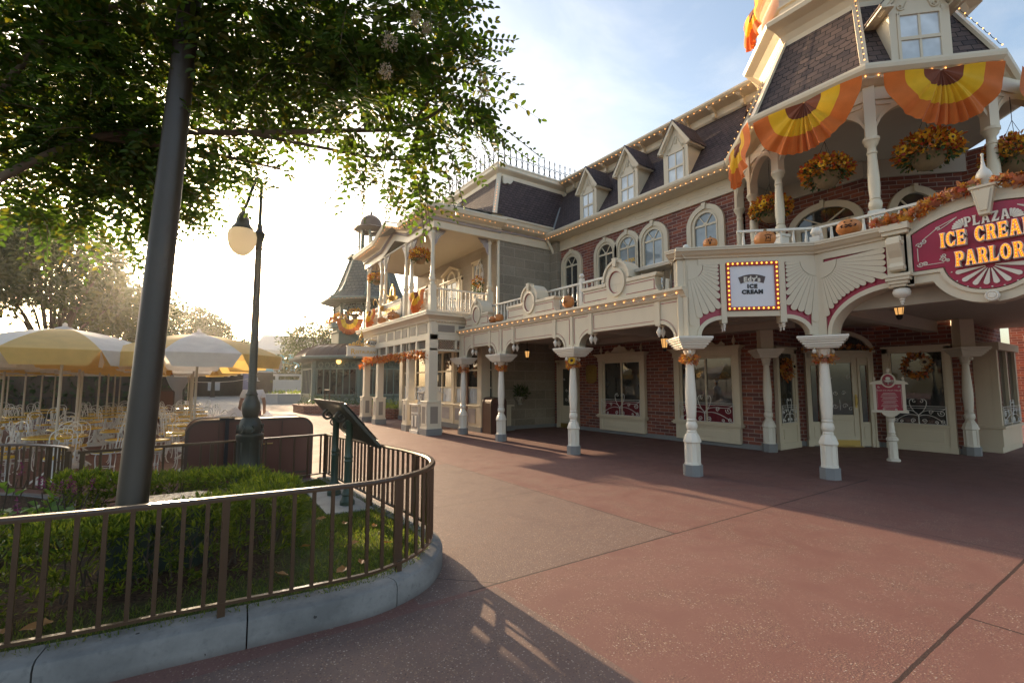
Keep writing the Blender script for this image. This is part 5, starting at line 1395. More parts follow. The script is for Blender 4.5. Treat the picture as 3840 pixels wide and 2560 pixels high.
# upper porch doors and windows in the stone wall
def porch_opening(yc, w, zt, name, arch=False):
    q = part(name, MB(), CREAM, rb); F = frame(8.9, yc, 0, -pi/2); m = MB(F)
    for s_ in (-1, 1): a, b = sorted((s_*w, s_*(w-.09))); m.box(a, b, -.06, 0, 3.88, zt)
    m.box(-w, w, -.06, 0, zt-.09, zt); m.box(-w-.05, w+.05, -.09, 0, zt, zt+.06); m.box(-.025, .025, -.04, 0, 3.88, zt-.09)
    for z in (4.4, 4.9, 5.4): m.box(-w+.09, w-.09, -.035, -.01, z-.015, z+.015)
    if arch:
        m.ring([(x*1.0, z) for x, z in arc(0, zt+.06, w*.62, 180, 0, 14)], arc(0, zt+.06, w*.48, 180, 0, 14), -.06, 0)
        m.prism([(-w-.25,zt+.35),(0,zt+.62),(w+.25,zt+.35),(w+.25,zt+.27),(0,zt+.52),(-w-.25,zt+.27)], -.14, 0)
        for s_ in (-1, 1): a, b = sorted((s_*(w+.06), s_*(w+.2))); m.box(a, b, -.07, 0, 3.88, zt+.27)
    fill(q, m); g = MB(F); g.box(-w+.09, w-.09, -.02, 0, 3.88, zt-.09); part('pane', g, GLASSB, q)
porch_opening(17.3, .55, 5.75, 'porch_door', True); porch_opening(16.55, .18, 5.75, 'side_light'); porch_opening(18.1, .18, 5.75, 'side_light'); porch_opening(15.25, .30, 6.1, 'porch_window'); porch_opening(20.1, .36, 5.9, 'porch_window')
# side wall frieze, gutter, mansard and cresting of the main block
ev2 = [(0,6.58),(-.03,6.60),(-.03,6.86),(-.06,6.88),(-.06,6.97),(-.12,6.99),(-.24,7.03),(-.32,7.10),(-.36,7.14),(-.38,7.24),(-.42,7.27),(-.42,7.33),(0,7.40)]
m = MB(); swept([(-o, z+.06) for o, z in ev2], [(11.62,13.92),(8.86,13.92),(8.86,15.9)][::-1], m); part('side_eave', m, WARMWHITE, rb)
m = MB(); swept([(.062, 6.94), (.085, 6.95), (.085, 7.02), (.062, 7.03)], [(11.2,13.92),(8.86,13.92)][::-1], m); part('eave_band', m, MAUVE, rb)
hx0, hy0, hx1, hy1, hz = 8.62, 13.62, 9.34, 14.42, 9.42
m = MB(); m.add([(12.6,hy0,7.40),(hx0,hy0,7.40),(hx1,hy1,hz),(13.2,hy1,hz)], [(3,2,1,0)]); m.add([(hx0,hy0,7.40),(hx0,21.0,7.40),(hx1,20.2,hz),(hx1,hy1,hz)], [(3,2,1,0)]); m.add([(hx1,hy1,hz),(hx1,20.2,hz),(13.2,20.2,hz),(13.2,hy1,hz)], [(0,1,2,3)])
m.add([(hx0,21.0,7.4),(hx1,20.2,hz),(13.2,20.2,hz),(13.2,21,7.4)], [(0,3,2,1)])
part('mansard_roof', m, SHINGLE2, rb)
m = MB(); m.bar((hx0-.01,hy0-.01,7.42), (hx1-.02,hy1-.02,hz+.02), .16, .07)
tp = [(0,9.18),(-.03,9.20),(-.05,9.34),(-.10,9.38),(-.18,9.43),(-.22,9.47),(-.22,9.58),(-.24,9.60),(-.24,9.65),(.3,9.66)]
swept([(-o, z) for o, z in tp], [(13.0,hy1-.06),(hx1-.06,hy1-.06),(hx1-.06,20.2)][::-1], m)
F = frame(hx1, hy1-.10, 0, 0)
mm = MB(F); mm.prism([(.0,9.22),(0,8.92),(.12,8.92),(.18,8.98),(.26,8.94),(.36,8.99),(.42,9.08),(.44,9.22)], -.15, .1); mm.prism([(3.3,9.22),(3.3,9.0),(3.2,8.98),(3.1,9.1),(3.0,9.12),(2.95,9.22)], -.15, .1); m.add(mm.v, mm.f)
part('roof_trim', m, WARMWHITE, rb)
cr = part('cresting', MB(), IRON, rb)
def crest_run(a, b, n, z=9.66, corner=True):
    a = Vector(a); b = Vector(b); d = (b-a).normalized(); st = (b-a).length/n
    base = MB(); base.tube([(a.x,a.y,z+.03), (b.x,b.y,z+.03)], .012, 5); base.tube([(a.x,a.y,z+.42), (b.x,b.y,z+.42)], .010, 5)
    if not len(cr.data.vertices): fill(cr, base)
    else: part('rail', base, IRON, cr)
    for i in range(n+1):
        p = a+d*st*i; m = MB(); tall = .25 if (i == 0 and corner) else 0
        m.tube([(p.x,p.y,z), (p.x,p.y,z+.62+tall)], .016, 5); m.lathe([(.006,0),(.030,.02),(.014,.06),(.034,.08),(.001,.19)], p.x, p.y, z+.60+tall, 6)
        m.ball(p.x, p.y, z+.22, .028, .028, 6, 5)
        for s_ in (-1, 1):
            if tall and s_ < 0: continue
            pts = []
            for q in range(13):
                t = pi*q/12-pi/2; c = .5*st; pts.append((p.x+d.x*s_*(c-.44*st*cos(t)*1.0), p.y+d.y*s_*(c-.44*st*cos(t)), z+.23+.19*sin(t)))
            m.tube(pts, .012, 4)
            m.tube([(p.x+d.x*s_*.0, p.y+d.y*s_*.0, z+.42+tall*.9), (p.x+d.x*s_*.03, p.y+d.y*s_*.03, z+.48), (p.x+d.x*s_*.06, p.y+d.y*s_*.06, z+.50)], .007, 4)
        part('spike', m, IRON, cr)
crest_run((hx1-.15,hy1-.15,0), (12.95,hy1-.15,0), 14); crest_run((hx1-.15,hy1-.15+.001,0), (hx1-.15,19.9,0), 17)
# oval louvred dormer on the front slope
q = part('oval_dormer', MB(), WARMWHITE, rb); F = frame(8.42, 15.9, 0, -pi/2); m = MB(F)
m.ring(arc(0, 7.95, .26, 0, 360, 28, .40), arc(0, 7.95, .17, 0, 360, 28, .31), -.06, .06); m.box(-.30, .30, -.02, .55, 7.42, 7.60); m.prism(arc(0, 7.95, .25, 0, 360, 28, .39), 0, .5)
m.box(-.05, .05, -.1, .05, 8.30, 8.46); m.lathe([(.03,0),(.04,.03),(.01,.12)], 0, 0, 8.46, 8); fill(q, m, 40)
m = MB(F)
for i in range(12): z = 7.70+i*.045; h_ = .17*sqrt(max(0, 1-((z-7.95)/.31)**2)); m.box(-h_, h_, -.03, -.005, z, z+.02)
part('louvres', m, GREYBASE, q)
# downpipe at the porch corner
m = MB(); m.tube([(8.78,13.62,7.2),(8.78,13.62,7.05),(8.90,13.82,6.75),(8.90,13.82,6.55),(8.90,13.82,3.9)], .055, 8); part('downpipe', m, WARMWHITE, rb, smooth=50)
m = MB(); m.box(9.3, 13.0, 14.2, 20.5, 0.1, 7.3); part('core', m, STONE, rb)
# ------------------------------------------------------------------ lettering helpers
def curve_to(mb, cu, M):
    o = bpy.data.objects.new('tmp', cu); COL.objects.link(o)
    dg = bpy.context.evaluated_depsgraph_get(); me = bpy.data.meshes.new_from_object(o.evaluated_get(dg))
    inv = M
    mb.v_off = len(mb.v); base = len(mb.v)
    mb.v += [tuple(inv @ v.co) for v in me.vertices]; mb.f += [tuple(i+base for i in p.vertices) for p in me.polygons]
    bpy.data.objects.remove(o); bpy.data.meshes.remove(me)
UPR = Matrix.Rotation(pi/2, 4, 'X')                                 # x,y text plane -> x,z wall plane facing -y
def text(mb, s, F, x, z, y, size, depth=.006, bold=0.0, align='CENTER', space=1.0, xs=1.0):
    cu = bpy.data.curves.new('t', 'FONT'); cu.body = s; cu.size = size; cu.align_x = align; cu.extrude = depth/2; cu.offset = bold; cu.space_character = space; cu.resolution_u = 3
    curve_to(mb, cu, F @ Matrix.Translation((x, y, z)) @ UPR @ Matrix.Diagonal((xs, 1, 1, 1)))
    bpy.data.curves.remove(cu)
def ell(cx, cy, rx, ry, a0, a1, n): return [(cx+rx*cos(R(a0+(a1-a0)*i/n)), cy+ry*sin(R(a0+(a1-a0)*i/n))) for i in range(n+1)]
STEM_ = [(0,0),(.36,0),(.31,.13),(.28,.5),(.31,.87),(.36,1),(0,1),(.05,.87),(.08,.5),(.05,.13)]
GL = {
 'I': (.36, [STEM_], [[(.18,.08),(.18,.92)]]),
 'L': (.66, [[(0,0),(.62,0),(.67,.36),(.53,.17),(.30,.15),(.28,.5),(.31,.87),(.36,1),(0,1),(.05,.87),(.08,.5),(.05,.13)]], [[(.18,.92),(.18,.09),(.56,.09)]]),
 'E': (.68, [[(0,0),(.64,0),(.68,.33),(.53,.17),(.30,.15),(.285,.43),(.42,.44),(.53,.34),(.53,.67),(.42,.57),(.285,.58),(.30,.85),(.53,.84),(.67,.68),(.64,1),(0,1),(.05,.87),(.08,.5),(.05,.13)]], [[(.58,.92),(.18,.92),(.18,.08),(.58,.08)],[(.3,.5),(.46,.5)]]),
 'C': (.68, [ell(.36,.5,.36,.5,62,298,22)+[(.64,.04),(.68,.35),(.55,.30)]+ell(.40,.5,.16,.36,300,60,14)+[(.55,.70),(.67,.66),(.64,.97)]], [ell(.36,.5,.24,.43,50,310,10)]),
 'O': (.74, [ell(.37,.5,.37,.5,0,350,28), ell(.37,.5,.15,.35,0,350,22)], [ell(.37,.5,.26,.425,0,330,11)]),
 'P': (.66, [[(0,0),(.36,0),(.31,.13),(.29,.38),(.45,.39)]+ell(.42,.69,.25,.305,-80,85,12)+[(0,1),(.05,.87),(.08,.5),(.05,.13)], [(.29,.53),(.29,.86)]+ell(.38,.695,.10,.165,80,-80,8)], [[(.18,.08),(.18,.92)],ell(.40,.69,.17,.23,80,-70,4)]),
 'R': (.70, [[(0,0),(.36,0),(.31,.13),(.29,.40),(.36,.40),(.44,.13),(.47,0),(.74,0),(.69,.13),(.58,.42)]+ell(.42,.70,.25,.30,-50,85,11)+[(0,1),(.05,.87),(.08,.5),(.05,.13)], [(.29,.54),(.29,.87)]+ell(.38,.70,.10,.165,80,-80,8)], [[(.18,.08),(.18,.92)],ell(.40,.70,.17,.22,80,-70,4),[(.50,.36),(.60,.07)]]),
 'A': (.78, [[(0,0),(.30,0),(.26,.12),(.285,.26),(.49,.26),(.515,.12),(.48,0),(.80,0),(.73,.14),(.53,1),(.25,1),(.07,.14)], [(.31,.41),(.385,.80),(.465,.41)]], [[(.13,.07),(.36,.92)],[(.66,.07),(.46,.80)],[(.30,.33),(.48,.33)]]),
 'M': (.96, [[(0,0),(.30,0),(.25,.13),(.24,.6),(.42,.05),(.54,.05),(.72,.6),(.71,.13),(.66,0),(.98,0),(.93,.13),(.91,.5),(.93,.87),(.98,1),(.68,1),(.49,.45),(.30,1),(0,1),(.05,.87),(.07,.5),(.05,.13)]], [[(.14,.08),(.16,.92)],[(.3,.8),(.48,.25),(.68,.8)],[(.82,.92),(.82,.08)]]),
 'Z': (.66, [[(0,0),(.62,0),(.67,.36),(.52,.17),(.30,.16),(.64,.92),(.62,1),(.03,1),(.0,.68),(.13,.83),(.34,.84),(0,.08)]], [[(.1,.92),(.52,.9),(.14,.08),(.56,.08)]]),
}
def glyph_run(word, h, gap=.07, xs=1.0, space=.38):
    x = 0; out = []
    for ch in word:
        if ch == ' ': x += space*h; continue
        w, polys, st = GL[ch]; out.append((ch, x)); x += (w*xs+gap)*h
    return out, x-gap*h
def glyphs(mb, word, F, xc, z, y, h, depth, bold=0.0, xs=1.0, gap=.07, space=.38, bulbs=None, step=.05):
    run, W_ = glyph_run(word, h, gap, xs, space)
    for ch, x0 in run:
        w, polys, st = GL[ch]
        cu = bpy.data.curves.new('g', 'CURVE'); cu.dimensions = '2D'; cu.fill_mode = 'BOTH'; cu.extrude = depth/2; cu.offset = bold
        for p in polys:
            sp = cu.splines.new('POLY'); sp.points.add(len(p)-1)
            for q, (a, b) in zip(sp.points, p): q.co = (a*xs*h, b*h, 0, 1)
            sp.use_cyclic_u = True
        curve_to(mb, cu, F @ Matrix.Translation((xc-W_/2+x0, y, z)) @ UPR); bpy.data.curves.remove(cu)
        if bulbs is not None:
            for s in st:
                d = 0; pts = [Vector((xc-W_/2+x0+a*xs*h, z+b*h)) for a, b in s]; bulbs.append(pts[0])
                for a, b in zip(pts, pts[1:]):
                    L = (b-a).length; n = max(1, round(L/step))
                    for i in range(1, n+1): bulbs.append(a.lerp(b, i/n))
bulb_me = None
def bulb_mesh(r, mat, name):
    m = MB(); m.ball(0, 0, 0, r, r*1.15, 8, 6); me = make_mesh(name, m, mat, (0,0,0), 80); return me
BM = bulb_mesh(.0115, BULB, 'bulb'); BMY = bulb_mesh(.0085, BULBY, 'bulb'); BMR = bulb_mesh(.016, BULBY, 'bulb')

# ------------------------------------------------------------------ the big curved sign
sg = thing('shop_sign', 'large crimson sign board with lit orange bulb lettering and white fans over the arch', 'sign', (8.97, 1.57, 3.2))
b = MB(F3); b.prism(full(board_outline(.015)), -.035, .0); part('board', b, CRIMSON, sg)
sides = MB(F3); face = MB(F3); bl_ = []
for wd, z, h in (('ICE CREAM', 3.525, .208), ('PARLOR', 3.225, .208)):
    tmp = MB(); glyphs(tmp, wd, F3, CS, z, -.085, h, .10, bold=.006, xs=.66, gap=.080); sides.v, sides.f, o_ = sides.v+tmp.v, sides.f+[tuple(i+len(sides.v) for i in f) for f in tmp.f], 0
    tmp = MB(); glyphs(tmp, wd, F3, CS, z, -.137, h, .006, bold=-.003, xs=.66, gap=.080, bulbs=bl_, step=.040); face.f += [tuple(i+len(face.v) for i in f) for f in tmp.f]; face.v += tmp.v
part('letter_shells', sides, WHITE, sg); part('lit_letter_faces', face, LETTER, sg)
tmp = MB(); glyphs(tmp, 'PLAZA', F3, CS, 3.775, -.05, .140, .03, xs=.80, gap=.10); part('plaza_lettering', tmp, WHITE, sg)
m = MB()
for p in bl_:
    w = F3 @ Vector((p.x, -.142, p.y)); m.ball(w.x, w.y, w.z, .0058, nu=6, nv=4)
lb = part('letter_bulbs', m, BULBY, sg); lb['kind'] = 'stuff'
m = MB(F3)
def drop(m, cx, cz, a, r0, r1, w, y0=-.06, y1=-.034):
    d = Vector((cos(R(a)), sin(R(a)))); n = Vector((-d.y, d.x)); pts = [Vector((cx, cz))+d*r0-n*w*.15]
    for q in range(9): t = -pi/2+pi*q/8; pts.append(Vector((cx, cz))+d*(r1-w+w*cos(t))+n*w*sin(t))
    pts.append(Vector((cx, cz))+d*r0+n*w*.15); m.prism([tuple(p) for p in pts], y0, y1)
for i in range(8):
    a = -172+i*(164/7); drop(m, CS, 3.20, a, .05, .26+.10*abs(cos(R(a)))**1.5, .030)
for i in range(9): a = -176+i*21.5; r = .30+.10*abs(cos(R(a)))**1.5; m.ball((CS+r*cos(R(a))), -.04, 3.20+r*sin(R(a)), .011, nu=6, nv=4)
for sd in (-1, 1):
    for i in range(6): drop(m, CS+sd*.225, 3.775, 90-sd*(8+i*15), .03, .135, .014)
part('fan_ornament', m, WHITE, sg, smooth=40)
m = MB(F3); y = -.04
for sd in (-1, 1):
    X = lambda v: CS+sd*v
    m.tube([(X(.76), y, 3.40), (X(.76), y, 3.60)], .006, 5); m.tube([(X(.47), y, 3.33), (X(.70), y, 3.33)], .006, 5)
    m.tube([(X(.70), y, 3.70), (X(.5), y, 3.86), (X(.30), y, 3.945)], .006, 5); m.tube([(X(.30), y, 3.945), (X(.42), y, 3.86), (X(.50), y, 3.815)], .006, 5)
    scroll(m, X(.52), 3.84, .03, 1.2, -pi/2, y, -sd, .006)
    for (a, b_, r, s_) in ((.735, 3.635, .04, 1), (.68, 3.685, .035, -1), (.735, 3.35, .04, -1), (.68, 3.35, .03, 1), (.475, 3.37, .04, 1), (.47, 3.43, .03, -1), (.43, 3.35, .025, 1)): scroll(m, X(a), b_, r, 1.4, 0 if sd > 0 else pi, y, s_*sd, .007)
part('scroll_border', m, WHITE, sg, smooth=50)

# ------------------------------------------------------------------ the square lit sign on the corner bay
es = thing('lit_sign', 'square white ice cream sign in a red frame studded with bulbs', 'sign', tuple(F2 @ Vector((1.2, 0, 2.88))))
m = MB(F2)
for (a, b_, z0, z1) in ((.77,1.63,3.68,3.74),(.77,1.63,2.88,2.94),(.77,.83,2.94,3.68),(1.57,1.63,2.94,3.68)): m.box(a, b_, -.05, .015, z0, z1)
part('frame', m, paint('signal red', (.42, .02, .015), .35), es, bevel=.004)
m = MB(F2); m.box(.83, 1.57, -.012, .012, 2.94, 3.68); part('panel', m, paint('sign white', (.74, .72, .75), .3, var=.03), es)
m = MB(F2); c = 1.2
m.ring([(c-.225+.45*i/12, 3.47+.05*(1-((i-6)/6)**2)) for i in range(13)], [(c-.19+.38*i/12, 3.355+.04*(1-((i-6)/6)**2)) for i in range(13)], -.018, -.011)
m.add([], []); part('ribbon', m, paint('ribbon brown', (.07, .035, .03), .4), es)
m = MB(F2)
for ch, x, dz in (('E', -.10, 0), ('d', -.035, .012), ('y', .03, .012), ("'", .072, .008), ('s', .105, 0)): text(m, ch, F2, c+x*1.1, 3.388+dz, -.021, .12, .004, .006)
part('white_lettering', m, WHITE, es)
m = MB(F2); text(m, 'ICE', F2, c, 3.275, -.016, .095, .008, .007, space=1.25); text(m, 'CREAM', F2, c, 3.175, -.016, .095, .008, .007, space=1.2)
for (w_, z) in ((.10, 3.275), (.20, 3.175)):
    pass
part('black_lettering', m, IRON, es)
n = 11
for i in range(n):
    t = i/(n-1)
    for (x, z) in ((.80+.80*t, 3.71), (.80+.80*t, 2.91), (.80, 2.91+.80*t), (1.60, 2.91+.80*t)):
        if x in (.80, 1.60) and (t == 0 or t == 1) and z not in (3.71, 2.91): continue
        w = F2 @ Vector((x, -.058, z)); o = bpy.data.objects.new('bulb', BMR); COL.objects.link(o); o.parent = es; o.location = w-Vector(es.location)

# writing in the upper windows of the brick building
m = MB(FW)
for tx, z, x in (('WAL', 5.42, -.13), ('TER', 5.42, .14), ('E.', 5.24, .0), ('DIS', 5.07, -.13), ('NEY', 5.07, .15)): text(m, tx, FW, 13.9-10.20+x*.95, z, -.018, .16, .004, .004)
part('gilt_lettering', m, GOLD, ww)

# ------------------------------------------------------------------ restaurant signs
t = thing('hanging_sign', 'projecting cream sign with gold RESTAURANT lettering and gilt scrolls above', 'sign', (5.85, 19.0, 2.7))
F = frame(5.22, 19.0, 0, 0); m = MB(F); m.box(0, 1.28, -.05, .05, 2.69, 3.03); m.box(-.03, 1.31, -.06, .06, 3.03, 3.06); m.box(-.03, 1.31, -.06, .06, 2.66, 2.69); part('board', m, WHITE, t, bevel=.006)
m = MB(F); text(m, 'R', F, .22, 2.74, -.054, .30, .01, .004); text(m, 'ESTAURANT', F, .76, 2.775, -.054, .17, .01, .003, xs=.95); part('gilt_lettering', m, GOLD, t)
m = MB(F); m.prism(ell(.98, 3.20, .20, .12, 0, 350, 24), -.03, .03); part('oval', m, WHITE, t)
m = MB(F); text(m, 'PLAZA', F, .98, 3.145, -.036, .15, .008, .004, xs=.8); part('dark_lettering', m, IRON, t)
m = MB(F); m.ring(ell(.98,3.20,.225,.145,0,350,24), ell(.98,3.20,.195,.115,0,350,24), -.04, .04, closed=True)
for (x, z, r, s_) in ((.42,3.18,.10,1),(.60,3.14,.08,-1),(.25,3.14,.07,1),(.70,3.25,.06,1),(1.22,3.14,.06,-1),(.50,3.36,.07,-1),(.1,3.1,.05,1)): scroll(m, x, z, r, 1.4, 0, 0, s_, .016)
m.tube([(.1,0,3.08),(1.5,0,3.22)], .012, 6); m.lathe([(.05,0),(.08,.05),(.05,.12),(.02,.2),(.03,.23),(.004,.3)], .55, 0, 3.4, 10)
for x in (.3,.9): scroll(m, x, 2.62, .05, 1.2, 0, 0, 1, .012)
part('gilt_scrolls', m, GOLD, t, smooth=50)
t = thing('balcony_sign', 'grey balcony board lettered RESTAURANT with gilt medallion and horns above', 'sign', (6.38, 17.1, 4.15))
F = frame(6.36, 18.12, 0, -pi/2); m = MB(F); m.box(0, 1.85, -.03, .03, 4.10, 4.62); m.box(-.03, 1.88, -.05, .04, 4.60, 4.65); part('board', m, paint('sign grey', (.40, .37, .32), .4), t)
m = MB(F); text(m, 'R', F, .26, 4.20, -.035, .42, .012, .006); text(m, 'ESTAURANT', F, 1.08, 4.28, -.035, .24, .012, .004); part('gilt_lettering', m, GOLD, t)
m = MB(F); m.ring(ell(.92,4.95,.22,.30,0,350,28), ell(.92,4.95,.15,.23,0,350,28), -.05, .03, closed=True)
for (x, z, r, s_) in ((.62,4.76,.10,1),(.48,4.72,.08,-1),(1.22,4.76,.10,-1),(1.38,4.72,.08,1),(.78,4.72,.06,1),(1.08,4.72,.06,-1),(.92,5.28,.05,1)): scroll(m, x, z, r, 1.4, 0, -.02, s_, .025)
part('gilt_frame', m, GOLD, t, smooth=50)
m = MB(F); m.prism(ell(.92,4.95,.16,.24,0,350,24), -.01, .01); part('medallion', m, GLASSB, t)
for k_, (x, z, fl_) in enumerate(((.15, 5.05, -1), (-.75, 4.78, -1))):
    m = MB(F); pts = [(x+fl_*-.55, -.05, z-.20), (x+fl_*-.2, -.05, z-.02), (x+fl_*.05, -.05, z+.18), (x+fl_*.32, -.05, z+.22), (x+fl_*.42, -.05, z+.12), (x+fl_*.36, -.05, z+.02)]
    m.tube(spline(pts, 5), .018, 6); p0 = Vector(pts[0]); m.tube([p0+Vector((.0,0,0)), p0+Vector((.10*-fl_,0,-.03)), p0+Vector((.18*-fl_,0,-.06)), p0+Vector((.22*-fl_,0,-.07))], [.02,.035,.07,.12], 10)
    part('horn', m, GOLD, t, smooth=60)

# ------------------------------------------------------------------ orange and yellow buntings
def bunting(F, w, h, label, y=0.0, grp='orange and yellow pleated buntings'):
    """half-round pleated fan; F: origin at the top centre, x along, y into the wall"""
    o = F @ Vector((0, 0, 0)); t = thing('bunting', label, 'bunting', tuple(o), group=grp)
    bands = (('orange_band', .66, 1.0, BUNT_O), ('yellow_band', .33, .66, BUNT_Y), ('rust_centre', .02, .33, BUNT_B))
    na = 150; seed = (abs(o.x*7.3+o.y*3.1) % 6.0)
    for nm, r0, r1, mt in bands:
        m = MB(F); nr = 5; vs = []; fs = []
        for i in range(na+1):
            a = pi+pi*i/na; u = i/na-.5; ph = 2*pi*(3.4*u+2.6*math.tanh(6*u))+seed; cen = math.exp(-(u*4.2)**2)
            fold = (.5+.5*sin(ph))*(.45+.55*cen)+.25*sin(2.3*ph+1)*cen
            for j in range(nr+1):
                r = r0+(r1-r0)*j/nr; side = 1-cen
                dep = -.02-(.10*cen+.13*side)*fold*r**.8-.07*sin(pi*min(1, r*.9))
                x = w*r*cos(a)*(1+.012*sin(ph)*cen); z = h*r*sin(a)*(1+.035*cen+.022*sin(ph)*r*r) - .045*side*sin(pi*r)*h*abs(sin(2*a))
                vs.append((x, dep, z))
        for i in range(na):
            for j in range(nr): fs.append((i*(nr+1)+j, (i+1)*(nr+1)+j, (i+1)*(nr+1)+j+1, i*(nr+1)+j+1))
        m.add(vs, fs); part(nm, m, mt, t, smooth=75)
    return t
def octF(i_ang, a, z): return frame(TC[0]+a*cos(R(i_ang)), TC[1]+a*sin(R(i_ang)), z, R(i_ang)+pi/2)
Tz = lambda F, x, z: F @ Matrix.Translation((x, 0, z))
bunting(Tz(frame(9.93, 5.50, 0, atan2(4.87-6.12, 9.30-10.56)), 0, 6.92), .84, .98, 'turret bunting nearest the dormers, seen edge on')
bunting(Tz(frame(9.50, 3.99, 0, -pi/2), 0, 6.92), .95, .96, 'turret bunting above the middle flower basket')
bunting(Tz(frame(10.36, 2.22, 0, -pi/4), 0, 6.90), .90, .98, 'turret bunting facing the viewer below the roof dormer')
bunting(Tz(frame(12.2, 1.5, 0, 0), 0, 6.88), .90, .98, 'turret bunting cut by the right picture edge')
bunting(Tz(octF(135, 1.95, 10.45), 0, 0), .72, .95, 'bunting hung high on the turret parapet')
bunting(Tz(frame(6.36, 14.78, 0, -pi/2), 0, 4.66), .62, .72, 'restaurant balcony bunting nearest the corner post')
bunting(Tz(frame(6.36, 19.6, 0, -pi/2), 0, 4.62), .62, .72, 'restaurant balcony bunting at the far end')

# ------------------------------------------------------------------ hanging flower baskets
def basket(x, y, z, r, label, zc, ivy=True, grp='hanging baskets of autumn flowers', dens=1.0):
    t = thing('flower_basket', label, 'flower basket', (x, y, z), group=grp)
    m = MB(); m.lathe([(r*.10,-.46*r),(r*.32,-.38*r),(r*.46,-.20*r),(r*.54,.05*r),(r*.56,.14*r),(r*.50,.14*r)], x, y, z-.25*r, 18); part('basket', m, COIR, t, smooth=50)
    n = int(760*dens); d = rand_dirs(n, -.42, 1); rad = rng.uniform(.62, 1.05, n)[:, None]; P = np.array((x, y, z+.05*r))+d*rad*np.array((r, r, r*.72))
    o = link('flowers', leaf_mesh('flowers', P, d+rand_dirs(n)*.6, d+rand_dirs(n)*.5, rng.uniform(.05, .10, n)*r/.44, rng.uniform(.04, .08, n)*r/.44, PETAL, off=(x, y, z))); o.parent = t
    n = int(300*dens); d = rand_dirs(n, -.75, .9); P = np.array((x, y, z-.05*r))+d*rng.uniform(.5, 1.0, n)[:, None]*np.array((r*.98, r*.98, r*.62))
    o = link('foliage', leaf_mesh('foliage', P, d+rand_dirs(n)*.7+np.array((0,0,-.3)), rand_dirs(n), rng.uniform(.05, .11, n)*r/.44, rng.uniform(.03, .06, n)*r/.44, IVY, off=(x, y, z))); o.parent = t
    # a few open daisies facing the street
    PP = []; DD = []; NN = []; cen = MB()
    for q in range(int(6*dens)+1):
        dd = rand_dirs(1, -.1, .8)[0]
        if dd[0]*.7+dd[1]*.4 > 0: dd[0] *= -1; dd[1] *= -1
        c = np.array((x, y, z+.05*r))+dd*np.array((r*1.02, r*1.02, r*.75)); u = np.cross(dd, (0, 0, 1)); u /= np.linalg.norm(u)+1e-6; v = np.cross(dd, u)
        for k in range(12): a = 2*pi*k/12; DD.append(u*cos(a)+v*sin(a)); PP.append(c+DD[-1]*.012); NN.append(dd)
        cen.ball(*(c+dd*.006), .022*r/.44, nu=7, nv=5)
    n = len(PP); o = link('daisies', leaf_mesh('daisies', np.array(PP), np.array(DD), np.array(NN), np.full(n, .065*r/.44), np.full(n, .032*r/.44), PETALY, off=(x, y, z))); o.parent = t
    part('daisy_centres', cen, BARKD, t, smooth=60)
    m = MB()
    for q in range(3): a = q*2.1; m.tube([(x+r*.62*cos(a), y+r*.62*sin(a), z-.1*r), (x, y, z+r*1.5)], .004, 4)
    m.tube([(x, y, z+r*1.5), (x, y, zc)], .005, 4); part('chain', m, IRON, t)
basket(10.50, 5.22, 5.40, .40, 'flower basket half behind the left turret column', 6.55)
basket(10.15, 3.95, 5.68, .43, 'flower basket hanging in the middle bay of the turret veranda', 6.55)
basket(10.75, 2.56, 5.70, .46, 'flower basket in the right-hand turret bay above the sign garland', 6.55)
basket(11.60, 1.62, 5.50, .42, 'flower basket at the right edge beside a turret column', 6.55)
basket(6.5, 15.03, 5.92, .37, 'flower basket hanging under the restaurant eave by the corner post', 6.6)
basket(6.5, 19.55, 5.95, .34, 'flower basket hanging at the far end of the restaurant porch', 6.6)

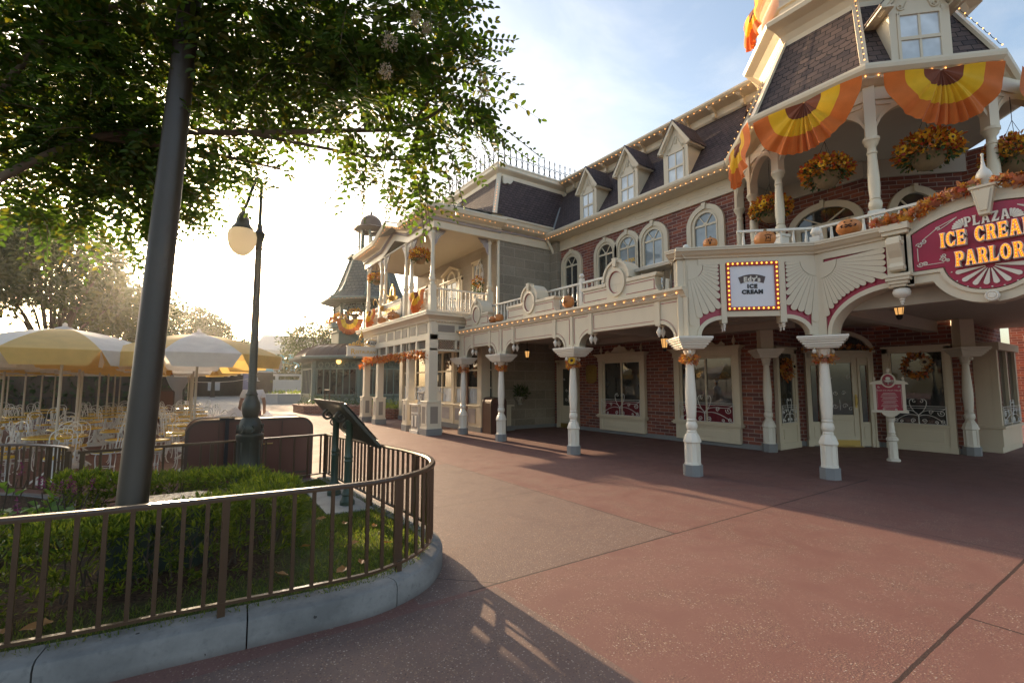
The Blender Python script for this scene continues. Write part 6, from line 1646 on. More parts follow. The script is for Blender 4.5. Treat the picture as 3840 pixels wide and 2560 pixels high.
# ------------------------------------------------------------------ pumpkins
def pumpkin(x, y, z, r, ang, kind, label, sz=.9):
    t = thing('carved_pumpkin', label, 'pumpkin', (x, y, z), group='carved pumpkins on the ledges')
    m = MB(); vs = []; fs = []; nu, nv = 40, 14
    for j in range(nv+1):
        th = pi*j/nv
        for i in range(nu):
            a = 2*pi*i/nu; rib = 1-.055*abs(sin(a*5))**.5*sin(th)**.5+.03*sin(th); rr = r*rib*sin(th)**.85
            zz = z+r*sz*(1-cos(th)*(1-.22*(1-sin(th))**2)); vs.append((x+rr*cos(a), y+rr*sin(a), zz))
    for j in range(nv):
        for i in range(nu): fs.append((j*nu+i, j*nu+(i+1) % nu, (j+1)*nu+(i+1) % nu, (j+1)*nu+i))
    m.add(vs, fs); part('rind', m, PUMP, t, smooth=80)
    m = MB(); m.tube([(x, y, z+r*sz*1.72), (x+.01, y, z+r*sz*2.0), (x+.035*r/.15, y+.01, z+r*sz*2.2)], [.035*r/.15, .022*r/.15, .026*r/.15], 7); part('stem', m, STEM, t, smooth=50)
    def patch(pts):
        """flat outline (u right, v up, in radii) laid on the rind facing ang"""
        out = []; 
        for u, v in pts:
            th = u; el = v; rr = r*1.012*(1-.03); out.append((x+rr*cos(el)*cos(ang+th), y+rr*cos(el)*sin(ang+th), z+r*sz+r*sz*.98*sin(el)*1.02))
        c = [sum(p[i] for p in out)/len(out) for i in range(3)]; n_ = Vector((cos(ang), sin(ang), 0))*.012*r/.15
        vs = [tuple(Vector(c)+n_*1.2)]+[tuple(Vector(p)+n_) for p in out]
        return vs, [(0, i+1, (i+1) % len(out)+1) for i in range(len(out))]
    f = MB()
    E_ = lambda cx, cy, rx, ry: ell(cx, cy, rx, ry, 0, 330, 11)
    if kind == 'ghost': L_ = [E_(-.20,.30,.11,.17), E_(.20,.30,.11,.17), E_(0,-.18,.13,.28)]
    elif kind == 'grin': L_ = [E_(-.32,.42,.10,.10), E_(.28,.42,.10,.10), [(-.75,.02),(-.5,.10),(-.35,.0),(-.2,.12),(-.05,.0),(.15,.12),(.3,0),(.5,.10),(.75,.05),(.6,-.22),(.4,-.12),(.2,-.32),(0,-.18),(-.2,-.34),(-.4,-.16),(-.6,-.25)]]
    elif kind == 'brow': L_ = [E_(-.16,.45,.05,.05), E_(.16,.45,.05,.05), [(-.40,.18),(0,.30),(.40,.18),(.40,.12),(0,.23),(-.40,.12)], [(-.26,.08),(-.20,.08),(-.14,-.2),(-.24,-.42),(-.30,-.42),(-.22,-.2)], [(.26,.08),(.20,.08),(.14,-.2),(.24,-.42),(.30,-.42),(.22,-.2)], [(-.34,-.50),(.34,-.50),(.34,-.56),(-.34,-.56)], E_(0,-.14,.09,.10)]
    else: L_ = [[(-.42,.22),(-.12,.22),(-.26,.50)], [(.42,.22),(.12,.22),(.26,.50)], [(-.55,-.10),(-.2,-.18),(.2,-.18),(.55,-.10),(.35,-.42),(.1,-.36),(-.1,-.50),(-.35,-.40)]]
    for p in L_: f.add(*patch(p))
    part('carved_face', f, PUMPD, t)
pumpkin(7.36, 11.72, 3.345, .115, pi*1.02, 'jack', 'left pumpkin of the pair between the parapet crests')
pumpkin(7.36, 11.38, 3.345, .135, pi*1.02, 'ghost', 'right, larger pumpkin of the pair between the parapet crests')
pumpkin(7.38, 8.42, 3.345, .145, pi*1.02, 'grin', 'tall pumpkin on the ledge between the two big medallions', 1.12)
pumpkin(7.80, 4.98, 4.02, .125, pi*1.18, 'ghost', 'small pumpkin with a howling face on the corner shelf')
pumpkin(8.48, 4.34, 4.02, .175, pi*1.25, 'brow', 'big pumpkin with worried brows above the square sign', .86)
pumpkin(8.95, 3.20, 4.02, .175, pi*1.10, 'grin', 'toothy pumpkin beside the leaf garland of the big sign', .82)
pumpkin(6.20, 17.95, 3.88, .17, pi*1.1, 'jack', 'leftmost pumpkin under the balcony RESTAURANT board', .8)
pumpkin(6.20, 16.80, 3.88, .18, pi*1.1, 'none', 'largest pumpkin under the balcony RESTAURANT board', 1.0)
pumpkin(6.18, 16.38, 3.88, .14, pi*1.1, 'none', 'small pumpkin right of the largest balcony pumpkin', .8)

# ------------------------------------------------------------------ garlands and wreaths
MAPLE = [(0,-.5),(.06,-.18),(.30,-.34),(.26,-.16),(.55,-.12),(.40,.05),(.48,.18),(.24,.16),(.30,.40),(.12,.30),(0,.62)]
MAPLE = MAPLE+[(-x, y) for x, y in MAPLE[::-1][1:-1]]
def maple_leaves(m, C_, Nn, S_):
    for c, n, s in zip(C_, Nn, S_):
        n = Vector(n).normalized(); u = n.cross(Vector(rand_dirs(1)[0])).normalized(); v = n.cross(u); c = Vector(c)
        vs = [tuple(c+n*.02*s)]
        for a, b in MAPLE: vs.append(tuple(c+(u*a+v*b)*s-n*.22*s*(a*a+b*b)))
        m.add(vs, [(0, i+1, (i+1) % len(MAPLE)+1) for i in range(len(MAPLE))])
def garland(path, n, r, size, label, mat, name='leaf_garland', small=3, out=(-1,0,.2)):
    P = resample([Vector(p) for p in path], .03); t = thing(name, label, 'garland', tuple(P[0]))
    m = MB(); idx = rng.integers(0, len(P), n); d = rand_dirs(n)+np.array(out)*.6; d /= np.linalg.norm(d, axis=1)[:, None]
    C_ = [np.array(P[i])+d[k]*r*rng.uniform(.6, 1.1) for k, i in enumerate(idx)]
    maple_leaves(m, C_, d+rand_dirs(n)*.5, rng.uniform(.75, 1.3, n)*size); part('big_leaves', m, mat, t)
    k = n*small; idx = rng.integers(0, len(P), k); d = rand_dirs(k); Pn = np.array([tuple(P[i]) for i in idx])+d*r*rng.uniform(.2, .95, k)[:, None]
    o = link('small_leaves', leaf_mesh('small_leaves', Pn, d+rand_dirs(k)*.6, rand_dirs(k), rng.uniform(.4, .9, k)*size, rng.uniform(.2, .45, k)*size, mat, off=tuple(P[0]))); o.parent = t
    m = MB(); m.tube([tuple(p) for p in P[::3]], .012, 4); part('stem', m, BARKD, t)
    return t
topz = [(8.86, 3.72-(CS+x), z+.04) for x, z in [(-1.14+.06*i, None) for i in range(0)]]
gpts = []
for i in range(25):
    x = -1.12+1.02*i/24; zz = (4.06+.19-1.74)+sqrt(1.74**2-min(1.0, abs(x))**2) if abs(x) < 1.0 else 4.02
    gpts.append((8.90, 1.57-x, max(4.04, zz+.06)))
gpts = [(8.86, 2.80, 4.08), (8.86, 2.66, 4.10)]+[p for p in gpts if p[1] < 2.5]
garland(gpts, 105, .085, .125, 'maple leaf garland climbing the left half of the big sign', FALL)
garland([(8.90, 1.57-x, (4.06+.19-1.74)+sqrt(1.74**2-x*x)+.06) for x in [.14+.8*i/12 for i in range(13)]], 60, .085, .125, 'maple leaf garland on the right half of the big sign, past the keystone', FALL)
m = MB()
gp_ = []
for i in range(40): y = 13.95+6.5*i/39; gp_.append((6.30, y, 2.56-.05*abs(sin((y-13.9)*2.1))-(.28*max(0, 1-abs(y-20.4)/.25))-(.22*max(0, 1-abs(y-14.0)/.2))))
garland(gp_, 150, .15, .14, 'orange leaf garland strung along the restaurant lattice', FALLO, small=5)
garland([tuple(FD @ Vector((c_, -.12, 2.46+.10*(1-((c_-LD/2)/.8)**2)))) for c_ in [LD/2-.85+1.7*i/12 for i in range(13)]], 40, .07, .09, 'dark leaf garland over the entrance door', FALL, small=4)
def post_wreath(x, y, label, sun=False, r=.17, mat=FALL, z=2.03):
    pts = [(x+.10*cos(a), y+.10*sin(a), z) for a in [2*pi*i/20 for i in range(20)]]
    t = garland(pts, 34, .085, .085, label, mat, 'post_wreath', 7, (0,0,0)); t['category'] = 'wreath'; t['group'] = 'leaf wreaths on the porch posts'
    if sun:
        d = np.array((-.75,-.62,.15)); c = np.array((x, y, z+.06))+d*.17; u = np.cross(d, (0,0,1)); u /= np.linalg.norm(u); v = np.cross(d, u); A = [2*pi*k/16 for k in range(16)]
        D = np.array([u*cos(a)+v*sin(a) for a in A]); o = link('sunflower', leaf_mesh('sunflower', c+D*.02, D, np.tile(d, (16, 1)), np.full(16, .075), np.full(16, .035), PETALY, off=tuple(wloc(t)))); o.parent = t
        m = MB(); m.ball(*(c+d*.01), .032, nu=8, nv=6); part('sunflower_centre', m, BARKD, t, smooth=60)
for (x, y), lb, sn in zip(POSTS, ('leaf wreath on the farthest round porch post','leaf wreath on the porch post beside the maroon bin','wreath with a yellow sunflower on the middle porch post','pink and orange leaf wreath on the post below the square sign\'s left corner','orange leaf wreath on the post in front of the entrance door'), (0,0,1,0,0)):
    post_wreath(x, y, lb, bool(sn), mat=FALLO if y > 10 else FALL)
def wall_wreath(F, x, z, r, label):
    pts = [tuple(F @ Vector((x+r*cos(a), -.06, z+r*sin(a)))) for a in [2*pi*i/30 for i in range(30)]]
    t = garland(pts, 50, .10, .10, label, FALL, 'window_wreath', 7); t['category'] = 'wreath'
    d = np.array(F.to_3x3() @ Vector((0, -1, .1))); c = np.array(F @ Vector((x+r*.85, -.17, z+r*.35))); u = np.cross(d, (0,0,1)); v = np.cross(d, u); A = [2*pi*k/14 for k in range(14)]
    D = np.array([u*cos(a)+v*sin(a) for a in A]); o = link('pale_daisy', leaf_mesh('pale_daisy', c+D*.03, D, np.tile(d, (14, 1)), np.full(14, .085), np.full(14, .035), leafm_pale, off=tuple(wloc(t)))); o.parent = t
    m = MB(); m.ball(*c, .04, nu=8, nv=6); part('daisy_centre', m, BARKD, t, smooth=60)
leafm_pale = leafmat('pale petals', [(.62, .52, .34), (.66, .58, .42)], .2)
wall_wreath(FG, .82, 2.02, .24, 'dark leaf wreath with a pale daisy on the window right of the door')
wall_wreath(FE, .70, 1.95, .20, 'dark wreath on the narrow window left of the entrance')

# ------------------------------------------------------------------ lanterns
def lantern(x, y, z, label, zc=3.02):
    t = thing('porch_lantern', label, 'lantern', (x, y, z), group='lit lanterns under the porch')
    m = MB(); m.lathe([(.105,.12),(.11,.125),(.05,.16),(.03,.19),(.015,.22),(.012,.26)], x, y, z, 12); m.lathe([(.02,-.17),(.045,-.14),(.05,-.09),(.055,-.085)], x, y, z, 10); m.tube([(x,y,z+.24),(x,y,zc)], .010, 5)
    for q in range(6): a = q*pi/3; m.tube([(x+.052*cos(a), y+.052*sin(a), z-.09), (x+.085*cos(a), y+.085*sin(a), z+.12)], .006, 4)
    part('cage', m, IRON, t, smooth=40)
    m = MB(); m.lathe([(.05,-.085),(.08,.118)], x, y, z, 12); k = part('glass', m, glassm_l, t, smooth=50)
    m = MB(); m.ball(x, y, z-.005, .03, .05, 8, 6); part('flame', m, LAMPGL, t, smooth=60)
glassm_l = NT('amber lantern glass'); q_ = glassm_l.bsdf((.55, .36, .14), .15, emit=(1, .5, .15), estr=.35, trans=0.0); glassm_l = glassm_l.mat
lantern(9.5, 12.94, 2.55, 'lit lantern hanging before the grey stone side wall')
lantern(9.1, 7.05, 2.50, 'lit lantern behind the post left of the square sign')
lantern(9.95, 2.90, 2.84, 'lit lantern under the arch below the big crimson sign', 3.05)

# ------------------------------------------------------------------ strings of bulbs
def light_string(pts, step, label, out=(0,0,0)):
    P = [Vector(p) for p in pts]; L = [(b-a).length for a, b in zip(P, P[1:])]; t = thing('string_lights', label, 'string lights', tuple(P[0]))
    tot = sum(L); n = min(100, max(2, int(tot/step))); w = MB(); last = None
    for i in range(n+1):
        d = tot*i/n*.9999; k = 0
        while d > L[k] and k < len(L)-1: d -= L[k]; k += 1
        p = P[k].lerp(P[k+1], d/L[k]); o = bpy.data.objects.new('bulb', BM); COL.objects.link(o); o.parent = t; o.location = p-P[0]
        if last is not None: mid = (last+p)/2+Vector((0,0,-.03))+Vector(out)*-.02; w.tube([last, mid, p], .005, 4, cap=False)
        last = p
    part('wire', w, IRONW if out == (0,0,0) else IRON, t)
    return t
X1 = 7.38
light_string([(X1-.105, 13.84, 3.225), (X1-.105, 5.35, 3.225)], .245, 'string of bulbs along the ledge over the cream arcade')
light_string([(10.93, 13.7, 6.965), (10.93, 6.62, 6.965)], .165, 'string of bulbs under the long brick eave below the dormers')
light_string([(12.02, 14.0, 9.50), (12.02, 6.4, 9.50)], .20, 'string of bulbs along the top cornice of the long roof')
for (i, j), lb in zip(((2,3),(3,4),(4,5)), ('string of bulbs on the narrow turret eave side next to the long roof','string of bulbs on the turret eave over the middle bunting','string of bulbs on the turret eave below the roof dormer')):
    a, b = octp(2.47, i), octp(2.47, j); light_string([(a[0], a[1], 6.97), (b[0], b[1], 6.97)], .19, lb)
for i, lb in ((3, 'bulbs up the left turret roof ridge'), (4, 'bulbs up the turret roof ridge beside the dormer'), (2, 'bulbs up the hidden turret ridge against the long roof'), (5, 'bulbs down the right turret ridge against the sky')):
    a, b = octp(2.50, i), octp(1.68, i); light_string([(a[0], a[1], 7.26), (b[0], b[1], 9.0)], .17, lb, (1,0,0))
light_string([(PX-.30, 20.5, 3.745), (PX-.30, 13.62, 3.745), (8.6, 13.62, 3.745)], .15, 'string of bulbs on the restaurant balcony ledge')
light_string([(PX-.40, 20.6, 7.05), (PX-.40, 18.56, 7.05), (PX-.40, 17.2, 7.47), (PX-.40, 15.84, 7.05), (PX-.40, 13.40, 7.05), (8.5, 13.40, 7.05)], .20, 'string of bulbs under the restaurant porch eave and gable')
light_string([(8.9, 13.58, 7.12), (11.2, 13.58, 7.12)], .22, 'string of bulbs under the eave of the grey stone wall')
light_string([(hx1-.27, 20.0, 9.53), (hx1-.27, hy1-.27, 9.53), (12.8, hy1-.27, 9.53)], .21, 'string of bulbs round the restaurant roof top under the iron cresting')
light_string([(hx0-.08, hy0-.08, 7.45), (hx1-.12, hy1-.12, 9.2)], .15, 'bulbs up the restaurant roof corner')

# ------------------------------------------------------------------ small things on the pavement and walls
t = thing('menu_sign', 'white turned post with a crimson menu board near the entrance', 'sign', (12.22, 3.83, 0))
F = frame(12.22, 3.83, 0, -pi/2+.22); m = MB()
m.lathe([(.12,0),(.12,.03),(.085,.06)], 12.22, 3.83, 0, 12); m.lathe([(.085,.06),(.08,.40),(.105,.42),(.105,.46),(.075,.50)], 12.22, 3.83, 0, 8, pi/8); m.lathe([(.06,.50),(.075,.53),(.05,.56),(.065,.58),(.055,.62),(.045,.80),(.06,.82),(.08,.88)], 12.22, 3.83, 0, 14); part('post', m, WHITE, t, smooth=30)
m = MB(F); m.box(-.265, -.215, -.04, .04, 1.03, 1.58); m.box(.215, .265, -.04, .04, 1.03, 1.58); m.box(-.30, .30, -.05, .05, .99, 1.04)
m.prism([(-.32,1.58),(.32,1.58),(.30,1.62),(.18,1.66),(0,1.68),(-.18,1.66),(-.30,1.62)], -.06, .05); m.prism(ell(0,1.03,.15,.13,180,360,14), -.045, .04); m.prism(ell(0,1.66,.125,.15,0,350,24), -.055, .04)
for x in (-.24, .24): m.lathe([(.025,0),(.03,.02),(.015,.05),(.028,.08),(.005,.12)], x, 0, 1.62, 8)
m.lathe([(.05,0),(.06,.02),(.02,.05),(.035,.08),(.04,.11),(.004,.16)], 0, 0, 1.78, 10); part('frame', m, WHITE, t, smooth=30)
m = MB(F); m.prism([(-.215,1.04),(-.13,1.04)]+ell(0,1.04,.12,.10,190,350,10)+[(.13,1.04),(.215,1.04),(.215,1.58),(-.215,1.58)], -.025, .02); m.prism(ell(0,1.66,.10,.125,0,350,24), -.06, -.05); part('panel', m, CRIMSON, t)
m = MB(F); text(m, 'PLAZA ICE CREAM PARLOR', F, 0, 1.44, -.028, .034, .003)
for i in range(13):
    z = 1.395-i*.025-(i//3)*.006; w_ = .10+.05*((i*37) % 7)/7; m.box(-w_, w_, -.027, -.025, z, z+.006)
for s_ in (-1, 1):
    m.box(s_*.20-.002, s_*.20+.002, -.027, -.025, 1.09, 1.50); scroll(m, s_*.17, 1.525, .022, 1.2, 0, -.027, s_, .004); scroll(m, s_*.10, 1.06, .022, 1.2, 0, -.027, -s_, .004)
m.tube([(0,-.062,1.57),(0,-.062,1.64)], .006, 5); m.prism(ell(0,1.66,.055,.035,180,360,10), -.066, -.06); m.prism(ell(0,1.70,.04,.035,0,350,12), -.066, -.06)
part('white_lettering', m, IRONW, t)
t = thing('host_podium', 'cream panelled podium with a lattice hutch beside the restaurant corner post', 'podium', (6.62, 14.65, 0))
m = MB(); m.box(6.22, 7.05, 14.36, 14.92, .08, .90); m.box(6.18, 7.09, 14.32, 14.96, 0, .10); m.box(6.17, 7.10, 14.31, 14.97, .90, .94); m.box(6.45, 7.05, 14.40, 14.90, .94, 1.30); m.box(6.40, 7.09, 14.36, 14.94, 1.30, 1.34); m.box(6.55, 7.02, 14.45, 14.85, 1.34, 1.48); part('body', m, WHITE, t, bevel=.006)
m = MB()
for (a, b) in ((14.40,14.62),(14.66,14.88)): m.box(6.21, 6.225, a, b, .16, .62); m.box(6.21, 6.225, a, b, .68, .86)
m.box(6.44, 6.455, 14.46, 14.84, 1.0, 1.27)
for (a, b) in ((6.30,6.60),(6.66,6.98)): m.box(a, b, 14.35, 14.365, .16, .62); m.box(a, b, 14.35, 14.365, .68, .86)
part('panel_field', m, TAUPE, t)
m = MB()
for (a, b) in ((14.40,14.62),(14.66,14.88)):
    m.box(6.20, 6.212, a+.05, b-.05, .22, .56)
F = frame(6.435, 14.65, 0, -pi/2); m.m = F; m.ring(ell(0,1.14,.065,.09,0,350,20), ell(0,1.14,.045,.065,0,350,20), -.015, .01, closed=True); part('panel_trim', m, WHITE, t)
def round_bin(x0, x1, y0, y1, h, label, name, r=.16, mat=WOODRED):
    t = thing(name, label, 'bin' if 'bin' in name else 'cabinet', ((x0+x1)/2, (y0+y1)/2, 0))
    pts = [(x0,.0),(x1,.0),(x1,h-r)]+arc(x1-r, h-r, r, 0, 90, 8)+arc(x0+r, h-r, r, 90, 180, 8)+[(x0,h-r)]
    m = MB(); m.prism(pts, y0, y1); part('body', m, mat, t, smooth=30, bevel=.008)
    m = MB(); o_ = [(x0-.012,.04),(x0-.012,h-r)]+arc(x0+r, h-r, r+.012, 180, 90, 8)+arc(x1-r, h-r, r+.012, 90, 0, 8)+[(x1+.012,h-r),(x1+.012,.04)]
    i_ = [(x0+.03,.04),(x0+.03,h-r)]+arc(x0+r, h-r, r-.03, 180, 90, 8)+arc(x1-r, h-r, r-.03, 90, 0, 8)+[(x1-.03,h-r),(x1-.03,.04)]
    m.ring(o_, i_, y0-.012, y0+.02); m.ring(o_, i_, y1-.02, y1+.012); part('edge_trim', m, BRONZE, t, smooth=30)
    return t
tb = round_bin(8.08, 8.66, 12.95, 13.46, 1.14, 'maroon round-topped bin against the stone wall', 'litter_bin')
m = MB(); m.box(8.16, 8.58, 12.93, 12.952, .72, .98); part('flap', m, paint('bin flap', (.07, .022, .018), .4), tb)
t = thing('wall_urn', 'stone wall urn with a dark fern on the grey side wall', 'planter', (9.8, 13.85, .9))
m = MB(); m.lathe([(.03,-.05),(.10,.0),(.06,.05),(.16,.14),(.21,.22),(.22,.27),(.19,.27)], 9.8, 13.80, .86, 16); part('urn', m, STONEWARM, t, smooth=40)
leafball('fern', (9.8, 13.76, 1.30), .30, 260, .14, .035, IVY, t, rz=.24, inner=.2)
t = thing('wall_plaque', 'brass memorial plaque on the brick wall beside the shop window', 'plaque', (11.47, 11.95, 1.9))
F = frame(11.5, 11.95, 0, -pi/2); m = MB(F); m.prism([(-.24,1.68),(-.10,1.60),(.10,1.60),(.24,1.68),(.26,2.14),(.18,2.22),(-.18,2.22),(-.26,2.14)], -.035, 0); part('plate', m, BRASS, t, bevel=.006)
m = MB(F)
for i in range(7): w_ = .15-.02*(i % 2); m.box(-w_, w_, -.039, -.035, 1.76+i*.055, 1.77+i*.055)
part('raised_lines', m, GOLD, t)
t = thing('wire_plant_stand', 'white scrolled wire stand with red flowers on the restaurant balcony', 'plant stand', (8.66, 14.72, 4.0))
F = frame(8.66, 14.72, 0, -pi/2); m = MB(F)
for s_ in (-1, 1):
    m.tube(bez((s_*.10, 3.9), (s_*.35, 4.5), (s_*.05, 4.9), (s_*.22, 5.3), 0), .012, 5); m.tube(bez((s_*.22, 5.3), (s_*.35, 5.6), (s_*.2, 5.8), (0, 6.05), 0), .012, 5)
    for (x, z, r) in ((.14,4.7,.10),(.12,5.8,.09),(.18,5.5,.08),(.12,4.25,.08)): scroll(m, s_*x, z, r, 1.4, 0 if s_ > 0 else pi, 0, s_, .012)
for z in (4.75, 5.0, 5.45): m.tube([(-.26,0,z),(.26,0,z)], .008, 4)
part('frame', m, IRONW, t, smooth=50); leafball('red_flowers', (8.60, 14.72, 5.25), .20, 120, .07, .05, PETAL, t); leafball('foliage', (8.60, 14.72, 5.05), .22, 160, .08, .04, IVY, t)
# ------------------------------------------------------------------ big pole, box, lamp post
t = thing('tall_pole', 'thick dark lamp pole rising out of the hedge in front of the sun', 'pole', (-.295, 4.72, .17)); t.rotation_euler = (0, R(2.25), 0)
m = MB(); m.lathe([(.125,0),(.125,.30),(.112,.33),(.103,.36),(.095,2.5),(.082,5.0),(.072,7.5),(.066,9.5)], 0, 0, 0, 28); m2 = link('shaft', make_mesh('shaft', m, POLEM, (0,0,0), 30)); m2.parent = t
m = MB(); m.vprism([(-.14,-.14),(.14,-.14),(.14,.14),(-.14,.14)], -.02, .45); m2 = link('base_cover', make_mesh('base_cover', m, BOXGREEN)); m2.parent = t
t = thing('utility_box', 'low dark green box with a wet cut-corner top beside the tall pole', 'utility box', (.04, 4.88, .17))
m = MB(); o_ = [(-.19,4.62),(.16,4.62),(.27,4.74),(.27,4.98),(.16,5.12),(-.19,5.12)]; m.vprism(o_, .15, .62); part('body', m, BOXGREEN, t, bevel=.01)
k = NT('wet blistered lid'); n_ = k.noise(k.pos(), 26, 5); k.bsdf(k.mix(k.rampf(n_, .48, .6), (.10, .12, .115), (.025, .035, .03)), k.rampf(n_, .4, .6, .12, .6), 0, k.bump(n_, .5, .006), .6, coat=.5)
m = MB(); m.vprism([(x*1.08-.003, 4.87+(y-4.87)*1.08) for x, y in o_], .62, .655); part('lid', m, k.mat, t, bevel=.008)
t = thing('street_lamp', 'ornate dark cast-iron street lamp with a crook arm and white acorn globe', 'street lamp', (.76, 7.2, .17))
lx, ly = .76, 7.2; m = MB()
m.lathe([(.20,.0),(.20,.22),(.195,.24),(.17,.27),(.15,.30),(.148,.68),(.165,.71),(.165,.76),(.14,.78),(.155,.83),(.14,.89),(.112,.96),(.10,.98)], lx, ly, .17, 28); part('base', m, LAMPM, t, smooth=35)
m = MB(); m.lathe([(.085,1.15),(.10,1.19),(.112,1.26),(.106,1.33),(.078,1.40),(.066,1.44),(.076,1.455),(.060,1.475),(.051,1.51),(.047,2.5),(.041,3.40),(.050,3.42),(.041,3.44),(.044,3.50),(.068,3.60),(.074,3.63),(.05,3.66),(.036,3.68),(.034,3.74),(.022,3.78)], lx, ly, 0, 20); part('shaft', m, LAMPM, t, smooth=40)
m = MB()
for q in range(8):
    a = q*pi/4; scroll_ = [(lx+.152*cos(a+.2*sin(u*3)), ly+.152*sin(a+.2*sin(u*3)), .96+.10*u) for u in [i/8 for i in range(9)]]; m.tube(scroll_, .013, 5)
    m.bar((lx+.148*cos(a), ly+.148*sin(a), .48), (lx+.148*cos(a), ly+.148*sin(a), .84), .018)
part('acanthus', m, LAMPM, t, smooth=50)
dx, dy = -.82*.55, .57*.55                                            # arm reaches to the left of the picture
arm = []
ax_ = Vector((-.83, .0, 0))
for q in range(25):
    u = q/24
    if u < .45: arm.append((lx, ly, 3.72+.60*u/.45))
    else:
        a = pi*(u-.45)/.55*.80; arm.append((lx-.065+.065*cos(a)-.03*max(0, a-1.4), ly-.02*max(0, a-1.2), 4.32+.085*sin(a)-.30*max(0, a-1.5)))
m = MB(); m.tube(arm, .022, 8)
ex, ey, ez = arm[-1]
m.tube([arm[-1], (ex-.03, ey, ez-.10), (ex-.05, ey, 3.94)], .02, 8)
for (x, z, r, s_) in ((lx-.07, 4.15, .04, 1), (lx-.09, 4.07, .045, -1)): scroll(m, x, z, r, 1.3, 0, ly, s_, .008)
part('crook_arm', m, LAMPM, t, smooth=50)
gx = ex-.055
m = MB(); m.lathe([(.015,.36),(.03,.34),(.028,.31),(.02,.30),(.05,.26),(.075,.20),(.085,.14),(.10,.10),(.13,.07),(.135,.045),(.12,.03)], gx, ey, 3.60, 18); part('hood', m, LAMPM, t, smooth=40)
k = NT('milky globe'); k.bsdf((.72, .66, .55), .2, spec=.4); tr = k.new('ShaderNodeBsdfTranslucent'); tr.inputs[0].default_value = (.85, .8, .68, 1); mx = k.new('ShaderNodeMixShader'); mx.inputs[0].default_value = .65
k.t.links.new([n for n in k.n if n.type == 'BSDF_PRINCIPLED'][0].outputs[0], mx.inputs[1]); k.t.links.new(tr.outputs[0], mx.inputs[2]); k.t.links.new(mx.outputs[0], k.out.inputs[0])
m = MB(); m.lathe([(.12,.05),(.160,.02),(.176,-.05),(.172,-.11),(.148,-.20),(.102,-.265),(.055,-.30),(.005,-.31)], gx, ey, 3.60, 24); part('globe', m, k.mat, t, smooth=70)

# ------------------------------------------------------------------ reader board on two posts
t = thing('reader_board', 'sloping dark information board with scroll brackets on two green posts, seen edge on', 'information board', (1.68, 6.15, .186))
for y in (5.84, 6.44):
    m = MB(); m.lathe([(.085,0),(.085,.04),(.07,.06),(.06,.10),(.072,.12),(.06,.14),(.045,.18),(.045,.48),(.054,.50),(.045,.52),(.054,.55),(.045,.57),(.040,.60),(.040,.92),(.052,.94),(.052,.98)], 1.66, y, .186, 16); part('post', m, paint('post green', (.040, .066, .046), .4), t, smooth=35)
    m = MB(); F = frame(1.66, y, 0, 0)
    m.m = F
    scroll(m, -.10, 1.20, .085, 1.6, 0, 0, 1, .016); scroll(m, .13, 1.08, .06, 1.5, pi, 0, -1, .013); scroll(m, -.03, 1.10, .05, 1.4, 1, 0, 1, .011); scroll(m, .20, .98, .045, 1.3, 2, 0, 1, .010); m.tube([(0,0,1.14),(0,0,1.25)], .03, 6)
    part('scroll_bracket', m, LAMPM, t, smooth=50)
sl = atan2(.84-1.36, .44)
m = MB(frame(0, 0, 0, 0)); prof = [(1.49,1.385),(1.96,.86),(1.935,.835),(1.465,1.36)]
vs = [(x, 5.52, z) for x, z in prof]+[(x, 6.82, z) for x, z in prof]; m.add(vs, [(0,1,2,3),(7,6,5,4),(0,4,5,1),(1,5,6,2),(2,6,7,3),(3,7,4,0)]); part('panel', m, LAMPM, t, bevel=.004)
m = MB(); prof = [(1.53,1.35),(1.925,.909),(1.928,.912),(1.533,1.353)]; vs = [(x, 5.60, z) for x, z in prof]+[(x, 6.74, z) for x, z in prof]; m.add(vs, [(0,1,2,3),(7,6,5,4),(0,4,5,1),(1,5,6,2),(2,6,7,3),(3,7,4,0)])
m.v = [(x+.014, y, z+.014) for x, y, z in m.v]; part('display_face', m, GLASSG, t)
m = MB(); m.box(1.455, 1.50, 5.50, 6.84, 1.372, 1.392); m.tube([(1.47,6.05,1.39),(1.47,6.05,1.52),(1.47,6.28,1.52),(1.47,6.28,1.39)], .008, 5); part('top_edge', m, RAILM, t)
# ------------------------------------------------------------------ wooden service cabinet
cb = round_bin(.08, 1.88, 8.82, 9.5, 1.02, 'long round-shouldered wooden cabinet behind the lamp post', 'service_cabinet', .20)
m = MB()
for x in (.50, .95, 1.40): m.box(x-.004, x+.004, 8.805, 8.82, .06, .98)
part('board_joints', m, BARKD, cb)
m = MB(); m.box(.16, 1.80, 8.812, 8.822, .10, .13); m.box(.16, 1.80, 8.812, 8.822, .0, .05); part('kick_rail', m, BARKD, cb)
m = MB(); m.tube([(1.12, 8.82, .62), (1.12, 8.78, .62), (1.26, 8.78, .62), (1.26, 8.82, .62)], .010, 6); part('pull_handle', m, BRASS, cb)
m = MB(); m.box(.58, .63, 8.76, 8.82, .15, 1.06); m.box(.50, .70, 8.74, 8.86, 1.03, 1.06); part('latch_post', m, IRON, cb)

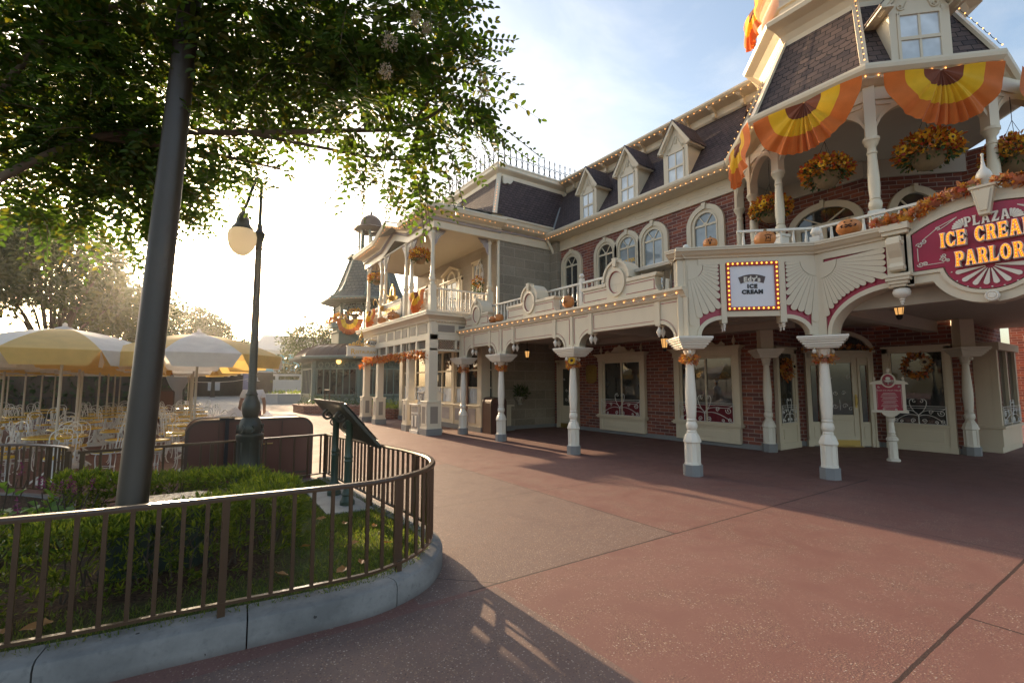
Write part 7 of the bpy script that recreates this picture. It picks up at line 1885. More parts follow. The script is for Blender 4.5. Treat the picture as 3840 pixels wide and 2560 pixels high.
# ------------------------------------------------------------------ cafe tables, chairs, umbrellas
chair = thing('cafe_chair', '', 'chair', (0,0,0), group='white wire cafe chairs with yellow seats'); ck = []
m = MB(); m.lathe([(.02,.445),(.185,.445),(.195,.455),(.19,.475),(.15,.485),(.01,.487)], 0, 0, 0, 20, cap=True); part('seat', m, YELLOWP, chair, smooth=50)
m = MB(); th = .0085
bk = [(-.15,.16,.45),(-.155,.19,.62),(-.16,.215,.78)]+[(.16*cos(pi-pi*i/10)*1.0, .215+.025*sin(pi*i/10), .78+.14*sin(pi*i/10)) for i in range(1, 10)]+[(.16,.215,.78),(.155,.19,.62),(.15,.16,.45)]
m.tube(bk, th, 5)
for s_ in (-1, 1):
    m.tube([(s_*.05,.18,.46),(s_*.055,.20,.62),(s_*.05,.225,.74)]+[(s_*(.05+.05*sin(pi*i/6)), .228, .74+.05*(1-cos(pi*i/6))) for i in range(1, 8)], th*.8, 5)
part('back_loop', m, IRONW, chair, smooth=60)
m = MB(); m.tube([(.185*cos(a), .185*sin(a), .44) for a in [2*pi*i/18 for i in range(18)]], th, 5, closed=True); part('seat_ring', m, IRONW, chair, smooth=60); m = MB(); m.tube([(.13*cos(a), .13*sin(a), .20) for a in [2*pi*i/14 for i in range(14)]], th*.75, 4, closed=True); part('brace_ring', m, IRONW, chair, smooth=60)
for sx, sy in ((-1,-1),(1,-1),(-1,1),(1,1)):
    m = MB(); m.tube(bez((.13, .44), (.19, .36), (.09, .16), (.16, .03), 0, 8)+[(.19, 0, .01)], th, 5); M_ = Matrix.Rotation(atan2(sy, sx), 4, 'Z'); m.v = [tuple(M_ @ Vector(v)) for v in m.v]; part('leg', m, IRONW, chair, smooth=60)
table = thing('cafe_table', '', 'table', (0,0,0), group='round yellow cafe tables')
m = MB(); m.lathe([(.01,.712),(.385,.712),(.40,.718),(.405,.729),(.40,.742),(.01,.745)], 0, 0, 0, 32); part('table_top', m, YELLOWP, table, smooth=40)
m = MB(); m.lathe([(.035,.02),(.030,.70),(.09,.715)], 0, 0, 0, 12)
part('pedestal', m, IRONW, table, smooth=50)
for q in range(4):
    m = MB(); a = q*pi/2+.4; P_ = bez((.03, .30), (.10, .10), (.16, .14), (.27, .012), 0, 8); M_ = Matrix.Rotation(a, 4, 'Z'); m.tube(P_, .016, 6); m.v = [tuple(M_ @ Vector(v)) for v in m.v]; part('foot', m, IRONW, table, smooth=60)
umb = thing('cafe_umbrella', '', 'umbrella', (0,0,0), group='yellow and white cafe umbrellas')
NU = 8; RU = 1.42
def umb_mesh(one):
    m = MB()
    for g in range(NU):
        if g != one: continue
        a0, a1 = 2*pi*g/NU, 2*pi*(g+1)/NU; nr, na = 7, 6; vs = []; fs = []
        for j in range(nr+1):
            t_ = j/nr; r = RU*t_; z = 2.50-.40*t_**1.7
            for i in range(na+1):
                u = i/na; a = a0+(a1-a0)*u; chord = cos(pi/NU)/cos((u-.5)*2*pi/NU); rr = max(.03, r*(chord*.55+.45)) ; vs.append((rr*cos(a), rr*sin(a), z-.030*sin(pi*u)*t_*(1.35-t_)))
        for j in range(nr):
            for i in range(na): fs.append((j*(na+1)+i, (j+1)*(na+1)+i, (j+1)*(na+1)+i+1, j*(na+1)+i+1))
        m.add(vs, fs)
    return m
def val_mesh(one):
    m = MB()
    for g in range(NU):
        if g != one: continue
        a0, a1 = 2*pi*g/NU, 2*pi*(g+1)/NU; na, nz = 8, 3; vs = []; fs = []
        for j in range(nz+1):
            for i in range(na+1):
                u = i/na; a = a0+(a1-a0)*u; chord = cos(pi/NU)/cos((u-.5)*2*pi/NU); r = RU*(chord*.55+.45)+.012*sin(u*pi*5)*(j/nz)+.01*j/nz
                e = min(u, 1-u); drop_ = .235 if e > .12 else .235*(e/.12)**.6; vs.append((r*cos(a), r*sin(a), 2.10-drop_*j/nz))
        for j in range(nz):
            for i in range(na): fs.append((j*(na+1)+i, (j+1)*(na+1)+i, (j+1)*(na+1)+i+1, j*(na+1)+i+1))
        m.add(vs, fs)
    return m
for g in range(NU):
    part('canopy_panel', umb_mesh(g), (UMB_Y, UMB_W)[g % 2], umb, smooth=40); part('valance', val_mesh(g), (UMB_Y, UMB_W)[g % 2], umb, smooth=60)
m = MB(); m.lathe([(.021,.0),(.021,2.48)], 0, 0, 0, 10); part('pole', m, paint('umbrella pole', (.50, .44, .36), .4), umb, smooth=50)
m = MB(); m.lathe([(.22,0),(.22,.05),(.05,.09),(.035,.30)], 0, 0, 0, 16); part('stand', m, IRONW, umb, smooth=40)
m = MB(); m.lathe([(.16,2.475),(.10,2.52),(.04,2.54),(.03,2.56),(.035,2.58),(.005,2.61)], 0, 0, 0, 12); part('finial', m, UMB_W, umb, smooth=50)
for q in range(NU):
    m = MB(); a = 2*pi*q/NU; m.tube([(0,0,2.46), (RU*.5*cos(a), RU*.5*sin(a), 2.36), (RU*.97*cos(a), RU*.97*sin(a), 2.10)], .007, 4); m.tube([(0,0,1.98), (RU*.5*cos(a), RU*.5*sin(a), 2.35)], .006, 4); part('rib', m, IRONW, umb)

TBL = [(-1.67,10.75,1),(-1.67,12.45,1),(-1.88,14.40,1),(-1.80,16.40,1),(-1.82,18.4,1),(-1.85,20.4,1),(-1.90,22.6,1),
       (-3.30,13.7,1),(-3.4,15.7,1),(-3.45,17.8,1),(-3.5,19.9,1),(-3.55,22.0,1),(-4.95,19.2,1),(-5.0,21.4,1),(-5.0,23.6,1),(-2.9,11.6,0),
       (.20,10.55,1),(.18,12.35,0),(.20,13.9,1),(.20,15.6,0),(.21,17.8,1),(.22,20.1,1),(.18,22.6,1),(-.75,15.3,0),(-.8,18.9,0),(-.78,21.3,0)]
names = []
def wcol(x): return 'left row' if x < -4 else ('second row from the left' if x < -2.5 else ('middle row' if x < -1.2 else ('gap between rows' if x < -.3 else 'row right of the tall pole')))
from collections import defaultdict
cnt = defaultdict(int)
ordn = ['nearest','second nearest','third','fourth','fifth','sixth','farthest','farthest']
gi = 0
for (x, y, um) in TBL:
    c_ = wcol(x); k_ = cnt[c_]; cnt[c_] += 1
    place(table, USED, (x, y, 0), rng.uniform(0, 1.5), f'round yellow table, {ordn[k_]} of the {c_}')
    if um: place(umb, USED, (x+.0, y, 0), rng.uniform(-.1, .1)+(-.39 if x < 0 else .39), f'yellow and white umbrella, {ordn[k_]} table of the {c_}')
    base = rng.uniform(0, pi/2) if (x, y) != (-1.67, 10.75) else .1
    nch = 4 if y < 13 else 3
    sides_ = ('left','near','right','far')
    for q in range(nch):
        a = base+q*pi/2+rng.normal(0, .12); d = .60+rng.uniform(-.05, .08)
        cx, cy = x+d*cos(a), y+d*sin(a); aa = (a % (2*pi))
        sd_ = 'right' if (aa < pi/4 or aa > 7*pi/4) else ('far' if aa < 3*pi/4 else ('left' if aa < 5*pi/4 else 'near'))
        place(chair, USED, (cx, cy, 0), a-pi/2+rng.normal(0, .15), f'white wire chair, {sd_} side of {ordn[k_]} table, {c_}')

# ------------------------------------------------------------------ person with trash bags, behind the lamp post
def skin_body(name, joints, edges, mat, parent, off, sub=2):
    me = bpy.data.meshes.new(name); me.from_pydata([tuple(Vector(j[0])) for j in joints], edges, []); o = link(name, me); me.materials.append(mat)
    sm = o.modifiers.new('skin', 'SKIN'); sv = me.skin_vertices[0].data if me.skin_vertices else None
    return o
px_, py_ = 1.46, 13.55
person = thing('person', 'person in a white shirt behind the lamp post holding clear trash bags', 'person', (px_, py_, 0))
import bmesh
def skin_mesh(name, J, E_, mat, parent, sub=2, smooth=True):
    bm = bmesh.new(); lay = bm.verts.layers.skin.verify(); vs = []
    for p, r in J:
        v = bm.verts.new(p); v[lay].radius = (r, r) if not isinstance(r, tuple) else r; vs.append(v)
    vs[0][lay].use_root = True
    for a, b in E_: bm.edges.new((vs[a], vs[b]))
    me = bpy.data.meshes.new(name); bm.to_mesh(me); bm.free(); o = bpy.data.objects.new('tmp', me); COL.objects.link(o)
    o.modifiers.new('s', 'SKIN'); sb = o.modifiers.new('d', 'SUBSURF'); sb.levels = sub; sb.render_levels = sub
    dg = bpy.context.evaluated_depsgraph_get(); nm = bpy.data.meshes.new_from_object(o.evaluated_get(dg)); bpy.data.objects.remove(o)
    nm.name = name; nm.materials.clear(); nm.materials.append(mat); nm.polygons.foreach_set('use_smooth', [True]*len(nm.polygons))
    q = link(name, nm)
    if parent: q.parent = parent
    return q
SKINM = paint('skin', (.30, .17, .11), .5); SHIRT = cloth('white shirt', (.78, .76, .74), .15); TROU = cloth('maroon trousers', (.14, .04, .04), 0)
# facing away from the camera, leaning a little forward, arms down to the bags
skin_mesh('body', [((0,0,.95),.13),((0,.03,1.15),.13),((0,.06,1.32),.15),((0,.08,1.43),.075),((0,.10,1.50),.055),((0,.11,1.58),.085),((0,.11,1.68),.085),
  ((-.19,.07,1.38),.060),((-.26,.05,1.13),.042),((-.28,.10,.90),.034),((-.28,.13,.82),.034),((.19,.07,1.38),.060),((.26,.05,1.13),.042),((.28,.10,.90),.034),((.28,.13,.82),.034),
  ((-.10,0,.88),.095),((-.11,.03,.50),.065),((-.11,-.02,.09),.045),((-.11,.12,.04),.040),((.10,0,.88),.095),((.11,.03,.50),.065),((.11,-.02,.09),.045),((.11,.12,.04),.040)],
  [(0,1),(1,2),(2,3),(3,4),(4,5),(5,6),(2,7),(7,8),(8,9),(9,10),(2,11),(11,12),(12,13),(13,14),(0,15),(15,16),(16,17),(17,18),(0,19),(19,20),(20,21),(21,22)], SKINM, person)
skin_mesh('shirt', [((0,0,.98),.15),((0,.03,1.15),.15),((0,.06,1.33),.165),((0,.08,1.42),.085),((-.19,.07,1.385),.082),((-.24,.055,1.22),.068),((.19,.07,1.385),.082),((.24,.055,1.22),.068)],
  [(0,1),(1,2),(2,3),(2,4),(4,5),(2,6),(6,7)], SHIRT, person)
skin_mesh('trousers', [((0,0,.98),.145),((-.10,0,.86),.115),((-.11,.03,.50),.085),((-.11,-.02,.10),.070),((.10,0,.86),.115),((.11,.03,.50),.085),((.11,-.02,.10),.070)], [(0,1),(1,2),(2,3),(0,4),(4,5),(5,6)], TROU, person)
m = MB(); m.lathe([(.145,1.655),(.15,1.66),(.10,1.68),(.098,1.74),(.06,1.775),(.005,1.785)], 0, .11, 0, 18); q = link('hat', make_mesh('hat', m, SHIRT, (0,0,0), 50)); q.parent = person
for sx in (-1, 1):
    for f_ in range(4):
        o = skin_mesh('finger', [((sx*.28+(f_-1.5)*.017,.13,.80),.010),((sx*.28+(f_-1.5)*.018,.145,.76-.004*(f_ in (1,2))),.009),((sx*.28+(f_-1.5)*.018,.125,.735),.008)], [(0,1),(1,2)], SKINM, person, 1)
    skin_mesh('thumb', [((sx*.255,.11,.83),.011),((sx*.245,.10,.79),.010),((sx*.255,.115,.765),.008)], [(0,1),(1,2)], SKINM, person, 1)
k = NT('clear plastic bag'); p_ = k.pos(); n_ = k.noise(p_, 9, 5, .6, 1.5)
pb = k.bsdf((.78, .78, .80), .22, 0, k.bump(n_, 1.0, .05), .6); tr = k.new('ShaderNodeBsdfTranslucent'); tr.inputs[0].default_value = (.85, .85, .88, 1); mx = k.new('ShaderNodeMixShader'); mx.inputs[0].default_value = .55
k.t.links.new(pb.outputs[0], mx.inputs[1]); k.t.links.new(tr.outputs[0], mx.inputs[2]); k.t.links.new(mx.outputs[0], k.out.inputs[0]); BAG = k.mat
def bag(x, y, r, h, label, hx, hz):
    m = MB(); nu, nv = 26, 14; vs = []; fs = []
    for j in range(nv+1):
        t_ = j/nv; z = h*t_; rr = r*(sin(pi*min(1, .12+t_*.62)))**.8 if t_ < .8 else r*(.62*(1-(t_-.8)/.2)**1.2+.06)
        for i in range(nu):
            a = 2*pi*i/nu; w_ = 1+.07*sin(a*3+t_*5)+.05*sin(a*7+x*9)+.03*rng.normal(); vs.append((x+hx*max(0, t_-.6)*1.6+rr*w_*cos(a), y+rr*w_*sin(a), z))
    for j in range(nv):
        for i in range(nu): fs.append((j*nu+i, j*nu+(i+1) % nu, (j+1)*nu+(i+1) % nu, (j+1)*nu+i))
    m.add(vs, fs); m.add([(x,y,.0)], []); solo('trash_bag', m, BAG, label, 'trash bag', smooth=70, loc=(x, y, 0))
bag(1.00, 13.60, .42, 1.02, 'big bulging clear trash bag left of the lamp post', .16, .8)
bag(1.82, 13.25, .28, .92, 'smaller clear trash bag right of the lamp post', -.10, .8)
# ------------------------------------------------------------------ green octagonal pavilion and tower
pv = thing('green_pavilion', 'dark green octagonal pavilion with domed bronze roof and slate tower with cupola', 'building', (10.8, 34.0, 0))
PC = (10.8, 34.0)
def op(a, i): r = a/cos(pi/8); t = R(22.5+45*i); return (PC[0]+r*cos(t), PC[1]+r*sin(t))
def oring(m, prof, n8=True):
    k = len(prof); vs = [(op(a, i)[0], op(a, i)[1], z) for i in range(8) for a, z in prof]
    m.add(vs, [(i*k+q, ((i+1) % 8)*k+q, ((i+1) % 8)*k+q+1, i*k+q+1) for i in range(8) for q in range(k-1)])
m = MB(); oring(m, [(3.98,0),(3.98,3.1)]); part('wall', m, GREEN, pv)
m = MB(); oring(m, [(4.0,3.02),(4.35,3.05),(4.72,3.10),(4.80,3.14),(4.82,3.28),(4.6,3.34)]); part('eave', m, GREENL, pv)
m = MB(); oring(m, [(4.55,3.33),(4.45,3.50),(4.2,3.78),(3.8,4.0),(3.3,4.12),(2.4,4.2)]); part('dome_roof', m, BRONZE, pv, smooth=20)
m = MB()
for i in range(8):
    a, b = Vector(op(1, i)), Vector(op(1, (i+1) % 8))
    for q in range(7):
        u = q/7; c = Vector(PC); d = (a.lerp(b, u)-c)
        m.tube([(c.x+d.x*r, c.y+d.y*r, z) for r, z in ((4.56,3.34),(4.46,3.52),(4.21,3.80),(3.81,4.02),(3.3,4.14),(2.4,4.22))], .022, 4)
part('roof_seams', m, BRONZE, pv)
for i in range(8):
    a, b = Vector(op(3.98, i)), Vector(op(3.98, (i+1) % 8)); L = (b-a).length; ang = atan2(b.y-a.y, b.x-a.x)
    nrm = ((a+b)/2-Vector(PC)).normalized()
    if nrm.dot(Vector((-.30, -.95))) < -.2: continue
    F = frame(b.x, b.y, 0, ang+pi); 
    if (F.to_3x3() @ Vector((0, -1, 0))).to_2d().dot(nrm) < 0: F = frame(a.x, a.y, 0, ang)
    q = part('window', MB(), GREENL, pv); m = MB(F)
    m.box(0, .22, -.08, .02, 0, 3.0); m.box(L-.22, L, -.08, .02, 0, 3.0); m.box(.22, L-.22, -.05, .02, 2.48, 2.56); m.box(.22, L-.22, -.05, .02, .82, .92)
    for k_ in range(7): x = .3+(L-.6)*k_/6; m.box(x-.03, x+.03, -.05, .02, .92, 2.48)
    for k_ in range(6): x = .3+(L-.6)*(k_+.5)/6; m.ring(ell(x, 2.76, .17, .17, 0, 340, 16), ell(x, 2.76, .13, .13, 0, 340, 16), -.06, .02, closed=True); m.prism([(x-.14,.18),(x+.14,.18),(x+.14,.55)]+ell(x,.55,.14,.14,0,180,8)+[(x-.14,.55)], -.03, .0)
    fill(q, m); g = MB(F); g.box(.25, L-.25, -.02, .0, .92, 2.48); part('pane', g, GLASS, q)
# tower
m = MB(); oring(m, [(2.3,4.1),(2.3,5.05),(2.42,5.06),(2.42,5.16),(2.0,5.18)]); m2 = part('belvedere_deck', m, GREEN, pv)
for i in range(8):
    p = op(2.15, i); q = part('tower_post', MB(), GREEN, pv); m = MB(); m.box(p[0]-.10, p[0]+.10, p[1]-.10, p[1]+.10, 5.1, 7.2); m.box(p[0]-.14, p[0]+.14, p[1]-.14, p[1]+.14, 6.75, 6.85); fill(q, m)
    a, b = Vector(op(2.15, i)), Vector(op(2.15, (i+1) % 8)); L = (b-a).length; F = frame(a.x, a.y, 0, atan2(b.y-a.y, b.x-a.x)); m = MB(F)
    m.box(0, L, -.03, .03, 5.75, 5.82); m.box(0, L, -.03, .03, 5.2, 5.25)
    for k_ in range(9): x = L*(k_+.5)/9; m.box(x-.02, x+.02, -.02, .02, 5.25, 5.75)
    part('guard_rail', m, GREENL, pv)
    m = MB(F); m.box(0, L, -.04, .04, 7.0, 7.12); m.box(0, L, -.03, .03, 6.42, 6.48)
    for k_ in range(5): x = L*(k_+.5)/5; m.ring(ell(x,6.74,.15,.15,0,340,14), ell(x,6.74,.10,.10,0,340,14), -.03, .03, closed=True); m.box(x-.17, x-.14, -.03, .03, 6.2, 7.0)
    for s_ in (0, 1): x = .1 if s_ == 0 else L-.1; m.tube(bez((x, 6.2), (x+(.25 if s_ == 0 else -.25), 6.35), (x+(.3 if s_ == 0 else -.3), 6.42), (x+(.5 if s_ == 0 else -.5), 6.44), 0), .03, 5)
    part('fretwork', m, GREENL, pv)
m = MB(); oring(m, [(2.1,7.05),(2.5,7.08),(3.0,7.16),(3.08,7.22),(3.08,7.32),(2.9,7.38)]); part('tower_eave', m, GREENL, pv)
m = MB(); oring(m, [(2.95,7.36),(2.5,7.60),(2.2,7.85),(1.95,8.35),(1.25,10.45)]); part('tower_roof', m, GREENSLATE, pv)
m = MB()
for i in range(8):
    pts = [op(a, i)+(z,) for a, z in ((2.97,7.38),(2.52,7.62),(2.22,7.87),(1.97,8.37),(1.27,10.47))]; m.tube(pts, .07, 5)
part('ridge_tiles', m, GREENL, pv)
m = MB(); oring(m, [(1.3,10.4),(1.5,10.5),(1.52,10.62),(1.0,10.66)]); part('cupola_deck', m, GREENL, pv)
m = MB()
for i in range(8):
    p = op(.74, i); m.box(p[0]-.06, p[0]+.06, p[1]-.06, p[1]+.06, 10.6, 12.7); p = op(1.22, i); q = op(1.22, (i+1) % 8); m.bar((p[0],p[1],11.2), (q[0],q[1],11.2), .04)
    for u in (0, .33, .66): a = Vector(p).lerp(Vector(q), u); m.box(a.x-.02, a.x+.02, a.y-.02, a.y+.02, 10.62, 11.3)
part('cupola_frame', m, GREEN, pv)
m = MB(); oring(m, [(.7,12.5),(.95,12.60),(1.12,12.68),(1.15,12.78),(.85,12.92)]); m.lathe([(.80,12.90),(.80,13.10),(.74,13.38),(.58,13.62),(.34,13.80),(.12,13.88),(.06,13.98),(.10,14.04),(.04,14.12),(.005,14.45)], PC[0], PC[1], 0, 24); part('cupola_dome', m, BRONZE, pv, smooth=30)
m = MB(); 
for i in range(8):
    a, b = Vector(op(4.78, i)), Vector(op(4.78, (i+1) % 8)); nrm = ((a+b)/2-Vector(PC)).normalized()
    if nrm.dot(Vector((-.30, -.95))) > .25: light_string([(a.x,a.y,3.16),(b.x,b.y,3.16)], .30, ('string of bulbs on the green pavilion eave, ' + {2:'far left return',3:'left return',4:'front side',5:'right half',6:'far right return',7:'hidden return'}.get(i+1-1, 'other side')))
for i in range(8):
    a, b = Vector(op(3.05, i)), Vector(op(3.05, (i+1) % 8)); nrm = ((a+b)/2-Vector(PC)).normalized()
    if nrm.dot(Vector((-.30, -.95))) > .4: light_string([(a.x,a.y,7.20),(b.x,b.y,7.20)], .30, 'string of bulbs on the green tower eave, ' + {2:'far left face',3:'left face',4:'middle face',5:'right face',6:'far right face'}.get(i, 'other face'))
a, b = Vector(op(2.4, 4)), Vector(op(2.4, 5)); c = (a+b)/2; bunting(frame(c.x-.10, c.y-.10, 5.85, -pi/4), .95, 1.0, 'orange bunting on the green tower railing')
for (x, y, z, lb) in ((9.3, 32.2, 6.25, 'flower basket hanging inside the green tower'), (8.6, 33.2, 6.0, 'flower basket at the left of the green tower')): basket(x, y, z, .46, lb, 7.0, dens=.5)
t = thing('flower_box', 'balcony window box of orange flowers on the green tower', 'flower box', (8.35, 33.2, 5.4)); m = MB(); m.box(7.95, 8.55, 32.8, 33.9, 5.3, 5.62); part('box', m, GREENL, t); leafball('flowers', (8.25, 33.3, 5.75), .5, 240, .14, .12, PETAL, t, rz=.28)
m = MB(); m.ball(8.0, 30.9, 2.96, .16); solo('globe_light', m, LAMPGL2 if 'LAMPGL2' in globals() else glow('amber globe', (1, .55, .15), 1.2), 'amber globe light under the green pavilion eave', 'lamp', smooth=70)
# ------------------------------------------------------------------ brick planters in front of the pavilion
def planter(poly, h, mat, label, plants, h2=.35, name='brick_planter', leafm=SHRUB, n=900, L=.12):
    t = thing(name, label, 'planter', (poly[0][0], poly[0][1], 0)); m = MB(); m.vprism(poly, 0, h); part('walls', m, mat, t)
    m = MB(); c = Vector((sum(p[0] for p in poly)/len(poly), sum(p[1] for p in poly)/len(poly))); m.vprism([tuple(c.lerp(Vector(p), 1.02)) for p in poly], h-.07, h+.01); part('coping', m, mat, t)
    xs = [p[0] for p in poly]; ys = [p[1] for p in poly]; P = []
    ip = [tuple(c.lerp(Vector(p), .93)) for p in poly]
    while len(P) < n:
        x, y = rng.uniform(min(xs), max(xs)), rng.uniform(min(ys), max(ys))
        if inside(x, y, ip): P.append((x, y, h+rng.uniform(0, h2)*(.6+.4*sin(x*3+y*2))))
    P = np.array(P); n = len(P); o = link('shrubs', leaf_mesh('shrubs', P, rand_dirs(n, -.1, 1), rand_dirs(n), rng.uniform(.6, 1.3, n)*L, rng.uniform(.3, .5, n)*L, leafm, off=(poly[0][0], poly[0][1], 0))); o.parent = t
planter([(5.15,29.2),(5.3,27.1),(7.3,24.9),(9.3,23.0),(10.2,23.9),(7.6,28.4),(6.2,31)], .42, PLANTBRICK, 'low brick planter with dark shrubs in front of the green pavilion', None, .55)
planter([(7.0,21.4),(7.9,20.9),(8.7,21.0),(8.7,22.6),(7.6,22.9)], .42, PLANTBRICK, 'short brick planter with bright ferns behind the restaurant posts', None, .45, leafm=PODO, n=500)
planter([(5.2,44.5),(6.2,41.6),(14,38.8),(20,42),(12,48)], .75, paint('pale planter wall', (.36, .35, .35), .8), 'long pale concrete planter with low ground cover and a tree', None, .30, 'concrete_planter', PODO, 1500, .22)
# ------------------------------------------------------------------ trees
def tree(x, y, h, spread, trunk_h, label, leafm, n=2600, L=.22, lean=0.0, blobs=11, bark=BARKD, rz=.75, grp='trees beyond the plaza', cz=None, tr=.14):
    t = thing('tree', label, 'tree', (x, y, 0), group=grp); m = MB(); top = Vector((x+lean, y, trunk_h+.35*(h-trunk_h)))
    m.tube([(x,y,0),(x+lean*.3,y,trunk_h*.6),(x+lean*.6,y,trunk_h),tuple(top)], [tr*1.3, tr, tr*.85, tr*.3], 9); cs = []
    for b in range(blobs):
        a = 2*pi*b/blobs+rng.uniform(-.4, .4); el = rng.uniform(-.3, 1.0); r = spread*rng.uniform(.35, .78)*(1-.35*max(0, el-.5)*2)
        c = Vector((x+lean+r*cos(a), y+r*sin(a), trunk_h+(h-trunk_h)*(.42+.40*el))); rb = spread*rng.uniform(.24, .42); cs.append((c, rb))
        m.tube([(x+lean*.6,y,trunk_h*rng.uniform(.8,1.05)), tuple(Vector((x+lean*.6,y,trunk_h)).lerp(c, .5)+Vector((0,0,.3))), tuple(c)], [tr*.45, tr*.28, tr*.08], 6)
    part('trunk', m, bark, t, smooth=60)
    P = []; D = []
    for c, rb in cs:
        k_ = int(n*rb**2/sum(q[1]**2 for q in cs)); d = rand_dirs(k_); rr = rng.uniform(.25, 1.0, k_)[:, None]**.6*(1+.25*rng.normal(size=(k_, 1))); P.append(np.array(c)+d*rr*rb*np.array((1, 1, rz))); D.append(d+rand_dirs(k_)*.9)
    P = np.concatenate(P); D = np.concatenate(D); k_ = len(P)
    o = link('crown', leaf_mesh('crown', P, D, rand_dirs(k_), rng.uniform(.6, 1.4, k_)*L, rng.uniform(.35, .65, k_)*L, leafm, off=(x, y, 0), oval=False)); o.parent = t
    return t
tree(9.4, 45.2, 8.0, 3.0, 3.4, 'slender grey-green tree in the pale planter, right of the lamp post', FARLEAF2, 3400, .24, rz=.9, tr=.13)
BT = [(-9.8,36,12.6,4.6,'tall dark tree at the far left above the umbrellas',FARLEAF,9000),(-6.4,38,12.4,4.2,'tall tree behind the first umbrella, sun through its crown',FARLEAF,9000),(-3.4,41,9.6,3.6,'round tree left of the tall pole, beyond the umbrellas',FARLEAF,8000),
      (-13.5,40,13,5,'big tree beyond the left picture edge',FARLEAF,6000),(.4,54,9.8,3.6,'tree just right of the tall pole, far behind',FARLEAF,7000),(2.9,66,9.0,3.4,'small far tree over the second umbrella',FARLEAF,4500),(5.9,78,8.6,2.6,'tiny far tree left of the white roof',FARLEAF,3000)]
for (x, y, h, s_, lb, mt, n) in BT: tree(x, y, h, s_, h*.24, lb, mt, n, .32, tr=.2, blobs=20, rz=.85)
# dark shrubbery and railing behind the seating
t = thing('clipped_shrubbery', 'dark clipped shrubbery behind the cafe tables', 'hedge', (-5, 29.5, 0)); n = 5200
P = np.stack([rng.uniform(-15, .2, n), 30+rng.uniform(-.9, .9, n), rng.uniform(.05, 2.7, n)], 1); o = link('foliage', leaf_mesh('foliage', P, rand_dirs(n), rand_dirs(n), rng.uniform(.15, .3, n), rng.uniform(.10, .2, n), SHRUB, off=(-5,29.5,0), oval=False)); o.parent = t
m = MB(); m.box(-15, .1, 29.6, 30.4, 0, 2.4); part('branches', m, BARKD, t)
t = thing('back_fence', 'thin dark railing along the far side of the cafe tables', 'railing', (-7, 25.6, 0)); m = MB(); m.box(-15, -.6, 25.58, 25.62, 1.02, 1.06); m.box(-15, -.6, 25.59, 25.61, .12, .15)
for i in range(97): x = -15+i*.15; m.box(x-.010, x+.010, 25.59, 25.61, .12, 1.04)
part('bars', m, IRON, t)
m = MB(); m.vprism([(-5.9,24.0),(-5.4,24.0),(-5.4,24.5),(-5.9,24.5)], 0, 1.75); m.vprism([(-5.98,23.92),(-5.32,23.92),(-5.32,24.58),(-5.98,24.58)], 1.75, 1.9); m.vprism([(-5.85,24.05),(-5.45,24.05),(-5.45,24.45),(-5.85,24.45)], 1.9, 2.02); solo('gate_pier', m, WHITE, 'white gate pier at the far left edge behind the chairs', 'pier', bevel=.02)
t = round_bin(-.95, -.28, 24.6, 25.2, 1.3, 'maroon bin among the chairs right of the tall pole', 'litter_bin', .1)
t = thing('flower_urn', 'urn of red flowers on a dark pedestal behind the tables', 'planter', (-.2, 27.6, 0)); m = MB(); m.lathe([(.35,0),(.35,.2),(.22,.3),(.2,1.3),(.3,1.45),(.45,1.8),(.5,2.0),(.4,2.0)], -.2, 27.6, 0, 18); part('urn', m, TAUPE, t, smooth=40); leafball('flowers', (-.2, 27.6, 2.35), .75, 420, .16, .13, PETAL, t, rz=.5)
# ------------------------------------------------------------------ far buildings
fb = thing('white_pavilion_hall', 'low white and turquoise hall with a pale hipped roof far behind the second umbrella', 'building', (12, 80, 0)); m = MB(); m.box(8.8, 34, 80, 95, 0, 6.6); part('wall', m, paint('pale wall', (.50, .50, .52), .7), fb)
m = MB(); m.add([(8,79.2,6.6),(36,79.2,6.6),(33,86,9.4),(10.4,86,9.4)], [(0,1,2,3)]); m.add([(8,79.2,6.6),(10.4,86,9.4),(10.4,90,9.4),(8,96,6.6)], [(0,1,2,3)]); m.box(8, 36, 79.2, 79.5, 6.2, 6.6); part('roof', m, paint('pale roof', (.46, .43, .40), .7), fb)
m = MB(); m.box(8.9, 34, 79.9, 80, 3.4, 6.0); part('turquoise_band', m, paint('turquoise', (.16, .42, .50), .6), fb)
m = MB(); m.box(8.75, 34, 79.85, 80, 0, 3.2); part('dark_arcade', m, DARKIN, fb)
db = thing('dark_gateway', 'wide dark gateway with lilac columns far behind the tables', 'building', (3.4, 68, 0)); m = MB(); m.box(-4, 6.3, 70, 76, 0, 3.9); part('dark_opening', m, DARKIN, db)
m = MB(); m.box(-8, 9, 69.6, 70, 3.9, 5.4); part('lintel', m, paint('lilac grey', (.30, .27, .36), .7), db)
for x in (-.7, 6.3): m = MB(); m.box(x, x+.9, 69.2, 70, 0, 5.2); part('column', m, paint('lilac column', (.28, .25, .36), .7), db)
m = MB(); m.box(2.4, 3.6, 66, 66.05, .75, 1.7); solo('notice', m, paint('notice pale', (.42, .42, .44), .6), 'small pale notice hanging on a chain before the dark gateway', 'sign')
m = MB(); m.tube([(-.5,66,1.9),(1,66,1.75),(3,66,1.7),(5,66,1.85),(6.8,66,2.2)], .03, 4); solo('barrier_chain', m, WHITE, 'barrier chain drawn across the dark gateway', 'chain')
t = thing('terrace_wall', 'long pale terrace wall with a slotted parapet right of the lamp post', 'wall', (16, 54, 0)); m = MB(); m.box(7.6, 40, 54, 54.4, 0, 1.95); m.box(7.6, 40, 53.95, 54.45, 2.35, 2.55)
for i in range(14): x = 7.8+i*2.3; m.box(x, x+.25, 54, 54.4, 1.95, 2.35)
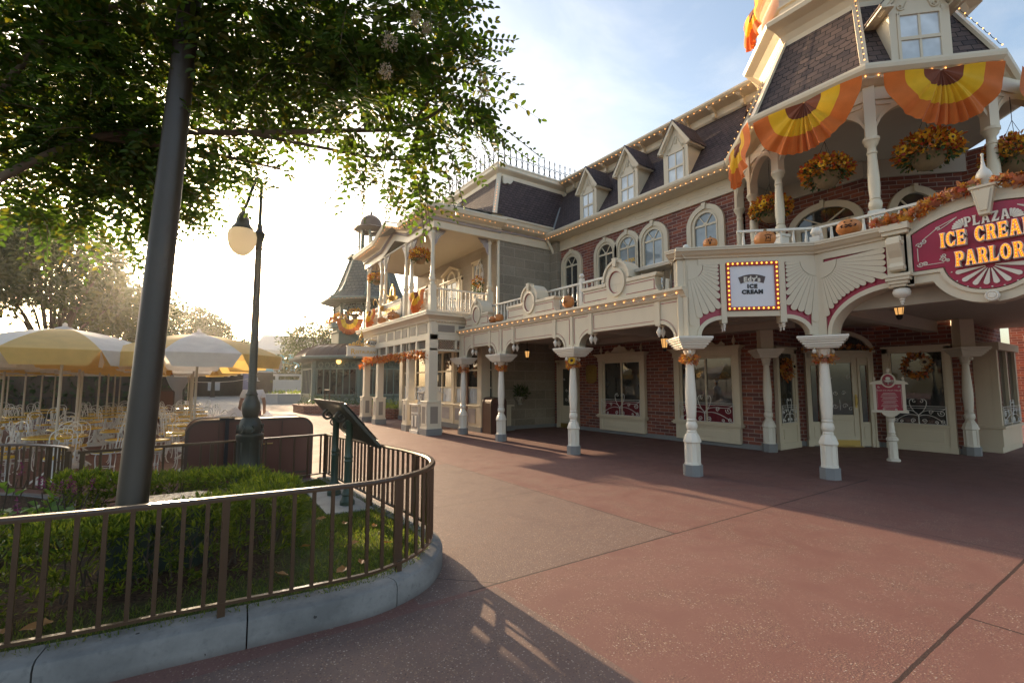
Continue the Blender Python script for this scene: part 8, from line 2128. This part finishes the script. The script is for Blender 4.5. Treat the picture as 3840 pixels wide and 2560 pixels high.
part('parapet', m, paint('terrace stone', (.42, .40, .37), .8), t); m = MB(); m.box(7.55, 40, 53.9, 54.0, 0, .95); part('lower_course', m, paint('terrace base', (.34, .33, .36), .8), t)
t = thing('woodland_belt', 'dark belt of far trees behind the hall', 'trees', (25, 62, 0)); t['kind'] = 'stuff'; n = 4200
P = np.stack([rng.uniform(9, 42, n), 62+rng.uniform(-3, 3, n), rng.uniform(.2, 1, n)**.7*(4.6+1.2*np.sin(np.linspace(0, 40, n)))], 1); o = link('foliage', leaf_mesh('foliage', P, rand_dirs(n), rand_dirs(n), rng.uniform(.35, .7, n), rng.uniform(.25, .5, n), FARLEAF, off=(25,62,0), oval=False)); o.parent = t
# right-hand far building glimpsed under the arch
rbld = thing('far_brick_shop', 'brick shop with white pilasters and green doors glimpsed at the right edge', 'building', (31, 6, 0)); m = MB(); m.box(26.5, 27.0, -2, 3.9, 0, 7); m.box(22.4, 27, 3.9, 4.4, 0, 7) if False else m.box(27, 33, 3.9, 4.4, 0, 7); part('wall', m, BRICK, rbld)
m = MB()
for y in (3.55, 2.2): m.box(26.2, 26.5, y-.22, y+.22, .7, 4.2); m.box(26.1, 26.5, y-.32, y+.32, 0, .7); m.box(26.1, 26.5, y-.32, y+.32, 3.2, 3.4)
part('pilaster', m, WHITE, rbld); m = MB(); m.box(26.35, 26.5, 2.45, 3.2, .1, 3.3); part('door', m, GREEN, rbld); m = MB(); m.box(26.05, 26.5, -2, 3.9, 0, .12); part('base_course', m, GREYBASE, rbld)
basket(25.9, 2.9, 2.6, .55, 'red flower basket on the far brick shop at the right edge', 3.6, dens=.5)
# ------------------------------------------------------------------ crape myrtle hanging over the foreground
CM = np.array(((cos(R(34.46)), -sin(R(34.46)), 0), (0, 0, 1), (sin(R(34.46)), cos(R(34.46)), 0)))
tr_ = thing('crape_myrtle', 'crape myrtle tree with drooping leafy branches and faded blossoms over the foreground', 'tree', (-4.6, 4.6, .17))
rt_ = Vector((cos(R(34.46)), -sin(R(34.46)), 0)); fw_ = Vector((sin(R(34.46)), cos(R(34.46)), 0))
def V3(a, d, z): return rt_*a + fw_*d + Vector((0, 0, z))             # a metres to the right of the view axis, d ahead
base = Vector((-4.6, 4.6, .15))
limbs = [  # (points as a right of view, d ahead, z), radii
 ([(-4.9,3.9,3.0),(-3.9,4.3,3.9),(-2.6,4.5,4.05),(-1.7,4.55,4.1),(-1.0,4.5,4.12),(-.5,4.35,4.35)], .040),
 ([(-4.9,3.9,3.0),(-4.2,4.0,4.6),(-3.0,4.0,5.1),(-1.8,3.95,5.2),(-.7,3.9,5.2)], .035),
 ([(-2.6,4.5,4.05),(-1.9,4.6,3.95),(-1.2,4.65,3.85),(-.6,4.6,3.9)], .022),
 ([(-3.9,4.3,3.9),(-3.2,4.8,4.0),(-2.6,5.2,4.0)], .03),
 ([(-1.0,4.5,4.12),(-.6,4.3,4.5),(-.3,4.2,4.6)], .016),
 ([(-1.8,3.95,5.2),(-.9,4.0,4.9),(-.4,4.1,4.7)], .018)]
m = MB(); j0 = V3(-4.9, 3.9, 3.0)
m.tube(spline([base, base.lerp(j0, .35)+Vector((.05,.05,0)), base.lerp(j0, .7), j0], 4), [.16,.155,.15,.145,.14,.14,.135,.13,.13,.125,.12,.115,.11], 12)
LP = []
for pts, r in limbs:
    sp = spline([V3(*p) for p in pts], 5); k_ = len(sp); m.tube(sp, [r*(1-.7*i/k_) for i in range(k_)], 8); LP += sp
part('trunk', m, BARK, tr_, smooth=60)
# crown: blobs (a, d, z, radius a, radius d, radius z)
BL = [(a_-(.24 if a_ > -1.3 else 0), *r_) for a_, *r_ in [(-4.9,4.3,5.1,.8,1,.7),(-4.0,4.3,5.1,.8,1,.7),(-3.2,4.2,5.1,.8,1,.7),(-2.4,4.1,5.1,.8,1,.7),(-1.6,4.1,5.1,.75,.95,.62),(-1.0,4.0,5.05,.6,.8,.6),(-.62,4.0,4.85,.38,.55,.42),
      (-4.9,4.5,4.3,.75,.9,.5),(-4.1,4.5,4.3,.7,.9,.5),(-3.3,4.5,4.3,.7,.9,.5),(-2.55,4.5,4.68,.7,.9,.30),(-1.85,4.5,4.66,.6,.8,.26),(-1.1,4.4,4.25,.5,.7,.40),(-.55,4.3,4.28,.42,.55,.38),(-.22,4.2,4.35,.26,.38,.30),
      (-4.9,4.8,3.7,.6,.9,.40),(-4.2,4.9,3.72,.6,.9,.38),(-3.6,4.9,3.98,.5,.8,.26),(-4.6,4.6,3.95,.7,.8,.32),(-3.9,4.7,3.9,.6,.8,.28),(-4.5,5.0,3.45,.55,.7,.26),(-3.95,5.0,3.5,.36,.6,.22),(-1.0,4.5,3.74,.36,.5,.24),(-.60,4.4,3.78,.34,.45,.26),(-.30,4.3,3.95,.24,.35,.24),
      (-2.3,3.4,5.7,.9,.7,.4),(-3.6,3.4,5.6,.9,.7,.4),(-1.1,3.3,5.6,.7,.6,.35)]]
vol = np.array([b[3]*b[4]*b[5] for b in BL]); vol /= vol.sum()
P = []; D = []; N = []; LL = []; tw = MB()
def sprays(O, D0, length, nl, ls):
    """twigs with two ranks of leaves, all of one leaf count; O, D0 (k,3), length, ls (k,)"""
    k_ = len(O); d = D0/np.linalg.norm(D0, axis=1)[:, None]; side = np.cross(d, (0, 0, 1.)); side /= np.maximum(.1, np.linalg.norm(side, axis=1))[:, None]; up = np.cross(side, d)
    roll = rng.uniform(-.7, .7, k_)[:, None]; side, up = side*np.cos(roll)+up*np.sin(roll), up*np.cos(roll)-side*np.sin(roll); droop = rng.uniform(.05, .40, k_)[:, None]; ln = length[:, None]; mid = None
    for i in range(nl+1):
        t_ = (i+.6)/nl if i < nl else 1.0
        p = O+d*ln*t_; p[:, 2:] -= droop*ln*t_*t_; s_ = 0 if i == nl else (1 if i % 2 else -1)
        v = side*s_*.9+d*(.45 if s_ else 1)+up*rng.uniform(-.1, .35, k_)[:, None]; v[:, 2] -= .12
        P.append(p); D.append(v); N.append(up+rand_dirs(k_)*.3); LL.append(ls*(1.05-.45*t_)*rng.uniform(.8, 1.15, k_))
        if i == nl//2: mid = p
    return mid, p
NSPR = 3600
for nl in (9, 12, 15):
    k_ = NSPR//3; bi = rng.choice(len(BL), k_, p=vol); B_ = np.array(BL)[bi]; dd = rand_dirs(k_); rr = rng.uniform(.30, 1.0, k_)[:, None]**.5
    q_ = B_[:, :3]+dd*rr*B_[:, 3:]; ok = q_[:, 1] > 2.6; q_ = q_[ok]; dd = dd[ok]; k_ = len(q_)
    rtn, fwn = np.array(rt_), np.array(fw_)
    O = q_[:, :1]*rtn+q_[:, 1:2]*fwn; O[:, 2] += q_[:, 2]
    out = dd[:, :1]*rtn+dd[:, 1:2]*fwn; out[:, 2] += dd[:, 2]*.6-.12
    mid, end = sprays(O, out+rand_dirs(k_)*.5, rng.uniform(.28, .52, k_), nl, rng.uniform(.080, .125, k_))
    for q in range(0, k_, 5): tw.tube([tuple(O[q]), tuple(mid[q]), tuple(end[q])], [.004, .003, .0015], 4, cap=False)
def spray(o, d, length, nl, ls):
    mid, end = sprays(np.array([o]), np.array([d]), np.array([length]), nl, np.array([ls])); return o, [mid[0], end[0]]
# named outer sprays that reach out against the sky on the right
for (a, d_, z, va, vd, vz, L, nl, ls) in ((-.48,3.9,4.52,1,.1,.22,.56,22,.066),(-.25,3.9,4.55,1,.0,.10,.50,20,.062),(-.42,3.9,4.78,.75,.0,.65,.50,20,.058),(-.40,3.9,4.32,1,.1,.05,.46,18,.064),(-.35,4.0,4.15,1,.1,-.2,.42,15,.064),(-.12,4.1,3.98,.9,.1,-.28,.62,20,.055),(-.10,4.0,4.0,.55,.1,-.75,.40,14,.065),(-.62,3.8,4.9,.7,.0,.5,.5,20,.058),(-.35,4.2,3.70,.3,.1,-.9,.42,14,.06),(-.62,4.3,3.62,.1,.1,-1,.46,15,.06),(-.85,4.3,3.66,-.1,.1,-1,.42,14,.06),(-1.25,4.6,3.80,.0,.1,-1,.42,14,.05)):
    for e in range(2):
        o = np.array(V3(a-.22-.06*e, d_+.05*e, z-.05*e)); dv = np.array(V3(va, vd, vz)); _, pts = spray(o, dv+rand_dirs(1)[0]*.10, L, nl, ls*1.45); tw.tube([tuple(o)]+[tuple(p) for p in pts], .004, 4, cap=False)
P = np.concatenate(P); D = np.concatenate(D); N = np.concatenate(N); LL = np.concatenate(LL)
o = link('crown', leaf_mesh('crown', P, D, N, LL, LL*.56, CRAPE, off=tuple(base+Vector((0,0,.02))))); o.parent = tr_
part('branches', tw, BARK, tr_)
# faded blossom panicles and seed clusters
def cluster(c, r, rz, n, s_, mat, nm):
    d = rand_dirs(n); Pc = np.array(c)+d*rng.uniform(.3, 1, n)[:, None]*np.array((r, r, rz)); o = link(nm, leaf_mesh(nm, Pc, d+rand_dirs(n)*.6, rand_dirs(n), rng.uniform(.7, 1.3, n)*s_, rng.uniform(.6, 1.0, n)*s_, mat, off=tuple(base+Vector((0,0,.02))), oval=False)); o.parent = tr_
for (a, d_, z, r, rz) in ((-.60,3.2,4.02,.07,.06),(-.62,3.2,3.80,.05,.05),(-.42,3.2,4.2,.03,.05),(-.34,3.2,4.12,.03,.05),(.02,3.9,4.22,.05,.05),(.03,3.9,4.08,.05,.07),(-.10,4.0,4.45,.06,.07)):
    cluster(V3(a-.27, d_, z), r, rz, 150, .016, CRAPEF, 'blossom')
for (a, d_, z) in ((-.12,4.1,3.62),(-.62,4.3,3.22),(-.80,4.3,3.25),(-.45,4.2,3.32),(-.05,4.0,4.0),(-1.05,4.4,3.45),(-.3,4.3,3.50)):
    cluster(V3(a-.22, d_, z), .08, .10, 130, .014, SEEDS, 'seed_cluster')

# ------------------------------------------------------------------ thin haze box, added to give a glow round the sun
hz_ = bpy.data.materials.new('thin warm haze'); hz_.use_nodes = True; hn = hz_.node_tree; hn.nodes.clear()
hv = hn.nodes.new('ShaderNodeVolumePrincipled'); hv.inputs['Color'].default_value = (.95, .93, .90, 1); hv.inputs['Density'].default_value = .0003; hv.inputs['Anisotropy'].default_value = .88
ho = hn.nodes.new('ShaderNodeOutputMaterial'); hn.links.new(hv.outputs[0], ho.inputs['Volume'])
setting('haze', MB().box(-75, 95, -30, 195, -1, 16.5), hz_, 'stuff')

# ------------------------------------------------------------------ every separate piece becomes an object of its own
SING = {'pendants':'pendant','drop_pendants':'drop_pendant','fan_petals':'petal_fan','fan_hub':'fan_hub','hip_boards':'hip_board','frieze_panels':'frieze_panel','dentils':'dentil','infill':'infill_scroll','letter_shells':'letter_shell','lit_letter_faces':'lit_letter_face','gilt_scrolls':'gilt_scroll','roof_seams':'roof_seam','ridge_tiles':'ridge_tile','board_joints':'board_joint','ribs':'rib','louvres':'louvre','daisy_centres':'daisy_centre','etching':'etched_scroll','scroll_border':'border_scroll','fan_ornament':'fan_petal','letter_bulbs':'letter_bulb','raised_lines':'raised_line','glazing_bars':'glazing_bar','scrollwork':'carved_scroll'}
NOSPLIT = {'branches','twigs','stems','flowers','foliage','wire','letter_bulbs','crown','foliage','leaves','chain','half_curtain','cafe_curtain','lattice','gilt_lettering','white_lettering','black_lettering','dark_lettering','plaza_lettering','small_leaves','big_leaves'}
def components(n, a, b):
    par = np.arange(n)
    def find(i):
        while par[i] != i: par[i] = par[par[i]]; i = par[i]
        return i
    for i, j in zip(a, b):
        x, y = find(i), find(j)
        if x != y: par[x] = y
    return np.array([find(i) for i in range(n)])
def split_pieces(o):
    me = o.data; nv = len(me.vertices)
    if nv < 8 or nv > 60000: return
    co = np.empty(nv*3); me.vertices.foreach_get('co', co); co = co.reshape(-1, 3)
    ed = np.empty(len(me.edges)*2, np.int64); me.edges.foreach_get('vertices', ed); ed = ed.reshape(-1, 2)
    root = components(nv, ed[:, 0], ed[:, 1]); u, isl = np.unique(root, return_inverse=True); k = len(u)
    if k < 2 or k > 700: return
    lo = np.full((k, 3), np.inf); hi = np.full((k, 3), -np.inf); np.minimum.at(lo, isl, co); np.maximum.at(hi, isl, co); size = (hi-lo).max(1)
    gap = np.maximum(0, np.maximum(lo[:, None]-hi[None], lo[None]-hi[:, None])); near = np.sqrt((gap**2).sum(2)) <= np.maximum(.02, .5*np.maximum(size[:, None], size[None]))
    a, b = np.nonzero(np.triu(near, 1)); pc = components(k, a, b); pu, pc = np.unique(pc, return_inverse=True); np_ = len(pu)
    if np_ < 2 or np_ > 100: return
    vp = pc[isl]; polys = [tuple(p.vertices) for p in me.polygons]; sm = [p.use_smooth for p in me.polygons]
    uvl = me.uv_layers[0].data if me.uv_layers else None
    base = o.name.split('.')[0]; nm = SING.get(base, base); cnts = np.bincount(vp, minlength=np_); order = np.argsort(-cnts)
    mats = list(me.materials); V = co.tolist(); smooth = any(sm); starts = [p.loop_start for p in me.polygons]
    for r, g in enumerate(order):
        idx = np.nonzero(vp == g)[0]; mp_ = -np.ones(nv, np.int64); mp_[idx] = np.arange(len(idx)); fs = []; uvs = []
        for f, st in zip(polys, starts):
            if vp[f[0]] == g:
                fs.append([int(mp_[i]) for i in f])
                if uvl: uvs += [uvl[st+q].uv[:] for q in range(len(f))]
        m = bpy.data.meshes.new(nm); m.from_pydata([V[i] for i in idx], [], fs)
        for q in mats: m.materials.append(q)
        if uvl and uvs:
            L = m.uv_layers.new(name='UVMap'); L.data.foreach_set('uv', np.array(uvs, np.float32).ravel())
        if smooth: m.polygons.foreach_set('use_smooth', [True]*len(m.polygons)); m.set_sharp_from_angle(angle=R(38))
        m.update()
        if r == 0: o.data = m; o.name = nm
        else:
            c = bpy.data.objects.new(nm, m); COL.objects.link(c); c.parent = o.parent
            for md in o.modifiers:
                q = c.modifiers.new(md.name, md.type); q.width = md.width; q.segments = md.segments; q.limit_method = md.limit_method; q.angle_limit = md.angle_limit
SHARED = defaultdict(int)
for o in list(SC.objects):
    if o.type == 'MESH': SHARED[o.data.name] += 1
for o in list(SC.objects):
    if o.type == 'MESH' and o.parent and SHARED[o.data.name] == 1 and not o.name.split('.')[0] in NOSPLIT and not o.get('kind'): split_pieces(o)
